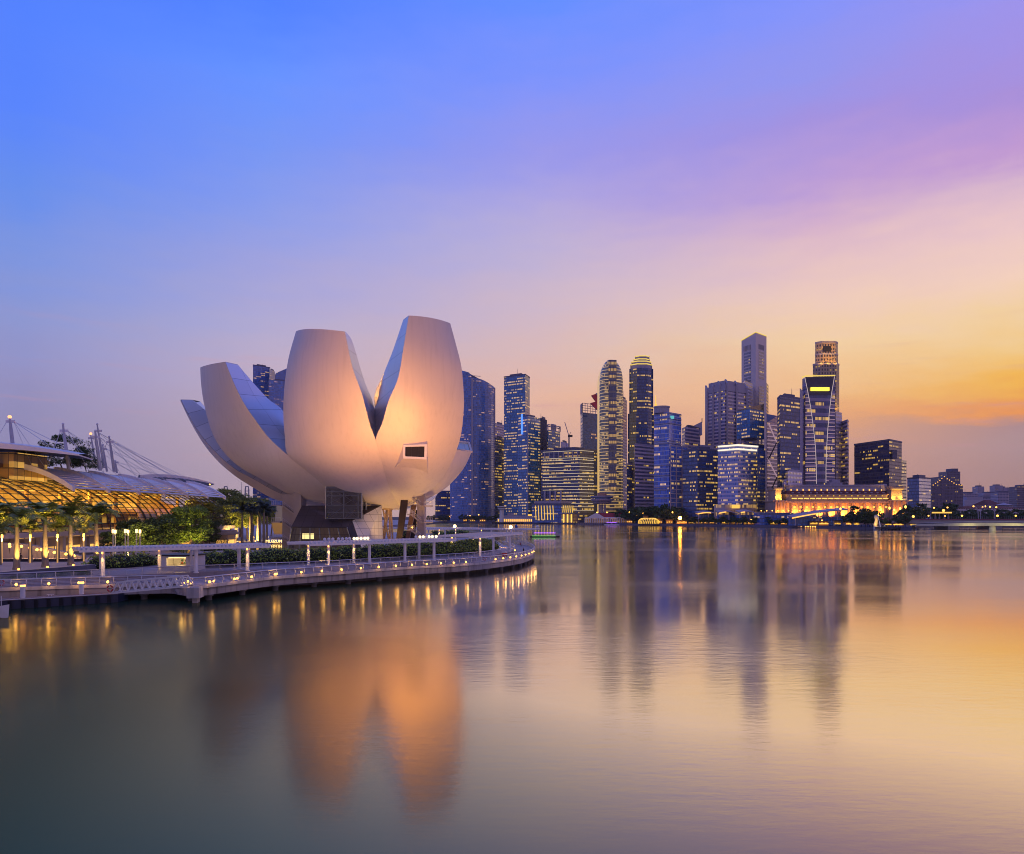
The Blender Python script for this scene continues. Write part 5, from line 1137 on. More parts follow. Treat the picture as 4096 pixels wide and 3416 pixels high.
# --- curved residential tower right of the tallest petal
d = shore(1900) + 45; t = thing('residential_tower', 'tall curved blue glass residential tower right beside the tallest museum petal', 'tower', (XX(1900, d), d, Z0))
px = np.linspace(1800, 1978, 15); f = [(XX(x, d + 26 * ((x - 1890) / 90) ** 2), d + 26 * ((x - 1890) / 90) ** 2) for x in px]
zt = [ZZ(1462 + (x - 1800) * .36, d) if x < 1884 else ZZ(1510 + (x - 1884) ** 2 * .0032, d) for x in px]
fb = f + [(f[-1][0], f[-1][1] + 30), (f[0][0], f[0][1] + 30)]
UO[0] += 1000; b = MB(); b.prism(fb, Z0, zt + [zt[-1], zt[0]], 0, 1, UO[0]); b.build('facade', [fm['residential'], m_cap], t)
for xx in (1884, 1978):
    i = int(np.argmin(abs(px - xx))); b = MB(); b.box(f[i][0] - 1.4, f[i][0] + 1.4, f[i][1] - 1.2, f[i][1] - .1, Z0, zt[i] - 1); b.build('vertical_fin', m_capw, t)
b = MB(); xa = XX(1888, d); b.tube((xa, d, zt[7]), (xa, d, zt[7] + 3), .5); b.bar((xa, d, zt[7] + 3), (XX(1922, d), d, zt[7] + 2), .8, .8); b.build('roof_crane', m_concd, t)
Q('lower blue glass annex at the foot of the curved residential tower', 1812, 1812, 1884, 1900, 20, 'residential', 10, 14, plant=False)
Q('low dark block with red lit floors at the far left of the shore', 1740, 1742, 1812, 1962, 10, 'navy_lit', 10, 10, plant=False)
Q('pale block with two orange lit windows between the two big towers', 1978, 1978, 2018, 1692, 140, 'violet_concrete', 20, 30, cap=m_capw)
Q('dark lower tower with yellow windows left of the tall teal tower', 1978, 1979, 2018, 1748, 60, 'navy_lit', 20, 30)
t, f, d = Q('tall flat topped teal glass tower with many yellow floors', 2016, 2101, 2119, 1496, 90, 'teal_glass', 22, 26, cap=m_cap)
b = MB(); b.prism(grow(f, .3), ZZ(1496, d), ZZ(1491, d)); b.build('roof_screen', m_gold, t)
t, f, d = Q('dark tower with a glowing blue light strip down its corner', 2072, 2112, 2161, 1664, 40, 'teal_glass', 20, 24)
xb = XX(2088, d); yb = f[3][1] * .6 + f[0][1] * .4 - 1.2
b = MB(); b.box(XX(2084, yb), XX(2091, yb), yb - 1, yb, ZZ(1737, yb), ZZ(1657, yb)); b.build('blue_light_strip', glow('blue_led', (.05, .2, 1), 1.8, False), t)
b = MB(); b.box(XX(2111, d) - .5, XX(2111, d) + .8, d - 1.2, d - .2, Z0, ZZ(1664, d)); b.build('corner_fin', m_capw, t)
Q('windowless dark block standing behind the blue striped tower', 2160, 2162, 2188, 1670, 85, mat('blank_wall', (.035, .035, .07), .8), 20, 30)
t, f, d = Q('glass tower with open steel frame on its roof right of the dark block', 2188, 2192, 2241, 1718, 70, 'teal_glass', 20, 30, plant=False)
zt = ZZ(1718, d); zh = ZZ(1698, d); b = MB()
for p, q_ in zip(f, f[1:] + f[:1]): b.bar((*p, zt), (*p, zh), 1.3, 1.3); b.bar((*p, zh), (*q_, zh), 1.3, 1.3)
b.build('roof_frame', m_capw, t); b = MB(); b.prism(grow(f, .4), zt, ZZ(1690, d)); b.build('plant_room', m_capw, t)
Q('small pale block beside the tower crane', 2243, 2243, 2273, 1766, 120, 'blue_white', 20, 30)
d = shore(2280) + 90; t = thing('tower_crane', 'pale tower crane with raised jib between the frame topped tower and the red crowned tower', 'crane', (XX(2276, d), d, 40)); b = MB(); b.bar((XX(2276, d), d, 60), (XX(2276, d), d, ZZ(1742, d)), 2, 2); b.build('mast', m_concd, t)
b = MB(); b.bar((XX(2276, d), d, ZZ(1745, d)), (XX(2259, d), d, ZZ(1689, d)), 1, 1); b.build('jib', m_capw, t); b = MB(); b.bar((XX(2272, d), d, ZZ(1744, d)), (XX(2290, d), d, ZZ(1744, d)), 2.4, 3.0); b.build('counter_jib', m_dark, t)
b = MB(); b.bar((XX(2276, d), d, ZZ(1742, d)), (XX(2284, d), d, ZZ(1728, d)), .7, .7); b.build('apex', m_concd, t)
# --- wide block with white light bands
t, f, d = Q('wide dark office block ringed by thin white light bands', 2164, 2318, 2388, 1795, 40, 'white_banded', 30, 20, cap=m_cap)
C, Rr, L = Vector(f[0]), Vector(f[1]), Vector(f[3])
for y in (1802, 1830, 1839, 1852, 1866, 1880, 1893, 1906, 1919, 1932, 1945, 1958, 1971, 1984, 1998, 2013, 2027, 2041):
    z = ZZ(y, d); a = L.lerp(C, .05) if y < 1960 else L.lerp(C, .58); c = C.lerp(Rr, .8); b = MB()
    o_ = Vector((0, -.6, 0)); b.bar(Vector((*a, z)) + o_, Vector((*C, z)) + o_, .5, .5); b.bar(Vector((*C, z)) + o_, Vector((*c, z)) + o_, .5, .5); b.build('light_band', m_wstrip, t)
b = MB()
for s in np.linspace(.1, .95, 8): p = L.lerp(C, s); b = MB(); b.box(p.x - .8, p.x + .8, p.y - 1, p.y, ZZ(1828, d), ZZ(1804, d)); b.build('crown_column', m_capw, t)
for s in (.1, .24, .38, .52): p = L.lerp(C, s); b = MB(); b.lathe((p.x, p.y - 2, 0), [(1.3, ZZ(2010, d)), (1.3, ZZ(1962, d))], 8); b.build('column', m_capw, t)
# glass cube hotel at the water
t, f, d = Q('glass waterfront hotel with slanted gold light fins', 2128, 2245, 2322, 2014, 4, 'dark_blue_glass', 14, 26, name='waterfront_hotel', cat='hotel', cap=m_cap, plant=False)
b = MB(); b.prism(grow(f, .9), ZZ(2013, d), ZZ(2003, d)); b.build('roof_terrace', m_capw, t)
C, Rr, L = Vector(f[0]), Vector(f[1]), Vector(f[3])
for k in range(7):
    p = L.lerp(C, .14 + .10 * k); b = MB(); b.bar((p.x, p.y - .6, ZZ(2080, d)), (p.x - 1.0, p.y - .6, ZZ(2022, d)), .9, .5); b.build('light_fin', m_gold, t)
for k in range(7):
    p = C.lerp(Rr, .08 + .1 * k); b = MB(); b.bar((p.x, p.y - .6, ZZ(2050, d)), (p.x + .6, p.y - .6, ZZ(2022, d)), .9, .5); b.build('light_fin', m_gold, t)
b = MB()
for k in range(4): p = C.lerp(Rr, .12 + .2 * k); b.box(p.x - .9, p.x + .9, p.y - 3, p.y - 1, Z0, ZZ(2056, d))
b.build('porch_column', m_strip, t); b = MB(); p, q_ = C, C.lerp(Rr, .82); b.bar((p.x, p.y - 2, ZZ(2055, d)), (q_.x, q_.y - 2, ZZ(2055, d)), 3, 1.4); b.build('porch_roof', m_capw, t)
# saucer tower
d = shore(2408) + 25; q = Vector((XX(2408, d), d, Z0)); t = thing('saucer_tower', 'pale tower with a round saucer restaurant on slim columns', 'tower', q); b = MB()
for x in (2398, 2408, 2419): b.lathe((XX(x, d), d - 1, 0), [(1.5, Z0), (1.5, ZZ(2018, d))], 8)
b.build('column', m_capw, t); b = MB(); b.lathe((q.x, q.y, 0), [(5, ZZ(2017, d)), (12, ZZ(2014, d)), (13, ZZ(2010, d)), (10, ZZ(2009, d)), (14.5, ZZ(2002, d)), (15, ZZ(1996, d))], 32); b.build('saucer', m_capw, t)
b = MB(); b.lathe((q.x, q.y, 0), [(14.4, ZZ(1996, d)), (14.4, ZZ(1988, d))], 32, 0, 90); b.build('window_ring', fm['navy_lit'], t); b = MB(); b.lathe((q.x, q.y, 0), [(15.2, ZZ(1988, d)), (15.2, ZZ(1984, d)), (6, ZZ(1983, d))], 32); b.build('roof_rim', m_capw, t)
b = MB(); b.lathe((q.x, q.y, 0), [(6, ZZ(1983, d)), (6, ZZ(1971, d)), (.1, ZZ(1971, d))], 20); b.build('roof_drum', mat('terracotta', (.5, .26, .16), .7), t)
# red crowned tower
t, f, d = Q('cylindrical tower under scaffold frame topped by curved red and white fins', 2322, 2330, 2402, 1650, 110, 'construction', 20, 24, plant=False)
zt, zh = ZZ(1650, d), ZZ(1612, d); b = MB(); nn = 7
for i in range(nn + 1):
    for a, c in ((f[3], f[0]), (f[0], f[1])): p = Vector(a).lerp(Vector(c), i / nn); b.bar((p.x, p.y, zt), (p.x, p.y, zh), .7, .7)
for z in np.linspace(zt, zh, 5):
    for a, c in ((f[3], f[0]), (f[0], f[1])): b.bar((*a, z), (*c, z), .7, .7)
b.build('open_frame', m_capw, t)
def fin(name, pts, dd, th, m):
    b = MB(); A_ = [W(x, y, dd) for x, y in pts]; B_ = [p + Vector((0, th, 0)) for p in A_]; b.add(A_); b.add(B_[::-1]); b.quads([A_, B_], None, 0, True); return b.build(name, m, t)
fin('red_fin', [(2366, 1581), (2384, 1575), (2402, 1612), (2402, 1660), (2390, 1640), (2362, 1612), (2384, 1606)], d - 2, 6, mat('crimson', (.45, .02, .06), .5)); fin('white_fin', [(2384, 1572), (2402, 1571), (2402, 1606), (2394, 1596)], d - 3, 5, m_capw)
# arch topped golden tower
d = shore(2450) + 60; t = thing('round_topped_tower', 'bright golden tower with rounded arched top and a darker centre strip', 'tower', (XX(2450, d), d, Z0)); b = MB(); P, Uv = [], []
for y in list(range(2060, 1520, -36)) + [1520, 1500, 1485, 1470, 1458, 1448, 1440, 1435, 1432]:
    k = 1 if y > 1520 else max(.3, math.sqrt(max(0, 1 - ((1520 - y) / 92) ** 2))); row, ur = [], []
    for j in range(25):
        a = math.pi * (j / 24); c, s_ = math.cos(a), math.sin(a); sx = math.copysign(abs(c) ** .7, c); row.append((XX(2450, d) - sx * 47 / F * d * k, d + 16 - 16 * abs(s_) ** .8 * k, ZZ(y, d))); ur.append((j * 1.9, ZZ(y, d)))
    P.append(row); Uv.append(ur)
b.quads(P, Uv); b.add(P[-1]); b.quads([[r[0], (r[0][0], r[0][1] + 24, r[0][2]), (r[-1][0], r[-1][1] + 24, r[-1][2]), r[-1]] for r in P]); b.build('facade', fm['golden_glass'], t, True)
b = MB(); w = 13; P2_ = [[(XX(2450 - 16, d), d - .8, ZZ(y, d)), (XX(2450 + 16, d), d - .8, ZZ(y, d))] for y in (1960, 1470, 1440)]; b.quads(P2_, [[(0, r[0][2]), (20, r[0][2])] for r in P2_]); b.quads([[p, (p[0], p[1] + 2, p[2])] for p in (P2_[0][0], P2_[1][0], P2_[2][0])]); b.quads([[p, (p[0], p[1] + 2, p[2])] for p in (P2_[0][1], P2_[1][1], P2_[2][1])]); b.build('centre_strip', facade('centre_strip', (.05, .06, .10), (.20, .18, .14), 1.8, 8.8, .3, .06, .62, 8, (1, .56, .08), .9, drop=.1), t)
Q('blue glass slab directly behind the golden round topped tower', 2484, 2486, 2508, 1590, 110, 'dark_blue_glass', 20, 26)
# octagonal dark tower with lit crown
d = shore(2567) + 130; t = thing('office_tower', 'tall dark chamfered tower with a stepped crown of yellow light lines', 'tower', (XX(2567, d), d, Z0))
def octo(x0, x1, d, ch=.28, dep=1.0):
    a, c = XX(x0, d), XX(x1, d); w = c - a; k = w * ch; dp = w * dep; return [(a + k, d), (c - k, d), (c, d + k), (c, d + dp - k), (c - k, d + dp), (a + k, d + dp), (a, d + dp - k), (a, d + k)]
tower(None, octo(2516, 2620, d, .28, .5), ZZ(1652, d), 'navy_lit', t=t, plant=False); tower(None, octo(2521, 2617, d + 2, .28, .5), ZZ(1470, d), 'navy_lit', t=t, plant=False, z0=ZZ(1652, d) + .02)
for x0, x1, y0, y1 in ((2522, 2612, 1470, 1452), (2526, 2608, 1451.8, 1441), (2534, 2602, 1440.8, 1432), (2540, 2600, 1431.8, 1420)):
    o_ = octo(x0 + 3, x1, d + 4, .28, .5); b = MB(); b.prism(o_, ZZ(y0, d), ZZ(y1, d)); c_ = b.build('crown_tier', m_capw, t); b = MB(); b.prism(grow(o_, 1.03), ZZ(y1, d) - 1.0, ZZ(y1, d) + .3); b.build('light_line', m_gold2, c_)
Q('grey block with horizontal white bands in front of the crowned tower', 2538, 2540, 2616, 1774, 50, 'band_concrete', 20, 26, cap=m_capw)
Q('slim dark block left of the grey banded block', 2507, 2508, 2537, 1854, 40, 'navy_lit', 16, 20, cap=m_capw)
t, f, d = Q('blue glass tower with white lit bands and a rounded drum on top', 2616, 2676, 2725, 1648, 60, 'blue_white', 16, 20, plant=False)
b = MB(); b.lathe((XX(2648, d + 12), d + 14, 0), [(9.5, ZZ(1648, d)), (9.5, ZZ(1626, d)), (10.2, ZZ(1625, d)), (10.2, ZZ(1620, d)), (.1, ZZ(1620, d))], 24); b.build('roof_drum', m_capw, t)
b = MB(); b.tube((XX(2624, d + 12), d + 14, ZZ(1622, d)), (XX(2624, d + 12), d + 14, ZZ(1574, d)), .9, .4); b.ball((XX(2624, d + 12), d + 14, ZZ(1612, d)), 1.8); b.build('antenna', m_gold, t)
b = MB(); b.box(XX(2683, d), XX(2698, d), d + 2, d + 4.4, ZZ(1674, d), ZZ(1662, d)); b.build('roof_sign', glow('teal_sign', (.1, .6, .6), .8, False), t)
C, Rr, L = Vector(f[0]), Vector(f[1]), Vector(f[3])
for y in (1652, 1672, 1692, 1762, 1772, 1860, 1900, 1948, 1958, 1990):
    b = MB(); z = ZZ(y, d); o_ = Vector((0, -.7, 0)); b.bar(Vector((*L, z)) + o_, Vector((*C, z)) + o_, .7, 1.1); b.bar(Vector((*C, z)) + o_, Vector((*Rr, z)) + o_, .7, 1.1); b.build('white_band', m_capw, t)
t, f, d = Q('white framed blue glass annex at the foot of the white banded blue tower', 2680, 2682, 2750, 1780, 36, 'blue_white', 14, 20, plant=False, cap=m_capw)
for k in range(4): p = Vector(f[0]).lerp(Vector(f[1]), k / 3); b = MB(); b.box(p.x - .6, p.x + .6, p.y - 1, p.y - .1, Z0, ZZ(1780, d)); b.build('vertical_fin', m_capw, t)
t, f, d = Q('violet grey tower with a pointed wedge fin at its right top', 2727, 2740, 2801, 1706, 110, 'violet_concrete', 20, 26)
fin('wedge_fin', [(2772, 1704), (2808, 1686), (2809, 1740), (2803, 1740), (2802, 1712)], d - 3, 8, m_capw); b = MB(); b.tube((XX(2808, d), d, ZZ(1690, d)), (XX(2808, d), d, ZZ(1673, d)), .5); b.build('antenna', m_dark, t)
Q('broad dark navy glass block left of the pale hotel', 2731, 2790, 2872, 1794, 40, 'navy_lit', 22, 18, cap=m_cap); 
f, d = qf(2800, 2802, 2852, 60, 10, 10); b = MB(); b.prism(f, ZZ(1794, d), ZZ(1779, d)); tag(b.build('roof_plant', m_capw), 'pale plant room on the roof of the broad navy block', 'plant room')
# finned concrete tower
t, f, d = Q('lilac concrete tower with tall fins rising above its roof', 2828, 2900, 2986, 1540, 150, 'violet_concrete', 26, 24, plant=False)
b = MB(); b.prism(grow(f, .92), ZZ(1540, d), ZZ(1520, d)); b.build('roof_storey', m_capw, t)
C, Rr, L = Vector(f[0]), Vector(f[1]), Vector(f[3])
for a, c, s, yt in ((L, C, 0, 1524), (L, C, .33, 1518), (L, C, .7, 1516), (C, Rr, .08, 1512), (C, Rr, .52, 1512), (C, Rr, 1, 1520)):
    p = a.lerp(c, s); b = MB(); b.prism([(p.x - 1, p.y - 2.6), (p.x + 1, p.y - 2.6), (p.x + 1, p.y + 6), (p.x - 1, p.y + 6)], Z0, [ZZ(yt, d) - 6, ZZ(yt, d) - 6, ZZ(yt, d), ZZ(yt, d)]); b.build('fin', m_capw, t)
b = MB(); o_ = Vector((0, -1.0)); b.prism([tuple(L + o_), tuple(C + o_), tuple(Rr + o_), tuple(Rr), tuple(C + Vector((0, 2))), tuple(L)], ZZ(1562, d), ZZ(1538, d)); b.build('parapet_band', m_capw, t)
Q('pale stepped shoulder block at the left of the tallest tower', 2972, 2980, 3010, 1522, 200, 'pale_grid', 20, 24)
# tallest slab, corner to the viewer
f, d = qf(2966, 3023, 3066, 250, 26, 22); t = thing('office_tower', 'tallest pale concrete tower with lit sloping roof edge and two window grids', 'tower', (*f[0], Z0))
zt = [ZZ(1330, d), ZZ(1346, d + 22), ZZ(1358, d + 48), ZZ(1363, d + 26)]; m_tall = mat('pale_concrete', (.74, .63, .62), .7, var=.06, scale=.05)
b = MB(); b.prism(f, Z0, zt); b.build('shaft', m_tall, t); C, Rr, L = Vector(f[0]), Vector(f[1]), Vector(f[3])
for a, c, s0, s1 in ((L, C, .18, .66), (C, Rr, .28, .76)):
    for y0, y1 in ((2000, 1540), (1510, 1400)) if a == C else ((2000, 1395),):
        p, q_ = a.lerp(c, s0), a.lerp(c, s1); n_ = Vector((-(c - a).y, (c - a).x)).normalized(); n_ = n_ if n_.y < 0 else -n_; p = p + n_ * .3; q_ = q_ + n_ * .3; l = (q_ - p).length
        b = MB(); z0_, z1_ = ZZ(y0, d), ZZ(y1, d); b.add([(*p, z0_), (*q_, z0_), (*q_, z1_), (*p, z1_)], [(0, z0_), (l, z0_), (l, z1_), (0, z1_)]); b.build('window_grid', facade('tall_windows', (.03, .04, .09), (.52, .44, .44), 1.9, 4.3, .35, .3, .09, 4, Y1, 1.1) if 'tall_windows' not in bpy.data.materials else bpy.data.materials['tall_windows'], t)
    b = MB()
    for k in range(6): p = a.lerp(c, s0 + .1 * k * .9) - Vector((0, .3)); b.box(p.x - .5, p.x + .5, p.y - .3, p.y + .4, ZZ(1392, d), ZZ(1372, d))
    b.build('roof_louvre', m_concd, t)
b = MB(); b.bar((*L, zt[3] + .5), (*C, zt[0] + .5), 1.0, 1.0); b.bar((*C, zt[0] + .5), (*Rr, zt[1] + .5), 1.0, 1.0); b.build('lit_roof_edge', m_gold2, t)
Q('narrow dark slab against the right side of the tallest tower', 3066, 3066, 3074, 1532, 230, 'navy_lit', 16, 20, plant=False)
# sky terrace tower
t, f, d = Q('dark glass tower interrupted by open planted terraces below the tallest tower', 2947, 3000, 3057, 1634, 120, 'teal_glass', 24, 20, z0=ZZ(1750, shore(3000) + 120), plant=False)
b = MB(); f2 = grow(f, .97); b.prism(f2, ZZ(1634, d), [ZZ(1628, d), ZZ(1606, d), ZZ(1606, d), ZZ(1632, d)]); b.build('sloped_crown', m_glassd, t)
tower(None, [f[0], f[1], f[2], ((f[3][0] + f[0][0]) / 2, f[3][1])], ZZ(1772, d), 'navy_lit', t=t, plant=False); b = MB()
for s in (.1, .35, .6, .85): p = Vector(f[3]).lerp(Vector(f[0]), s) if s < .5 else Vector(f[0]).lerp(Vector(f[1]), s); b.lathe((p.x, p.y + 2, 0), [(1.1, ZZ(1772, d)), (1.1, ZZ(1750, d))], 8)
b.build('terrace_column', m_capw, t)
Q('narrow dark glass shaft with lit floors right of the pale hotel', 3028, 3030, 3062, 1790, 60, 'navy_lit', 12, 16, plant=False)
# pale hotel with two white rings
t, f, d = Q('pale glass hotel with two bright white light rings around its top', 2871, 2952, 3031, 1780, 42, 'hotel_pale', 20, 20, name='hotel_tower', cat='hotel', plant=False)
C, Rr, L = Vector(f[0]), Vector(f[1]), Vector(f[3])
for y, w in ((1780, 2.2), (1796, 2.0)):
    b = MB(); z = ZZ(y, d); o_ = Vector((0, -.8, 0)); b.bar(Vector((*L, z)) + o_, Vector((*C, z)) + o_, 1, w * .8); b.bar(Vector((*C, z)) + o_, Vector((*Rr, z)) + o_, 1, w * .8); b.build('light_ring', glow('ring_light', (1, .84, .62), 1.2, False) if y == 1780 else bpy.data.materials['ring_light'], t)
b = MB(); f2, d2 = qf(2856, 2900, 3040, 22, 12, 14); b.prism(f2, Z0, ZZ(2018, d2)); b.build('podium', facade('podium_glow', (.35, .22, .12), (.35, .28, .3), 1.8, 9, .3, .2, .5, 2, (1, .55, .1), .7), t)
b = MB(); b.bar((XX(2925, d2), d2 - 2, ZZ(2026, d2)), (XX(2956, d2), d2 - 2, ZZ(2026, d2)), 1, 4); b.build('entrance_sign', m_gold, t)
# pink glass
f, d = qf(3066, 3070, 3109, 140, 20, 30); t = tower('pink lit glass tower with a slanted top and zigzag light lines', f, [ZZ(1690, d), ZZ(1650, d), ZZ(1645, d), ZZ(1646, d)], 'pink_glass', plant=False)
zz = [(3074, 1692), (3107, 1770), (3073, 1838), (3108, 1908), (3074, 1985), (3088, 2014)]
for i, (a, c) in enumerate(zip(zz, zz[1:])): strip(t, W(*a, d - 1.5), W(*c, d - 1.5), 1.1, m_pink if i % 2 == 0 else m_dark, 'light_line')
for k in range(22): y = 1700 + 15 * k; strip(t, W(3070, y, d - 1.2), W(3108, y + 3, d + 28), .7, m_pink, 'floor_light')
Q('black glass tower full of yellow lit windows left of the flared tower', 3109, 3121, 3200, 1580, 90, 'navy_lit', 22, 20, cap=m_cap)
Q('thin pale lilac slab between the black tower and the flared tower', 3199, 3199, 3211, 1552, 130, mat('lilac_wall', (.3, .28, .45), .6), 14, 18, plant=False)
# flared tower with light lines
t, f, d = Q('tower with white light lines flaring outward towards its yellow lit sign', 3209, 3222, 3340, 1508, 160, 'hourglass', 14, 8, plant=False)
zt = ZZ(1508, d); C, Rr = Vector(f[0]), Vector(f[1])
def onf(x, y, o=1.2): dd_ = d + 8 * (x - 3222) / 118; return W(x, y, dd_ - o)
b = MB(); b.add([onf(3222, 1508, .5), onf(3338, 1508, .5), onf(3326, 1580, .5), onf(3236, 1580, .5)]); b.build('crown_panel', mat('crown_panel_dark', (.04, .035, .08), .4), t)
m_pale = glow('pale_line', (1, .78, .72), .5, False)
ll = [(3219, 1508), (3230, 1560), (3243, 1630), (3254, 1710), (3262, 1790), (3265, 1860), (3266, 1935)]; rl = [(3338, 1506), (3327, 1570), (3318, 1640), (3311, 1720), (3306, 1800), (3304, 1870), (3304, 1935)]
for pl in (ll, rl):
    b = MB(); b.path([onf(x, y, 2.2) for x, y in pl], .36, 5); b.build('light_line', m_pale, t)
for k in range(25):
    y = 1576 + 14.4 * k; xl = float(np.interp(y, [p[1] for p in ll], [p[0] for p in ll])); xr = float(np.interp(y, [p[1] for p in rl], [p[0] for p in rl]))
    strip(t, onf(3222, y + 1, 1), onf(xl, y, 1), .65, m_pink, 'floor_light'); strip(t, onf(xr, y, 1), onf(3339, y + 1, 1), .65, m_pink, 'floor_light')
b = MB(); a = [onf(3244, 1563, 2.5), onf(3318, 1563, 2.5), onf(3318, 1549, 2.5), onf(3244, 1549, 2.5)]; b.quads([a, [p + Vector((0, 1.5, 0)) for p in a]], None, 0, True); b.add(a); b.build('lit_sign', glow('sign_yellow', (1, .78, .04), 1.6, False), t)
strip(t, W(3209, 1508, d + 12), W(3222, 1504, d - 1), 1.2, m_gold2, 'roof_light'); strip(t, onf(3222, 1504, 1), onf(3340, 1502, 1), 1.2, m_gold2, 'roof_light')
# stepped tower lit gold
d = shore(3305) + 230; t = thing('office_tower', 'stepped granite tower with golden lit setbacks behind the flared tower', 'tower', (XX(3305, d), d, Z0))
for x0, x1, y0, y1, dd_ in ((3262, 3366, 2062, 1452, 0), (3270, 3360, 1451.8, 1408, 6), (3270, 3359, 1407.8, 1358, 9)):
    tower(None, octo(x0, x1, d + dd_, .2, .45), ZZ(y1, d), 'stone_gold', t=t, plant=False, z0=ZZ(y0, d), cap=m_capw, caph=2)
for x, y in ((3285, 1447), (3345, 1447), (3315, 1446), (3300, 1402), (3345, 1402)): lamp(t, W(x, y + 6, d - 6), 9000, (1, .5, .04), 'SPOT', 1, W(x, y - 22, d + 6), 110)
b = MB(); b.box(XX(3305, d), XX(3336, d), d + 8.6, d + 12, ZZ(1400, d), ZZ(1378, d)); b.build('recess', m_dark, t)
for x in (3350, 3361): lamp(t, W(x, 1650, d - 5), 6000, (1, .55, .04), 'SPOT', 1, W(x, 1610, d + 4), 90)
Q('slim pale shaft at the right foot of the stepped gold tower', 3342, 3343, 3368, 1645, 215, 'pale_grid', 14, 14, plant=False)
Q('lilac slab tower with ribbed floors right of the stepped gold tower', 3368, 3390, 3395, 1678, 220, 'band_concrete', 20, 14, cap=m_capw, plant=False)
t, f, d = Q('old white stone building with stepped roof left of the flared tower foot', 3140, 3152, 3208, 1884, 90, 'old_white', 14, 20, name='old_building', cat='building', plant=False); b = MB(); b.prism(grow(f, .82), ZZ(1884, d), ZZ(1876, d)); b.build('roof_storey', m_capw, t)
f, d = qf(3128, 3136, 3165, 80, 14, 20); tower(None, f, ZZ(1918, d), 'old_white', t=t, plant=False)
# --- right group
t, f, d = Q('big dark glass block with sloping top line and a lower right wing', 3417, 3557, 3607, 1757, 250, 'dark_block', 60, 30, plant=False, cap=m_cap)
f2, d2 = qf(3557, 3560, 3626, 262, 20, 30); tower(None, f2, ZZ(1835, d2), 'dark_block', t=t, plant=False)
b = MB(); b.bar(W(3418, 1818, d + 56), W(3445, 1817, d + 46), 1, 4); b.build('roof_letters', facade('letters_far', (.05, .05, .08), (.05, .05, .08), 1.4, 5, .05, .3, 1, 1, (1, .85, .7), .55, drop=.25), t)
b = MB(); b.box(XX(3570, d), XX(3588, d), d - .0, d + 5, ZZ(1835, d), ZZ(1800, d)); b.build('facade_bay', fm['dark_block'], t)
Q('mid height blue glass block right of the big dark block', 3629, 3676, 3723, 1908, 330, 'dark_blue_glass', 24, 24, cap=m_cap)
d = 1010; t = thing('stepped_block', 'dark block with stepped rounded bays and tiny warm lamps on each step', 'building', (XX(3790, d), d, Z0)); st = [(3728, 3737, 1940), (3737, 3746, 1933), (3746, 3755, 1928), (3755, 3763, 1922), (3763, 3771, 1914), (3771, 3784, 1906), (3784, 3793, 1915), (3793, 3802, 1920), (3802, 3811, 1926), (3811, 3820, 1932), (3820, 3831, 1938), (3831, 3841, 1939), (3841, 3852, 1940)]
for x0, x1, y in st:
    b = MB(); a, c = XX(x0, d), XX(x1, d) - .05; UO[0] += 100; b.prism([(a, d), (c, d), (c, d + 30), (a, d + 30)], Z0, ZZ(y, d), 0, 1, UO[0]); r = (c - a) / 2; b.lathe(((a + c) / 2, d + r, 0), [(r, ZZ(y, d)), (r * .8, ZZ(y, d) + r * .6), (.05, ZZ(y, d) + r)], 10, 1); o = b.build('bay', [fm['gothic'], m_cap], t); b = MB(); b.box((a + c) / 2 - .5, (a + c) / 2 + .5, d - .5, d - .05, ZZ(y, d) - .6, ZZ(y, d) + .5); b.build('step_lamp', m_strip, o)
d = 1300; f = [(XX(3788, d), d), (XX(3841, d), d), (XX(3841, d), d + 26), (XX(3788, d), d + 26)]; t = tower('slim grey apartment tower rising behind the stepped block', f, ZZ(1886, d), 'gothic', 'apartment_tower', plant=False); b = MB(); b.box(XX(3810, d), XX(3834, d), d + 1, d + 20, ZZ(1886, d), ZZ(1874, d)); b.build('roof_block', m_cap, t)
for i, (x0, x1, y, d, lb) in enumerate([(3854, 3912, 1974, 1500, 'far low pale slab of flats beside the stepped block'), (3911, 3937, 1946, 2100, 'far hazy square tower of flats, left one'), (3980, 4012, 1942, 2200, 'far hazy tower of flats, highest of the right cluster'), (4012, 4030, 1950, 2250, 'far hazy tower of flats next to the highest one'), (4028, 4046, 1954, 2300, 'far hazy tower of flats at the right of the cluster'), (3935, 4000, 1972, 1900, 'far long low block of flats behind the white hall'), (3992, 4068, 1970, 1600, 'far long pale block of flats at the right'), (4069, 4140, 1946, 1500, 'dark block of flats cut by the right edge'), (3904, 3990, 1992, 1700, 'long hazy slab behind the white hall')]):
    f = [(XX(x0, d), d), (XX(x1, d), d), (XX(x1, d), d + 25), (XX(x0, d), d + 25)]; tower(lb, f, ZZ(y, d), 'far_flats' if i != 7 else 'gothic', 'apartment_block', 'flats', plant=True)
d = 1250; t, = (thing('exhibition_hall', 'low white hall behind the dark trees at the right', 'hall', (XX(3900, d), d, Z0)),); b = MB(); b.box(XX(3858, d), XX(3955, d), d, d + 40, Z0, ZZ(2000, d)); b.build('hall_wall', mat('hall_white', (.5, .47, .55), .7), t); b = MB(); b.box(XX(3870, d), XX(3935, d), d + 2, d + 30, ZZ(2000, d), ZZ(1988, d)); b.build('upper_hall', m_capw, t)
m_tileR = mat('red_roof_tile', (.16, .035, .028), .8, var=.2, scale=.3)
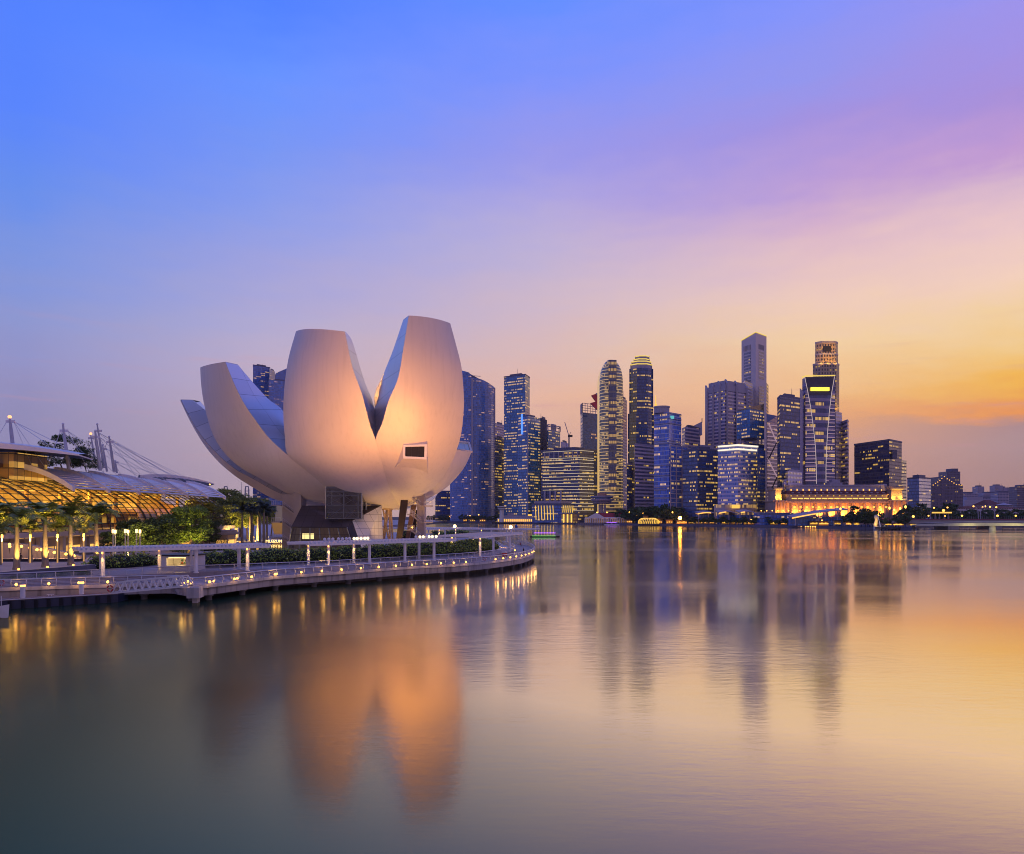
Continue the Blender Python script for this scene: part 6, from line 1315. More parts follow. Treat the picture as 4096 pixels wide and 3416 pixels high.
def hip(label, x0, x1, y0, y1, d, dep, name='red_roofed_building'):
    t = thing(name, label, 'building', (XX(x0, d), d, Z0)); a, c = XX(x0, d), XX(x1, d); z0, z1 = ZZ(y0, d), ZZ(y1, d); b = MB(); b.box(a + 1, c - 1, d + 1, d + dep - 1, Z0, z0); b.build('wall', fm['old_white'], t)
    b = MB(); k = (c - a) * .28; A_ = [(a, d, z0), (c, d, z0), (c, d + dep, z0), (a, d + dep, z0)]; r = [(a + k, d + dep / 2, z1), (c - k, d + dep / 2, z1)]
    b.add([A_[0], A_[1], r[1], r[0]]); b.add([A_[1], A_[2], r[1]]); b.add([A_[2], A_[3], r[0], r[1]]); b.add([A_[3], A_[0], r[0]]); b.build('roof', m_tileR, t); return t
hip('building with steep red hipped roof at the right', 3955, 4014, 2020, 1999, 1050, 40); hip('long building with low red roof behind the right trees', 3830, 4100, 2034, 2022, 1000, 40)
d = 1040; t = thing('tent_roof', 'small white pointed tent roof beside the red hipped roof', 'tent', (XX(4034, d), d, Z0)); b = MB(); b.lathe((XX(4034, d), d + 10, 0), [(12, ZZ(2020, d)), (3, ZZ(2014, d)), (.1, ZZ(2009, d))], 12); b.build('canopy', m_capw, t); b = MB(); b.lathe((XX(4034, d), d + 10, 0), [(11, Z0), (11, ZZ(2020, d))], 12); b.build('wall', m_concd, t)
# --- grand lit hotel on the waterfront
d = 800; m_stone = mat('hotel_stone', (.42, .32, .27), .7, var=.12, scale=.2)
gh = thing('grand_hotel', 'long classical stone hotel lit golden along its colonnade with dark red roof', 'hotel', (XX(3350, d), d, Z0))
xa, xb = XX(3136, d), XX(3572, d)
b = MB(); b.box(xa, xb, d, d + 34, Z0, ZZ(2012, d)); b.build('main_wall', m_stone, gh); b = MB(); b.box(xa - 2, xb + 2, d - 2.2, d + 36, ZZ(2012, d) + .01, ZZ(2006, d)); b.build('cornice', m_stone, gh)
b = MB(); b.box(xa + 4, xb - 4, d + 4, d + 32, ZZ(2006, d), ZZ(1980, d)); b.build('attic_wall', m_stone, gh); b = MB(); b.prism([(xa + 3, d + 2.5), (xb - 3, d + 2.5), (xb - 3, d + 33), (xa + 3, d + 33)], ZZ(1980, d), ZZ(1977, d)); b.build('attic_cornice', m_stone, gh)
b = MB(); z0_, z1_ = ZZ(1977, d), ZZ(1962, d); b.quads([[(xa + 3, d + 3, z0_), (xb - 3, d + 3, z0_), (xb - 3, d + 32, z0_), (xa + 3, d + 32, z0_)], [(xa + 8, d + 9, z1_), (xb - 6, d + 9, z1_), (xb - 6, d + 28, z1_), (xa + 8, d + 28, z1_)]], None, 0, True); b.add([(xa + 8, d + 9, z1_), (xb - 6, d + 9, z1_), (xb - 6, d + 28, z1_), (xa + 8, d + 28, z1_)]); b.build('red_roof', m_tileR, gh)
b = MB(); b.box(XX(3170, d), XX(3555, d), d + 10, d + 28, z1_, ZZ(1942, d)); b.build('upper_storey', m_capw, gh); b = MB(); b.box(XX(3168, d), XX(3558, d), d + 9, d + 29, ZZ(1942, d), ZZ(1937, d)); b.build('roof_slab', m_capw, gh); b = MB(); b.box(XX(3540, d), XX(3566, d), d + 9.5, d + 25, ZZ(1962, d), ZZ(1934, d)); b.build('roof_pavilion', m_capw, gh)
for k in range(17):
    x = XX(3166 + 24.4 * k, d); b = MB(); b.lathe((x, d - 1.1, 0), [(1.15, Z0 + 4), (1.0, ZZ(2013, d))], 10); b.build('column', m_stone, gh, True)
    if k < 16:
        x2 = XX(3178 + 24.4 * k, d); b = MB(); b.box(x2 - 1.2, x2 + 1.2, d - .15, d + .2, ZZ(2032, d), ZZ(2024, d)); b.build('window', m_gold, gh)
        b = MB(); b.box(x2 - .7, x2 + .7, d + 3.8, d + 4.1, ZZ(1998, d), ZZ(1992, d)); b.build('attic_window', m_dark, gh); b = MB(); b.box(x2 - 1, x2 + 1, d + 4.8, d + 7.5, ZZ(1974, d), ZZ(1968, d)); b.build('dormer', m_capw, gh)
        b = MB(); b.box(x2 - .5, x2 + .5, d + 9.4, d + 9.9, ZZ(1963, d), ZZ(1955, d)); b.build('roof_lamp', m_strip, gh)
    if k % 2 == 0: lamp(gh, (x + 2.4, d - 4.4, 11.5), 42000, (1, .31, .03), 'SPOT', .5, (x + 2.4, d + 1.5, 19), 130)
for y, yo, m in ((1994, 3.4, m_strip), (1983, 3.6, m_gold)):
    for k in range(16):
        b = MB(); x = XX(3168 + 24.4 * k, d); b.bar((x, d + yo - 3 + (0 if y > 1990 else 3), ZZ(y, d)), (x + (5.2 if y > 1990 else .9), d + yo - 3 + (0 if y > 1990 else 3), ZZ(y, d)), .6, 1.2 if y > 1990 else .8); b.build('cornice_light', m, gh)
for x0, x1, yt in ((3562, 3628, 1944), (3096, 3142, 1950)):
    a, c = XX(x0, d - 3), XX(x1, d - 3); b = MB(); b.box(a, c, d - 3, d + 26, Z0, ZZ(2006, d)); b.build('pavilion_wall', m_stone, gh); b = MB(); b.box(a - 1.5, c + 1.5, d - 4.5, d + 27, ZZ(2006, d) + .01, ZZ(2001, d)); b.build('pavilion_cornice', m_stone, gh); b = MB(); b.box(a + 3, c - 3, d + 1, d + 24, ZZ(2001, d), ZZ(1958, d)); b.build('pavilion_upper', m_stone, gh); b = MB(); b.box(a + 1.5, c - 1.5, d - .5, d + 25, ZZ(1958, d), ZZ(1950, d)); b.build('pavilion_attic', m_stone, gh)
    b = MB()
    for s in (.2, .8): xx_ = a + (c - a) * s; b.box(xx_ - 3.4, xx_ + 3.4, d - .8, d + 8, ZZ(1950, d), ZZ(yt, d))
    b.build('roof_urn_block', m_stone, gh); b = MB()
    for s in (.1, .36, .64, .9): xx_ = a + (c - a) * s; b.lathe((xx_, d - 4, 0), [(1.1, Z0 + 3), (1, ZZ(2007, d))], 10)
    b.build('pavilion_column', m_stone, gh); b = MB()
    b.bar((a + 3, d - .2, ZZ(1999, d)), (c - 3, d - .2, ZZ(1999, d)), .8, 1.0); b.bar((a + 3, d - 1.2, ZZ(1957, d)), (c - 3, d - 1.2, ZZ(1957, d)), .6, .7); b.build('cornice_light', m_gold, gh)
    for s in (.25, .75): lamp(gh, (a + (c - a) * s, d - 8, 11), 22000, (1, .32, .03), 'SPOT', .5, (a + (c - a) * s, d - 2, 19), 120); lamp(gh, (a + (c - a) * s, d - 3, ZZ(1999, d)), 11000, (1, .5, .05), 'SPOT', .5, (a + (c - a) * s, d + 3, ZZ(1970, d)), 120)
b = MB(); b.box(XX(3318, d + 40), XX(3370, d + 40), d + 40, d + 52, Z0, ZZ(1930, d + 40)); b.box(XX(3330, d + 40), XX(3360, d + 40), d + 40.5, d + 50, ZZ(1930, d + 40), ZZ(1918, d + 40)); tag(b.build('roof_house', m_capw), 'small pale rooftop house above the middle of the grand hotel roof', 'building')
# --- waterfront row
def white_pier():
    d = shore(2040) - 14; t = thing('white_pier_building', 'long low white arcaded pier building at the water', 'pier building', (XX(2060, d), d, .8)); b = MB(); b.box(XX(1990, d), XX(2131, d), d, d + 16, Z0 + 1, ZZ(2077, d)); b.build('inner_wall', m_strip, t)
    b = MB()
    for k in range(19): x = XX(1990 + 7.8 * k, d); b.box(x - .6, x + .6, d - 1.6, d - .6, Z0, ZZ(2077, d))
    b.build('arcade', m_white, t); b = MB(); b.box(XX(1988, d), XX(2133, d), d - 2, d + 17, ZZ(2077, d), ZZ(2072, d)); b.build('upper_deck', m_white, t); b = MB(); b.box(XX(2010, d), XX(2131, d), d + 2, d + 15, ZZ(2072, d), ZZ(2062, d)); b.build('upper_storey', m_capw, t); b = MB(); b.box(XX(2030, d), XX(2056, d), d + 3, d + 12, ZZ(2062, d), ZZ(2052, d)); b.build('roof_house', m_capw, t)
    b = MB(); b.bar((XX(2112, d), d + 1.5, ZZ(2060, d)), (XX(2129, d), d + 1.5, ZZ(2060, d)), .6, 2.4); b.build('sign_light', m_gold, t)
    b = MB(); b.box(XX(1968, d), XX(2150, d), d - 6, d + 20, .9, Z0); b.build('pier_deck', m_dark, t)
    b = MB()
    for k in range(30): b.lathe((XX(1970 + 6 * k, d), d - 5.6, 0), [(.7, -1), (.7, 1.6)], 6)
    b.build('fender_pile', m_black, t)
    x = XX(2007, d); t = thing('lookout_tower', 'slim white lookout tower with flared cabin at the white pier', 'tower', (x, d - 4, Z0)); b = MB(); b.lathe((x, d - 3.4, 0), [(3.2, Z0), (3.0, ZZ(2040, d))], 10); b.build('shaft', m_white, t); b = MB(); b.lathe((x, d - 3.4, 0), [(3.0, ZZ(2040, d)), (5.2, ZZ(2037, d)), (5.8, ZZ(2031, d))], 12); b.build('cabin', m_white, t); b = MB(); b.lathe((x, d - 3.4, 0), [(5.7, ZZ(2031, d)), (6, ZZ(2028, d))], 12); b.build('cabin_window', m_dark, t); b = MB(); b.lathe((x, d - 3.4, 0), [(6.4, ZZ(2028, d)), (6.2, ZZ(2025.5, d)), (.1, ZZ(2025, d))], 12); b.build('cabin_roof', m_white, t)
white_pier()
def red_pavilion():
    d = shore(2420) - 10; t = thing('red_roofed_pier', 'white arched pier pavilion with long red roof and golden lights inside', 'pier building', (XX(2420, d), d, Z0)); a, c, e_ = XX(2340, d), XX(2418, d), XX(2508, d)
    b = MB(); b.box(a + 2, e_, d + 2, d + 24, Z0, ZZ(2071, d)); b.build('inner_hall', facade('pier_inner', (.5, .25, .06), (.3, .16, .05), 2, 3.5, .1, .2, .85, 1, (1, .5, .08), .8), t)
    b = MB()
    for k in range(24): x = a + (e_ - a) * k / 23; b.box(x - .5, x + .5, d, d + 1, Z0, ZZ(2071, d))
    b.bar((a, d + .5, ZZ(2071, d)), (e_, d + .5, ZZ(2071, d)), 1.4, 1.6); b.build('arcade', m_white, t)
    b = MB(); P = [W(x, y, d) for x, y in ((2350, 2070), (2358, 2066), (2372, 2058), (2386, 2051), (2400, 2058), (2412, 2066), (2420, 2070))]; B_ = [p + Vector((0, 3, 0)) for p in P]; b.add(P); b.quads([P, B_], None, 0, True); b.build('gable', m_white, t)
    b = MB(); b.quads([[W(2388, 2052, d + 2), W(2500, 2052, d + 6)], [W(2420, 2069, d + .6), W(2514, 2069, d + 3)]]); b.quads([[W(2388, 2052, d + 2), W(2500, 2052, d + 6)], [W(2400, 2069, d + 26), W(2514, 2069, d + 26)]]); b.build('red_roof', mat('pier_red', (.35, .03, .05), .6), t)
    b = MB(); b.box(XX(2296, d), XX(2560, d), d - 7, d + 2, .8, Z0 - .2); b.build('pier_deck', m_dark, t); b = MB()
    for k in range(12): x = XX(2300 + 9 * k, d); b.bar((x, d - 7.2, .2), (x + 5, d - 7.2, 2.4), .5, .3); b.bar((x + 5, d - 7.2, .2), (x, d - 7.2, 2.4), .5, .3)
    b.build('lattice', m_capw, t)
    d -= 14; t = thing('lit_boat', 'small boat with violet lights before the red roofed pier', 'boat', (XX(2446, d), d, .2)); b = MB(); q = XX(2446, d); b.prism([(q - 9, d), (q - 6, d - 1.8), (q + 7, d - 1.8), (q + 10, d), (q + 7, d + 1.8), (q - 6, d + 1.8)], -.2, 1.2); b.build('hull', m_white, t); b = MB(); b.box(q - 6, q + 6, d - 1.5, d + 1.5, 2.9, 3.5); b.build('lit_canopy', glow('violet_led', (.35, .1, 1), 1.8, False), t); b = MB()
    for k in (-5.5, 0, 5.5): b.tube((q + k, d, 1.2), (q + k, d, 2.9), .15)
    b.build('canopy_post', m_white, t)
red_pavilion()
# striped dome
d = shore(2602) - 8; t = thing('striped_dome', 'dark low dome with curved golden light ribs at the water', 'dome', (XX(2602, d), d, Z0)); rx = 42 / F * d; b = MB(); prof = [(.97, 0), (1.0, .25), (.98, .5), (.9, .75), (.72, .93), (.4, 1.0), (.01, 1.02)]; hh = ZZ(2073, d) - Z0
b.lathe((XX(2602, d), d + rx, Z0), [(r * rx, z * hh) for r, z in prof], 36); b.build('shell', m_dark, t, True)
for k in range(17):
    a = math.pi + math.pi * (k + .5) / 17; b = MB(); b.path([(XX(2602, d) + r * rx * 1.01 * math.cos(a + z * .1), d + rx + r * rx * 1.01 * math.sin(a + z * .1), Z0 + z * hh) for r, z in prof[:-1]], .5, 4); b.build('light_rib', m_gold, t)
b = MB(); b.box(XX(2552, d), XX(2655, d), d - 6, d + 4, .6, Z0 - .1); b.build('base_deck', m_navy, t)
# wave canopies of the promenade mall
m_wave = mat('wave_roof', (.42, .38, .5), .5)
def wave(label, x0, x1, y0, y1, off, cam_, lights):
    d = shore((x0 + x1) / 2) + off; t = thing('wave_canopy', label, 'canopy', (XX(x0, d), d, Z0), 'curved canopies on the far promenade'); n = 12; T_, B_ = [], []
    for i in range(n + 1):
        s = i / n; p = W(x0 + (x1 - x0) * s, y0 + (y1 - y0) * s - cam_ * math.sin(math.pi * min(1, s * 1.05)), d); T_.append([p, p + Vector((0, 14, 1.5))]); B_.append([p - Vector((0, 0, .9)), p + Vector((0, 14, .6))])
    b = MB(); b.quads(T_); b.quads(B_); b.quads([[r[0], q[0]] for r, q in zip(T_, B_)]); b.build('canopy_roof', m_wave, t)
    b = MB(); a, c = lights; b.path([B_[i][0] + Vector((0, -.4, -.2)) for i in range(int(a * n), int(c * n) + 1)], .55, 5); b.build('edge_light', m_strip, t)
    for s in (.15, .5, .85): p = B_[int(s * n)][0]; b = MB(); b.tube((p.x, p.y + 3, Z0), (p.x, p.y + 3, p.z + .3), .5); b.build('post', m_capw, t)
    b = MB(); b.box(XX(x0 + 6, d), XX(x1 - 6, d), d + 8, d + 13, Z0, ZZ(max(y0, y1), d)); b.build('glass_wall', fm['dark_blue_glass'], t)
wave('low curved canopy at the left below the navy block', 2790, 2882, 2052, 2058, 14, 8, (.02, .6)); wave('curved canopy in the middle below the pale hotel', 2876, 2962, 2049, 2058, 16, 9, (.02, .4)); wave('larger curved canopy at the right below the pale hotel', 2955, 3052, 2048, 2060, 14, 10, (.1, .3))
wave('long flat winged canopy with a glowing edge below the grand hotel', 3168, 3392, 2068, 2036, 12, 4, (0, .55))
d = shore(3120) + 18; t = thing('terrace_block', 'low terrace block with strings of lamps between the canopies', 'building', (XX(3120, d), d, Z0)); b = MB(); b.box(XX(3040, d), XX(3240, d), d, d + 20, Z0, ZZ(2052, d)); b.build('wall', fm['dark_blue_glass'], t)
for k in range(9): b = MB(); b.ball((XX(3044 + 22 * k, d), d - .6, ZZ(2043, d)), .55, 8); b.build('terrace_lamp', m_bulbs, t)
b = MB(); b.box(XX(3038, d), XX(3242, d), d - 1, d + 21, ZZ(2052, d), ZZ(2050, d)); b.build('terrace_slab', m_capw, t)
# kiosks, tents and seats glowing along the promenade
STALLS = [(2730, 40, 2086, m_strip), (2800, 26, 2084, m_gold), (2850, 20, 2085, m_strip), (2905, 30, 2086, m_gold), (2960, 22, 2087, m_strip), (3010, 30, 2086, m_strip), (3058, 26, 2086, m_gold), (3200, 44, 2084, m_strip), (3260, 30, 2090, m_gold), (3300, 38, 2088, m_strip), (3356, 26, 2086, m_gold), (3400, 22, 2088, m_strip), (2520, 22, 2082, m_strip), (2680, 26, 2082, m_gold), (3600, 40, 2098, m_strip), (3660, 26, 2099, m_gold), (2768, 18, 2085, m_gold), (2826, 16, 2086, m_strip), (2935, 18, 2087, m_strip), (2988, 16, 2087, m_gold), (3100, 30, 2088, m_gold), (3140, 24, 2088, m_strip), (3172, 20, 2088, m_strip), (3432, 22, 2092, m_gold), (3560, 26, 2098, m_gold), (2585, 18, 2066, m_gold), (2640, 22, 2078, m_strip), (1890, 22, 2078, m_gold), (1930, 24, 2078, m_strip), (1860, 16, 2078, m_strip)]
STALLS.sort(key=lambda s: s[0])
for i, (x, w, y, m) in enumerate(STALLS):
    d = shore(x) + 8; t = thing('cafe_stall', 'small amber lit cafe stall on the far promenade, %s from the left' % nth(i), 'stall', (XX(x, d), d, Z0), 'lit cafe stalls on the far promenade')
    b = MB(); a, c = XX(x - w / 2, d), XX(x + w / 2, d); b.box(a, c, d + 3, d + 5, Z0, ZZ(y - 3, d)); b.build('back_wall', m_warm, t); n_ = max(2, int(w / 7))
    for k in range(n_): xx_ = a + (c - a) * (k + .5) / n_; b = MB(); b.box(xx_ - .7, xx_ + .7, d + 2.4, d + 2.9, Z0 + 1.4, Z0 + 1.4 + .9 + .5 * (k % 2)); b.build('counter_light', m, t)
    b = MB(); b.box(a - 1, c + 1, d - .5, d + 5.5, ZZ(y - 3, d) + .02, ZZ(y - 5, d)); b.build('awning', m_dark, t)
# quay steps lamps in front of the terrace
base = None
for i in range(20):
    x = 3062 + 10.2 * i if i < 15 else 3222 + 9.5 * (i - 15); d = shore(x) - .6
    if base is None:
        base = thing('quay_lamp', '', 'lamp', (0, 0, 0), 'row of small lamps in the quay wall'); b = MB(); b.ball((0, 0, 0), .55, 8); b.build('globe', m_bulbs, base, True); b = MB(); b.box(-.6, .6, .2, .5, -.7, .7); b.build('bracket', m_dark, base); o = base
    else: o = dup(base)
    o.location = (XX(x, d), d - .4, 1.4); o['label'] = 'small round lamp in the far quay wall, %s from the left' % nth(i)
# street lamps along the far shore
base = None; big = None
XS = [1745, 1800, 1880, 1915, 2010, 2388, 2428, 2518, 2549, 2572, 2690, 2785, 3005, 3288, 3362, 3474, 3524, 3558, 3577, 3601, 3622]
YS = [2070, 2066, 2062, 2058, 2080, 2049, 2049, 2048, 2060, 2050, 2048, 2049, 2078, 2080, 2033, 2036, 2037, 2030, 2038, 2032, 2025]
for i, (x, y) in enumerate(zip(XS, YS)):
    d = shore(x) + 16
    if base is None:
        base = thing('street_lamp', '', 'street lamp', (0, 0, 0), 'street lamps on the far shore'); b = MB(); b.tube((0, 0, 0), (0, 0, .93), .02, .014, 6); b.build('pole', m_dark, base); b = MB(); b.ball((0, 0, .97), .075, 8); b.build('globe', m_bulbs, base, True); o = base
    else: o = dup(base)
    h = ZZ(y, d) - Z0; o.location = (XX(x, d), d, Z0); o.scale = (11, 11, h); o.children[1].scale = (1, 1, 11 / h) if False else (1, 1, 1)
    o['label'] = 'orange street lamp on the far shore, %s from the left' % nth(i)
def single_lamp(label, x, y, d, r, m=None, z=Z0):
    t = thing('street_lamp', label, 'street lamp', (XX(x, d), d, z)); b = MB(); b.tube((XX(x, d), d, z), (XX(x, d), d, ZZ(y, d) - r), .3, .2, 6); b.build('pole', m_dark, t); b = MB(); b.ball((XX(x, d), d, ZZ(y, d)), r, 10); b.build('globe', m or m_bulbs, t, True)
single_lamp('very bright orange lamp at the water between the dome and the canopies', 2720, 2072, shore(2720) - 1, 1.9, glow('bulb_flare', (1, .32, .03), 70))
for i, (x, y, d, r) in enumerate([(3653, 2066, 700, 1.1), (3774, 2042, 760, 1.2), (3790, 2030, 780, .8), (3736, 2031, 780, .8), (3848, 2063, 740, .9), (3985, 2029, 760, .8), (3931, 2029, 760, .8), (3990, 2063, 740, 1.0), (4063, 2063, 740, .8), (3697, 2040, 790, .9), (3714, 2063, 740, .7), (3780, 2064, 740, .6)]):
    single_lamp('yellow lamp over the long road bridge, %s' % ['nearest the grand hotel', 'bright one by the lit canopy', 'high one right of the bright lamp', 'high one left of the bright lamp', 'low one under the stepped block', 'high one at the right', 'high one left of the far right pair', 'low one at the right', 'low one near the right edge', 'pair top beside the lit shelter', 'low one left of the shelter', 'low one right of the shelter'][i], x, y, d, r, None, 7)
# shore trees
SP = [tree_proto('shore_tree', '', 11, 6.0, 3.5, 26, 26, 1.0, m_leafd, 60 + k, 'dark trees along the far shore') for k in range(3)]
SP2 = tree_proto('shore_tree', '', 15, 3.6, 3.0, 22, 28, .9, m_leafd, 70, 'dark trees along the far shore')
rs = np.random.RandomState(3); TL = []
for k in range(20): TL.append((1716 + 15 * k + rs.uniform(-4, 4), rs.uniform(14, 34), rs.uniform(.7, 1.0)))
for k in range(17): TL.append((2455 + 16.5 * k + rs.uniform(-5, 5), rs.uniform(18, 30), rs.uniform(1.05, 1.6)))
for k in range(12): TL.append((2520 + 18 * k, rs.uniform(34, 44), rs.uniform(1.5, 1.95)))
for k in range(26): TL.append((2765 + 16 * k + rs.uniform(-5, 5), rs.uniform(3, 8), rs.uniform(.45, .75)))
for k in range(8): TL.append((3390 + 16 * k + rs.uniform(-3, 3), rs.uniform(10, 22), rs.uniform(.85, 1.15)))
TL += [(3420, 8, 1.2), (3460, 10, 1.3), (3590, 14, .9), (3612, 12, .9), (3545, 14, .7)]
TL.sort()
for i, (x, o_, s) in enumerate(TL):
    d = shore(x) + o_; p = SP2 if 3395 < x < 3480 and i % 2 == 0 else SP[i % 3]
    fst = p.get('used', 0) == 0; p['used'] = 1; o = put(p, x, 0, d, s, 'dark tree on the far shore, %s from the left' % (nth(i) if i < 89 else str(i)), i * 1.7, fst, Z0)
for p in SP + [SP2]: del p['used']
TL2 = [(3640, 760, 1.7), (3670, 780, 2.0), (3700, 800, 1.5), (3762, 830, 1.5), (3782, 835, 2.1), (3800, 840, 1.9)] + [(3835 + 22 * k, 800 + 10 * (k % 3), 1.15 + .25 * ((k * 7) % 3) / 2) for k in range(14)]
for i, (x, d, s) in enumerate(TL2):
    o = put(SP[i % 3], x, 0, d, s, 'dark tree behind the long road bridge, %s from the left' % nth(i), i * 2.2, False, 2.4); o['group'] = 'dark trees behind the road bridge'
# merlion-like fountain statue
d = shore(3506) - 3; q = Vector((XX(3506, d), d, 1.4)); t = thing('fountain_statue', 'tall pale lit fountain statue spouting water into the bay', 'statue', q); m_stat = mat('statue_stone', (.75, .62, .4), .5)
b = MB(); b.lathe(q, [(2.4, -1.2), (2.4, .8), (1.9, 1.2)], 14); b.build('plinth', m_conc, t); b = MB(); b.path([q + Vector((0, 1.2, .8)), q + Vector((-.4, 1, 3)), q + Vector((.3, .6, 6)), q + Vector((0, .3, 8.6))], [1.5, 1.6, 1.35, 1.3], 12); b.build('scaled_body', m_stat, t, True)
b = MB(); b.ball(q + Vector((0, 0, 9.6)), 1.6, 12); b.ball(q + Vector((0, -1.2, 9.2)), .85, 10); b.lathe(q + Vector((0, .3, 8.2)), [(1.9, 0), (1.8, 1.6), (1.2, 2.9), (.1, 3.1)], 12); b.build('maned_head', m_stat, t, True)
b = MB(); n_ = 10; b.path([q + Vector((0, -1.9 - 5.2 * (i / n_), 9 - 9.8 * (i / n_) ** 2)) for i in range(n_ + 1)], [.16 + .03 * i for i in range(n_ + 1)], 8); b.build('water_jet', mat('water_jet', (.8, .78, .8), .2, emit=(1, .9, .85), es=.1), t, True)
for dx in (-5, 5): lamp(t, q + Vector((dx, -7, 1.2)), 5200, (1, .6, .14), 'SPOT', .4, q + Vector((0, 0, 5.5)), 70)
# terraces of the statue park, jetty and crowd
d = shore(3570) - 8; b = MB(); b.box(XX(3524, d), XX(3662, d), d, d + 10, .9, 2.3); t = tag(b.build('viewing_jetty', m_dark), 'dark viewing jetty on thin piles right of the fountain statue', 'jetty'); b = MB()
for k in range(10): b.lathe((XX(3528 + 14.4 * k, d), d + .6, 0), [(.5, -1), (.5, .9)], 6)
b.build('pile', m_black, t)
b = MB(); cr = np.random.RandomState(8)
for k in range(260):
    x = cr.uniform(3340, 3660); dd_ = shore(x) + cr.uniform(-4, 3); c = Vector((XX(x, dd_), dd_, 2.35)); b.lathe(c, [(.05, 0), (.28, .05), (.3, 1.0), (.12, 1.42), (.14, 1.68), (.02, 1.75)], 5, k % 3)
tag(b.build('crowd', [clo['black'], clo['grey'], clo['blue']]), 'dense crowd on the terraces around the fountain statue', 'crowd', None, 'stuff')
d = 690; t = thing('transit_shelter', 'flat roofed shelter with a glowing yellow canopy edge beside the road bridge', 'shelter', (XX(3760, d), d, 6)); b = MB(); b.box(XX(3727, d), XX(3805, d), d, d + 8, ZZ(2052, d), ZZ(2049, d)); b.build('roof', m_dark, t); b = MB(); b.bar((XX(3727, d), d - .6, ZZ(2050.5, d)), (XX(3805, d), d - .6, ZZ(2050.5, d)), .8, 1.3); b.build('edge_light', m_gold, t); b = MB()
for k in range(5): x = XX(3730 + 18 * k, d); b.tube((x, d + 3, 6), (x, d + 3, ZZ(2052, d)), .3)
b.build('post', m_capw, t)
# bridges on the right
m_br = mat('bridge_pale', (.55, .52, .40), .6); d0, d1 = 604, 560
t = thing('footbridge', 'low pale footbridge curving out over the water at the right with a rounded pier', 'bridge', W(3670, 2105, d0)); b = MB(); A_, B_ = [], []
for i in range(17):
    s = i / 16; x = 3662 + 560 * s; d = d0 - 55 * s; z = 4.6 + 1.8 * math.sin(math.pi * min(1, s * .9)); hgt = .5 + 1.9 * math.sin(math.pi * min(1, .1 + s * .85)); A_.append([(XX(x, d), d, z), (XX(x, d), d, z - hgt), (XX(x, d), d + 5, z - hgt), (XX(x, d), d + 5, z)])
b.quads(A_, None, 0, True); b.build('deck_beam', m_br, t, False); b = MB(); b.path([(p[0][0], p[0][1] + .2, p[0][2] + 1.1) for p in A_], .12, 4); b.build('railing', m_rail, t)
q = W(3976, 2118, 574); b = MB(); b.lathe((q.x, q.y + 2, 0), [(2.4, -1), (2.3, 2.0), (1.9, 4.4), (.1, 4.8)], 14); b.build('pier', m_br, t, True)
for x in (3976, 4050): lamp(t, (XX(x, 560), 556, 1.5), 4000, (1, .85, .3), 'SPOT', .6, (XX(x, 575), 575, 4), 140)
lamp(t, (XX(3860, 580), 576, 1.5), 3000, (1, .85, .3), 'SPOT', .6, (XX(3860, 592), 592, 4), 140)
d = 640; t = thing('road_bridge', 'long dark low road bridge with light trail red painted into its parapet behind the footbridge', 'bridge', W(3800, 2090, d)); b = MB(); b.box(XX(3560, d), XX(4300, d), d + 20, d + 50, ZZ(2092, d + 20), ZZ(2080, d + 20)); b.build('deck', m_concd, t); b = MB(); b.box(XX(3560, d), XX(4300, d), d + 19.4, d + 19.9, ZZ(2080, d + 20), ZZ(2076, d + 20)); b.build('parapet', mat('parapet_trail_red', (.22, .06, .10), .6), t)  # red of the traffic light trails painted into the parapet colour
for x in (3700, 3880, 4060): b = MB(); b.box(XX(x - 22, d), XX(x + 22, d), d + 24, d + 46, -1, ZZ(2093, d + 20)); b.build('pier', m_concd, t)
b = MB()
for k in range(60): x = XX(3640 + 9 * k, d); b.tube((x, d + 21, ZZ(2080, d + 20)), (x, d + 21, ZZ(2066, d + 20)), .12, None, 4)
b.build('fence', m_concd, t)
for i, (x, y, s) in enumerate([(3900, 2024, 1), (3935, 2024, -1), (3966, 2026, 1)]):
    d = 700; t = thing('arched_lamp_mast', 'tall curved pale lamp mast over the road bridge, %s of three' % nth(i), 'lamp post', (XX(x, d), d, 6)); b = MB(); b.path([(XX(x + 14 * s, d), d, 6), (XX(x + 12 * s, d), d, ZZ(2045, d)), (XX(x + 4 * s, d), d, ZZ(2030, d)), (XX(x - 6 * s, d), d, ZZ(y, d))], .45, 6); b.build('mast', m_capw, t, True); b = MB(); b.ball((XX(x - 6 * s, d), d, ZZ(y, d) - .3), .7, 8); b.build('lamp_head', m_bulbs, t)
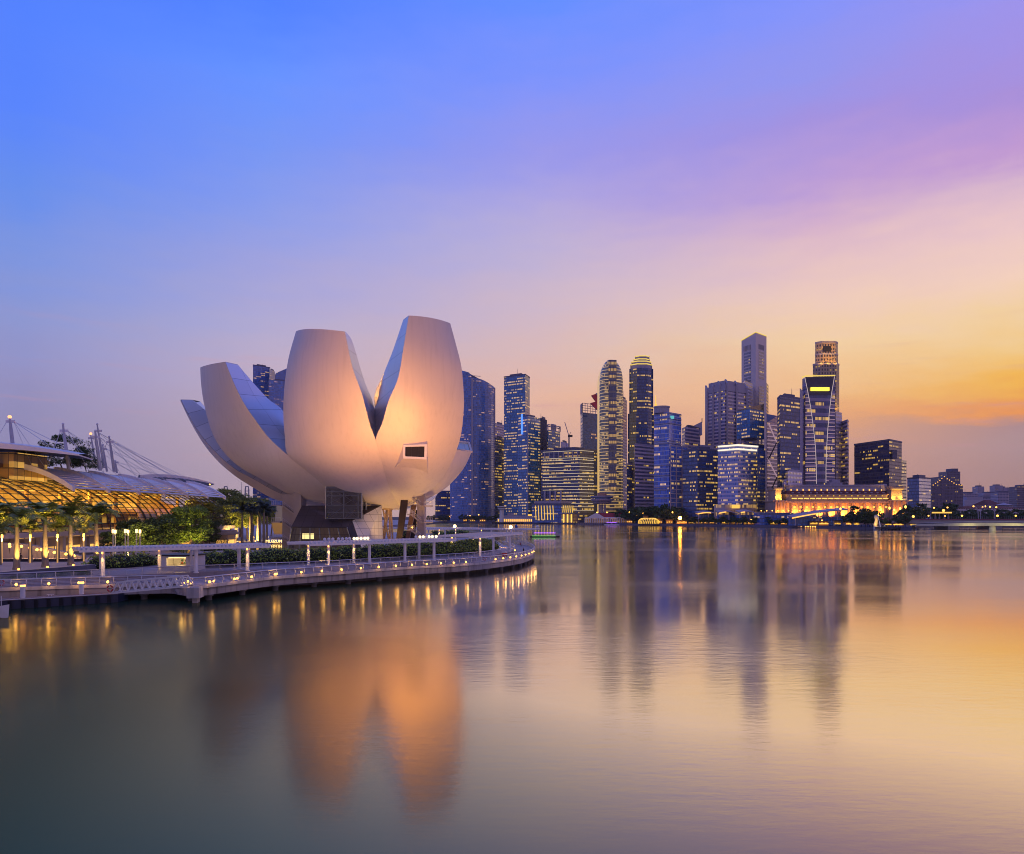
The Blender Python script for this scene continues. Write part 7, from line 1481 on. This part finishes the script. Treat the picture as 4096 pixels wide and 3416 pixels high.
# buoys and a boat out on the water
for i, (x, y, m, lb) in enumerate([(2065, 2108, mat('buoy_blue', (.03, .12, .5), .4), 'blue round buoy on the water before the white pier'), (2150, 2111, m_white, 'white round buoy on the water before the glass hotel')]):
    q = G(x, y, .1); t = thing('buoy', lb, 'buoy', q); b = MB(); b.ball(q + Vector((0, 0, .9)), 1.6, 12, 0, 1.0); b.build('float', m, t, True); b = MB(); b.tube(q + Vector((0, 0, 2.2)), q + Vector((0, 0, 3.6)), .2); b.build('top_mark', m_dark, t)
q = G(2178, 2148, .1); t = thing('sightseeing_boat', 'low sightseeing boat with violet and green light edges right of the deck tip', 'boat', q); b = MB(); b.prism([(q.x - 8, q.y), (q.x - 5.5, q.y - 1.7), (q.x + 6, q.y - 1.7), (q.x + 8.5, q.y), (q.x + 6, q.y + 1.7), (q.x - 5.5, q.y + 1.7)], -.2, .8); b.build('hull', m_dark, t); b = MB(); b.box(q.x - 6, q.x + 6, q.y - 1.6, q.y + 1.6, 2.3, 2.5); b.build('canopy', m_dark, t)
b = MB(); b.bar((q.x - 6, q.y - 1.7, 2.4), (q.x + 6, q.y - 1.7, 2.4), .25, .3); b.build('violet_strip', glow('violet_strip', (.4, .08, 1), 2.2, False), t); b = MB(); b.bar((q.x - 7, q.y - 1.9, .75), (q.x + 6, q.y - 1.9, .75), .15, .2); b.build('green_strip', glow('green_strip', (.2, 1, .1), 1.2, False), t); b = MB()
for k in (-5.5, -2, 2, 5.5): b.tube((q.x + k, q.y - 1.5, .8), (q.x + k, q.y - 1.5, 2.3), .07)
b.build('canopy_post', m_white, t)

# ================================================================ evening air
b = MB(); b.box(-5300, 5300, -320, 5300, -3, 300)
hz_m = bpy.data.materials.new('haze'); hz_m.use_nodes = True; t = hz_m.node_tree; t.nodes.remove(t.nodes['Principled BSDF'])
pv_ = t.nodes.new('ShaderNodeVolumePrincipled'); pv_.inputs['Color'].default_value = (.9, .85, .88, 1); pv_.inputs['Density'].default_value = .00005; pv_.inputs['Anisotropy'].default_value = .2
t.links.new(pv_.outputs[0], t.nodes['Material Output'].inputs['Volume'])
tag(b.build('haze', hz_m), 'thin evening haze over the bay', 'haze', None, 'stuff')
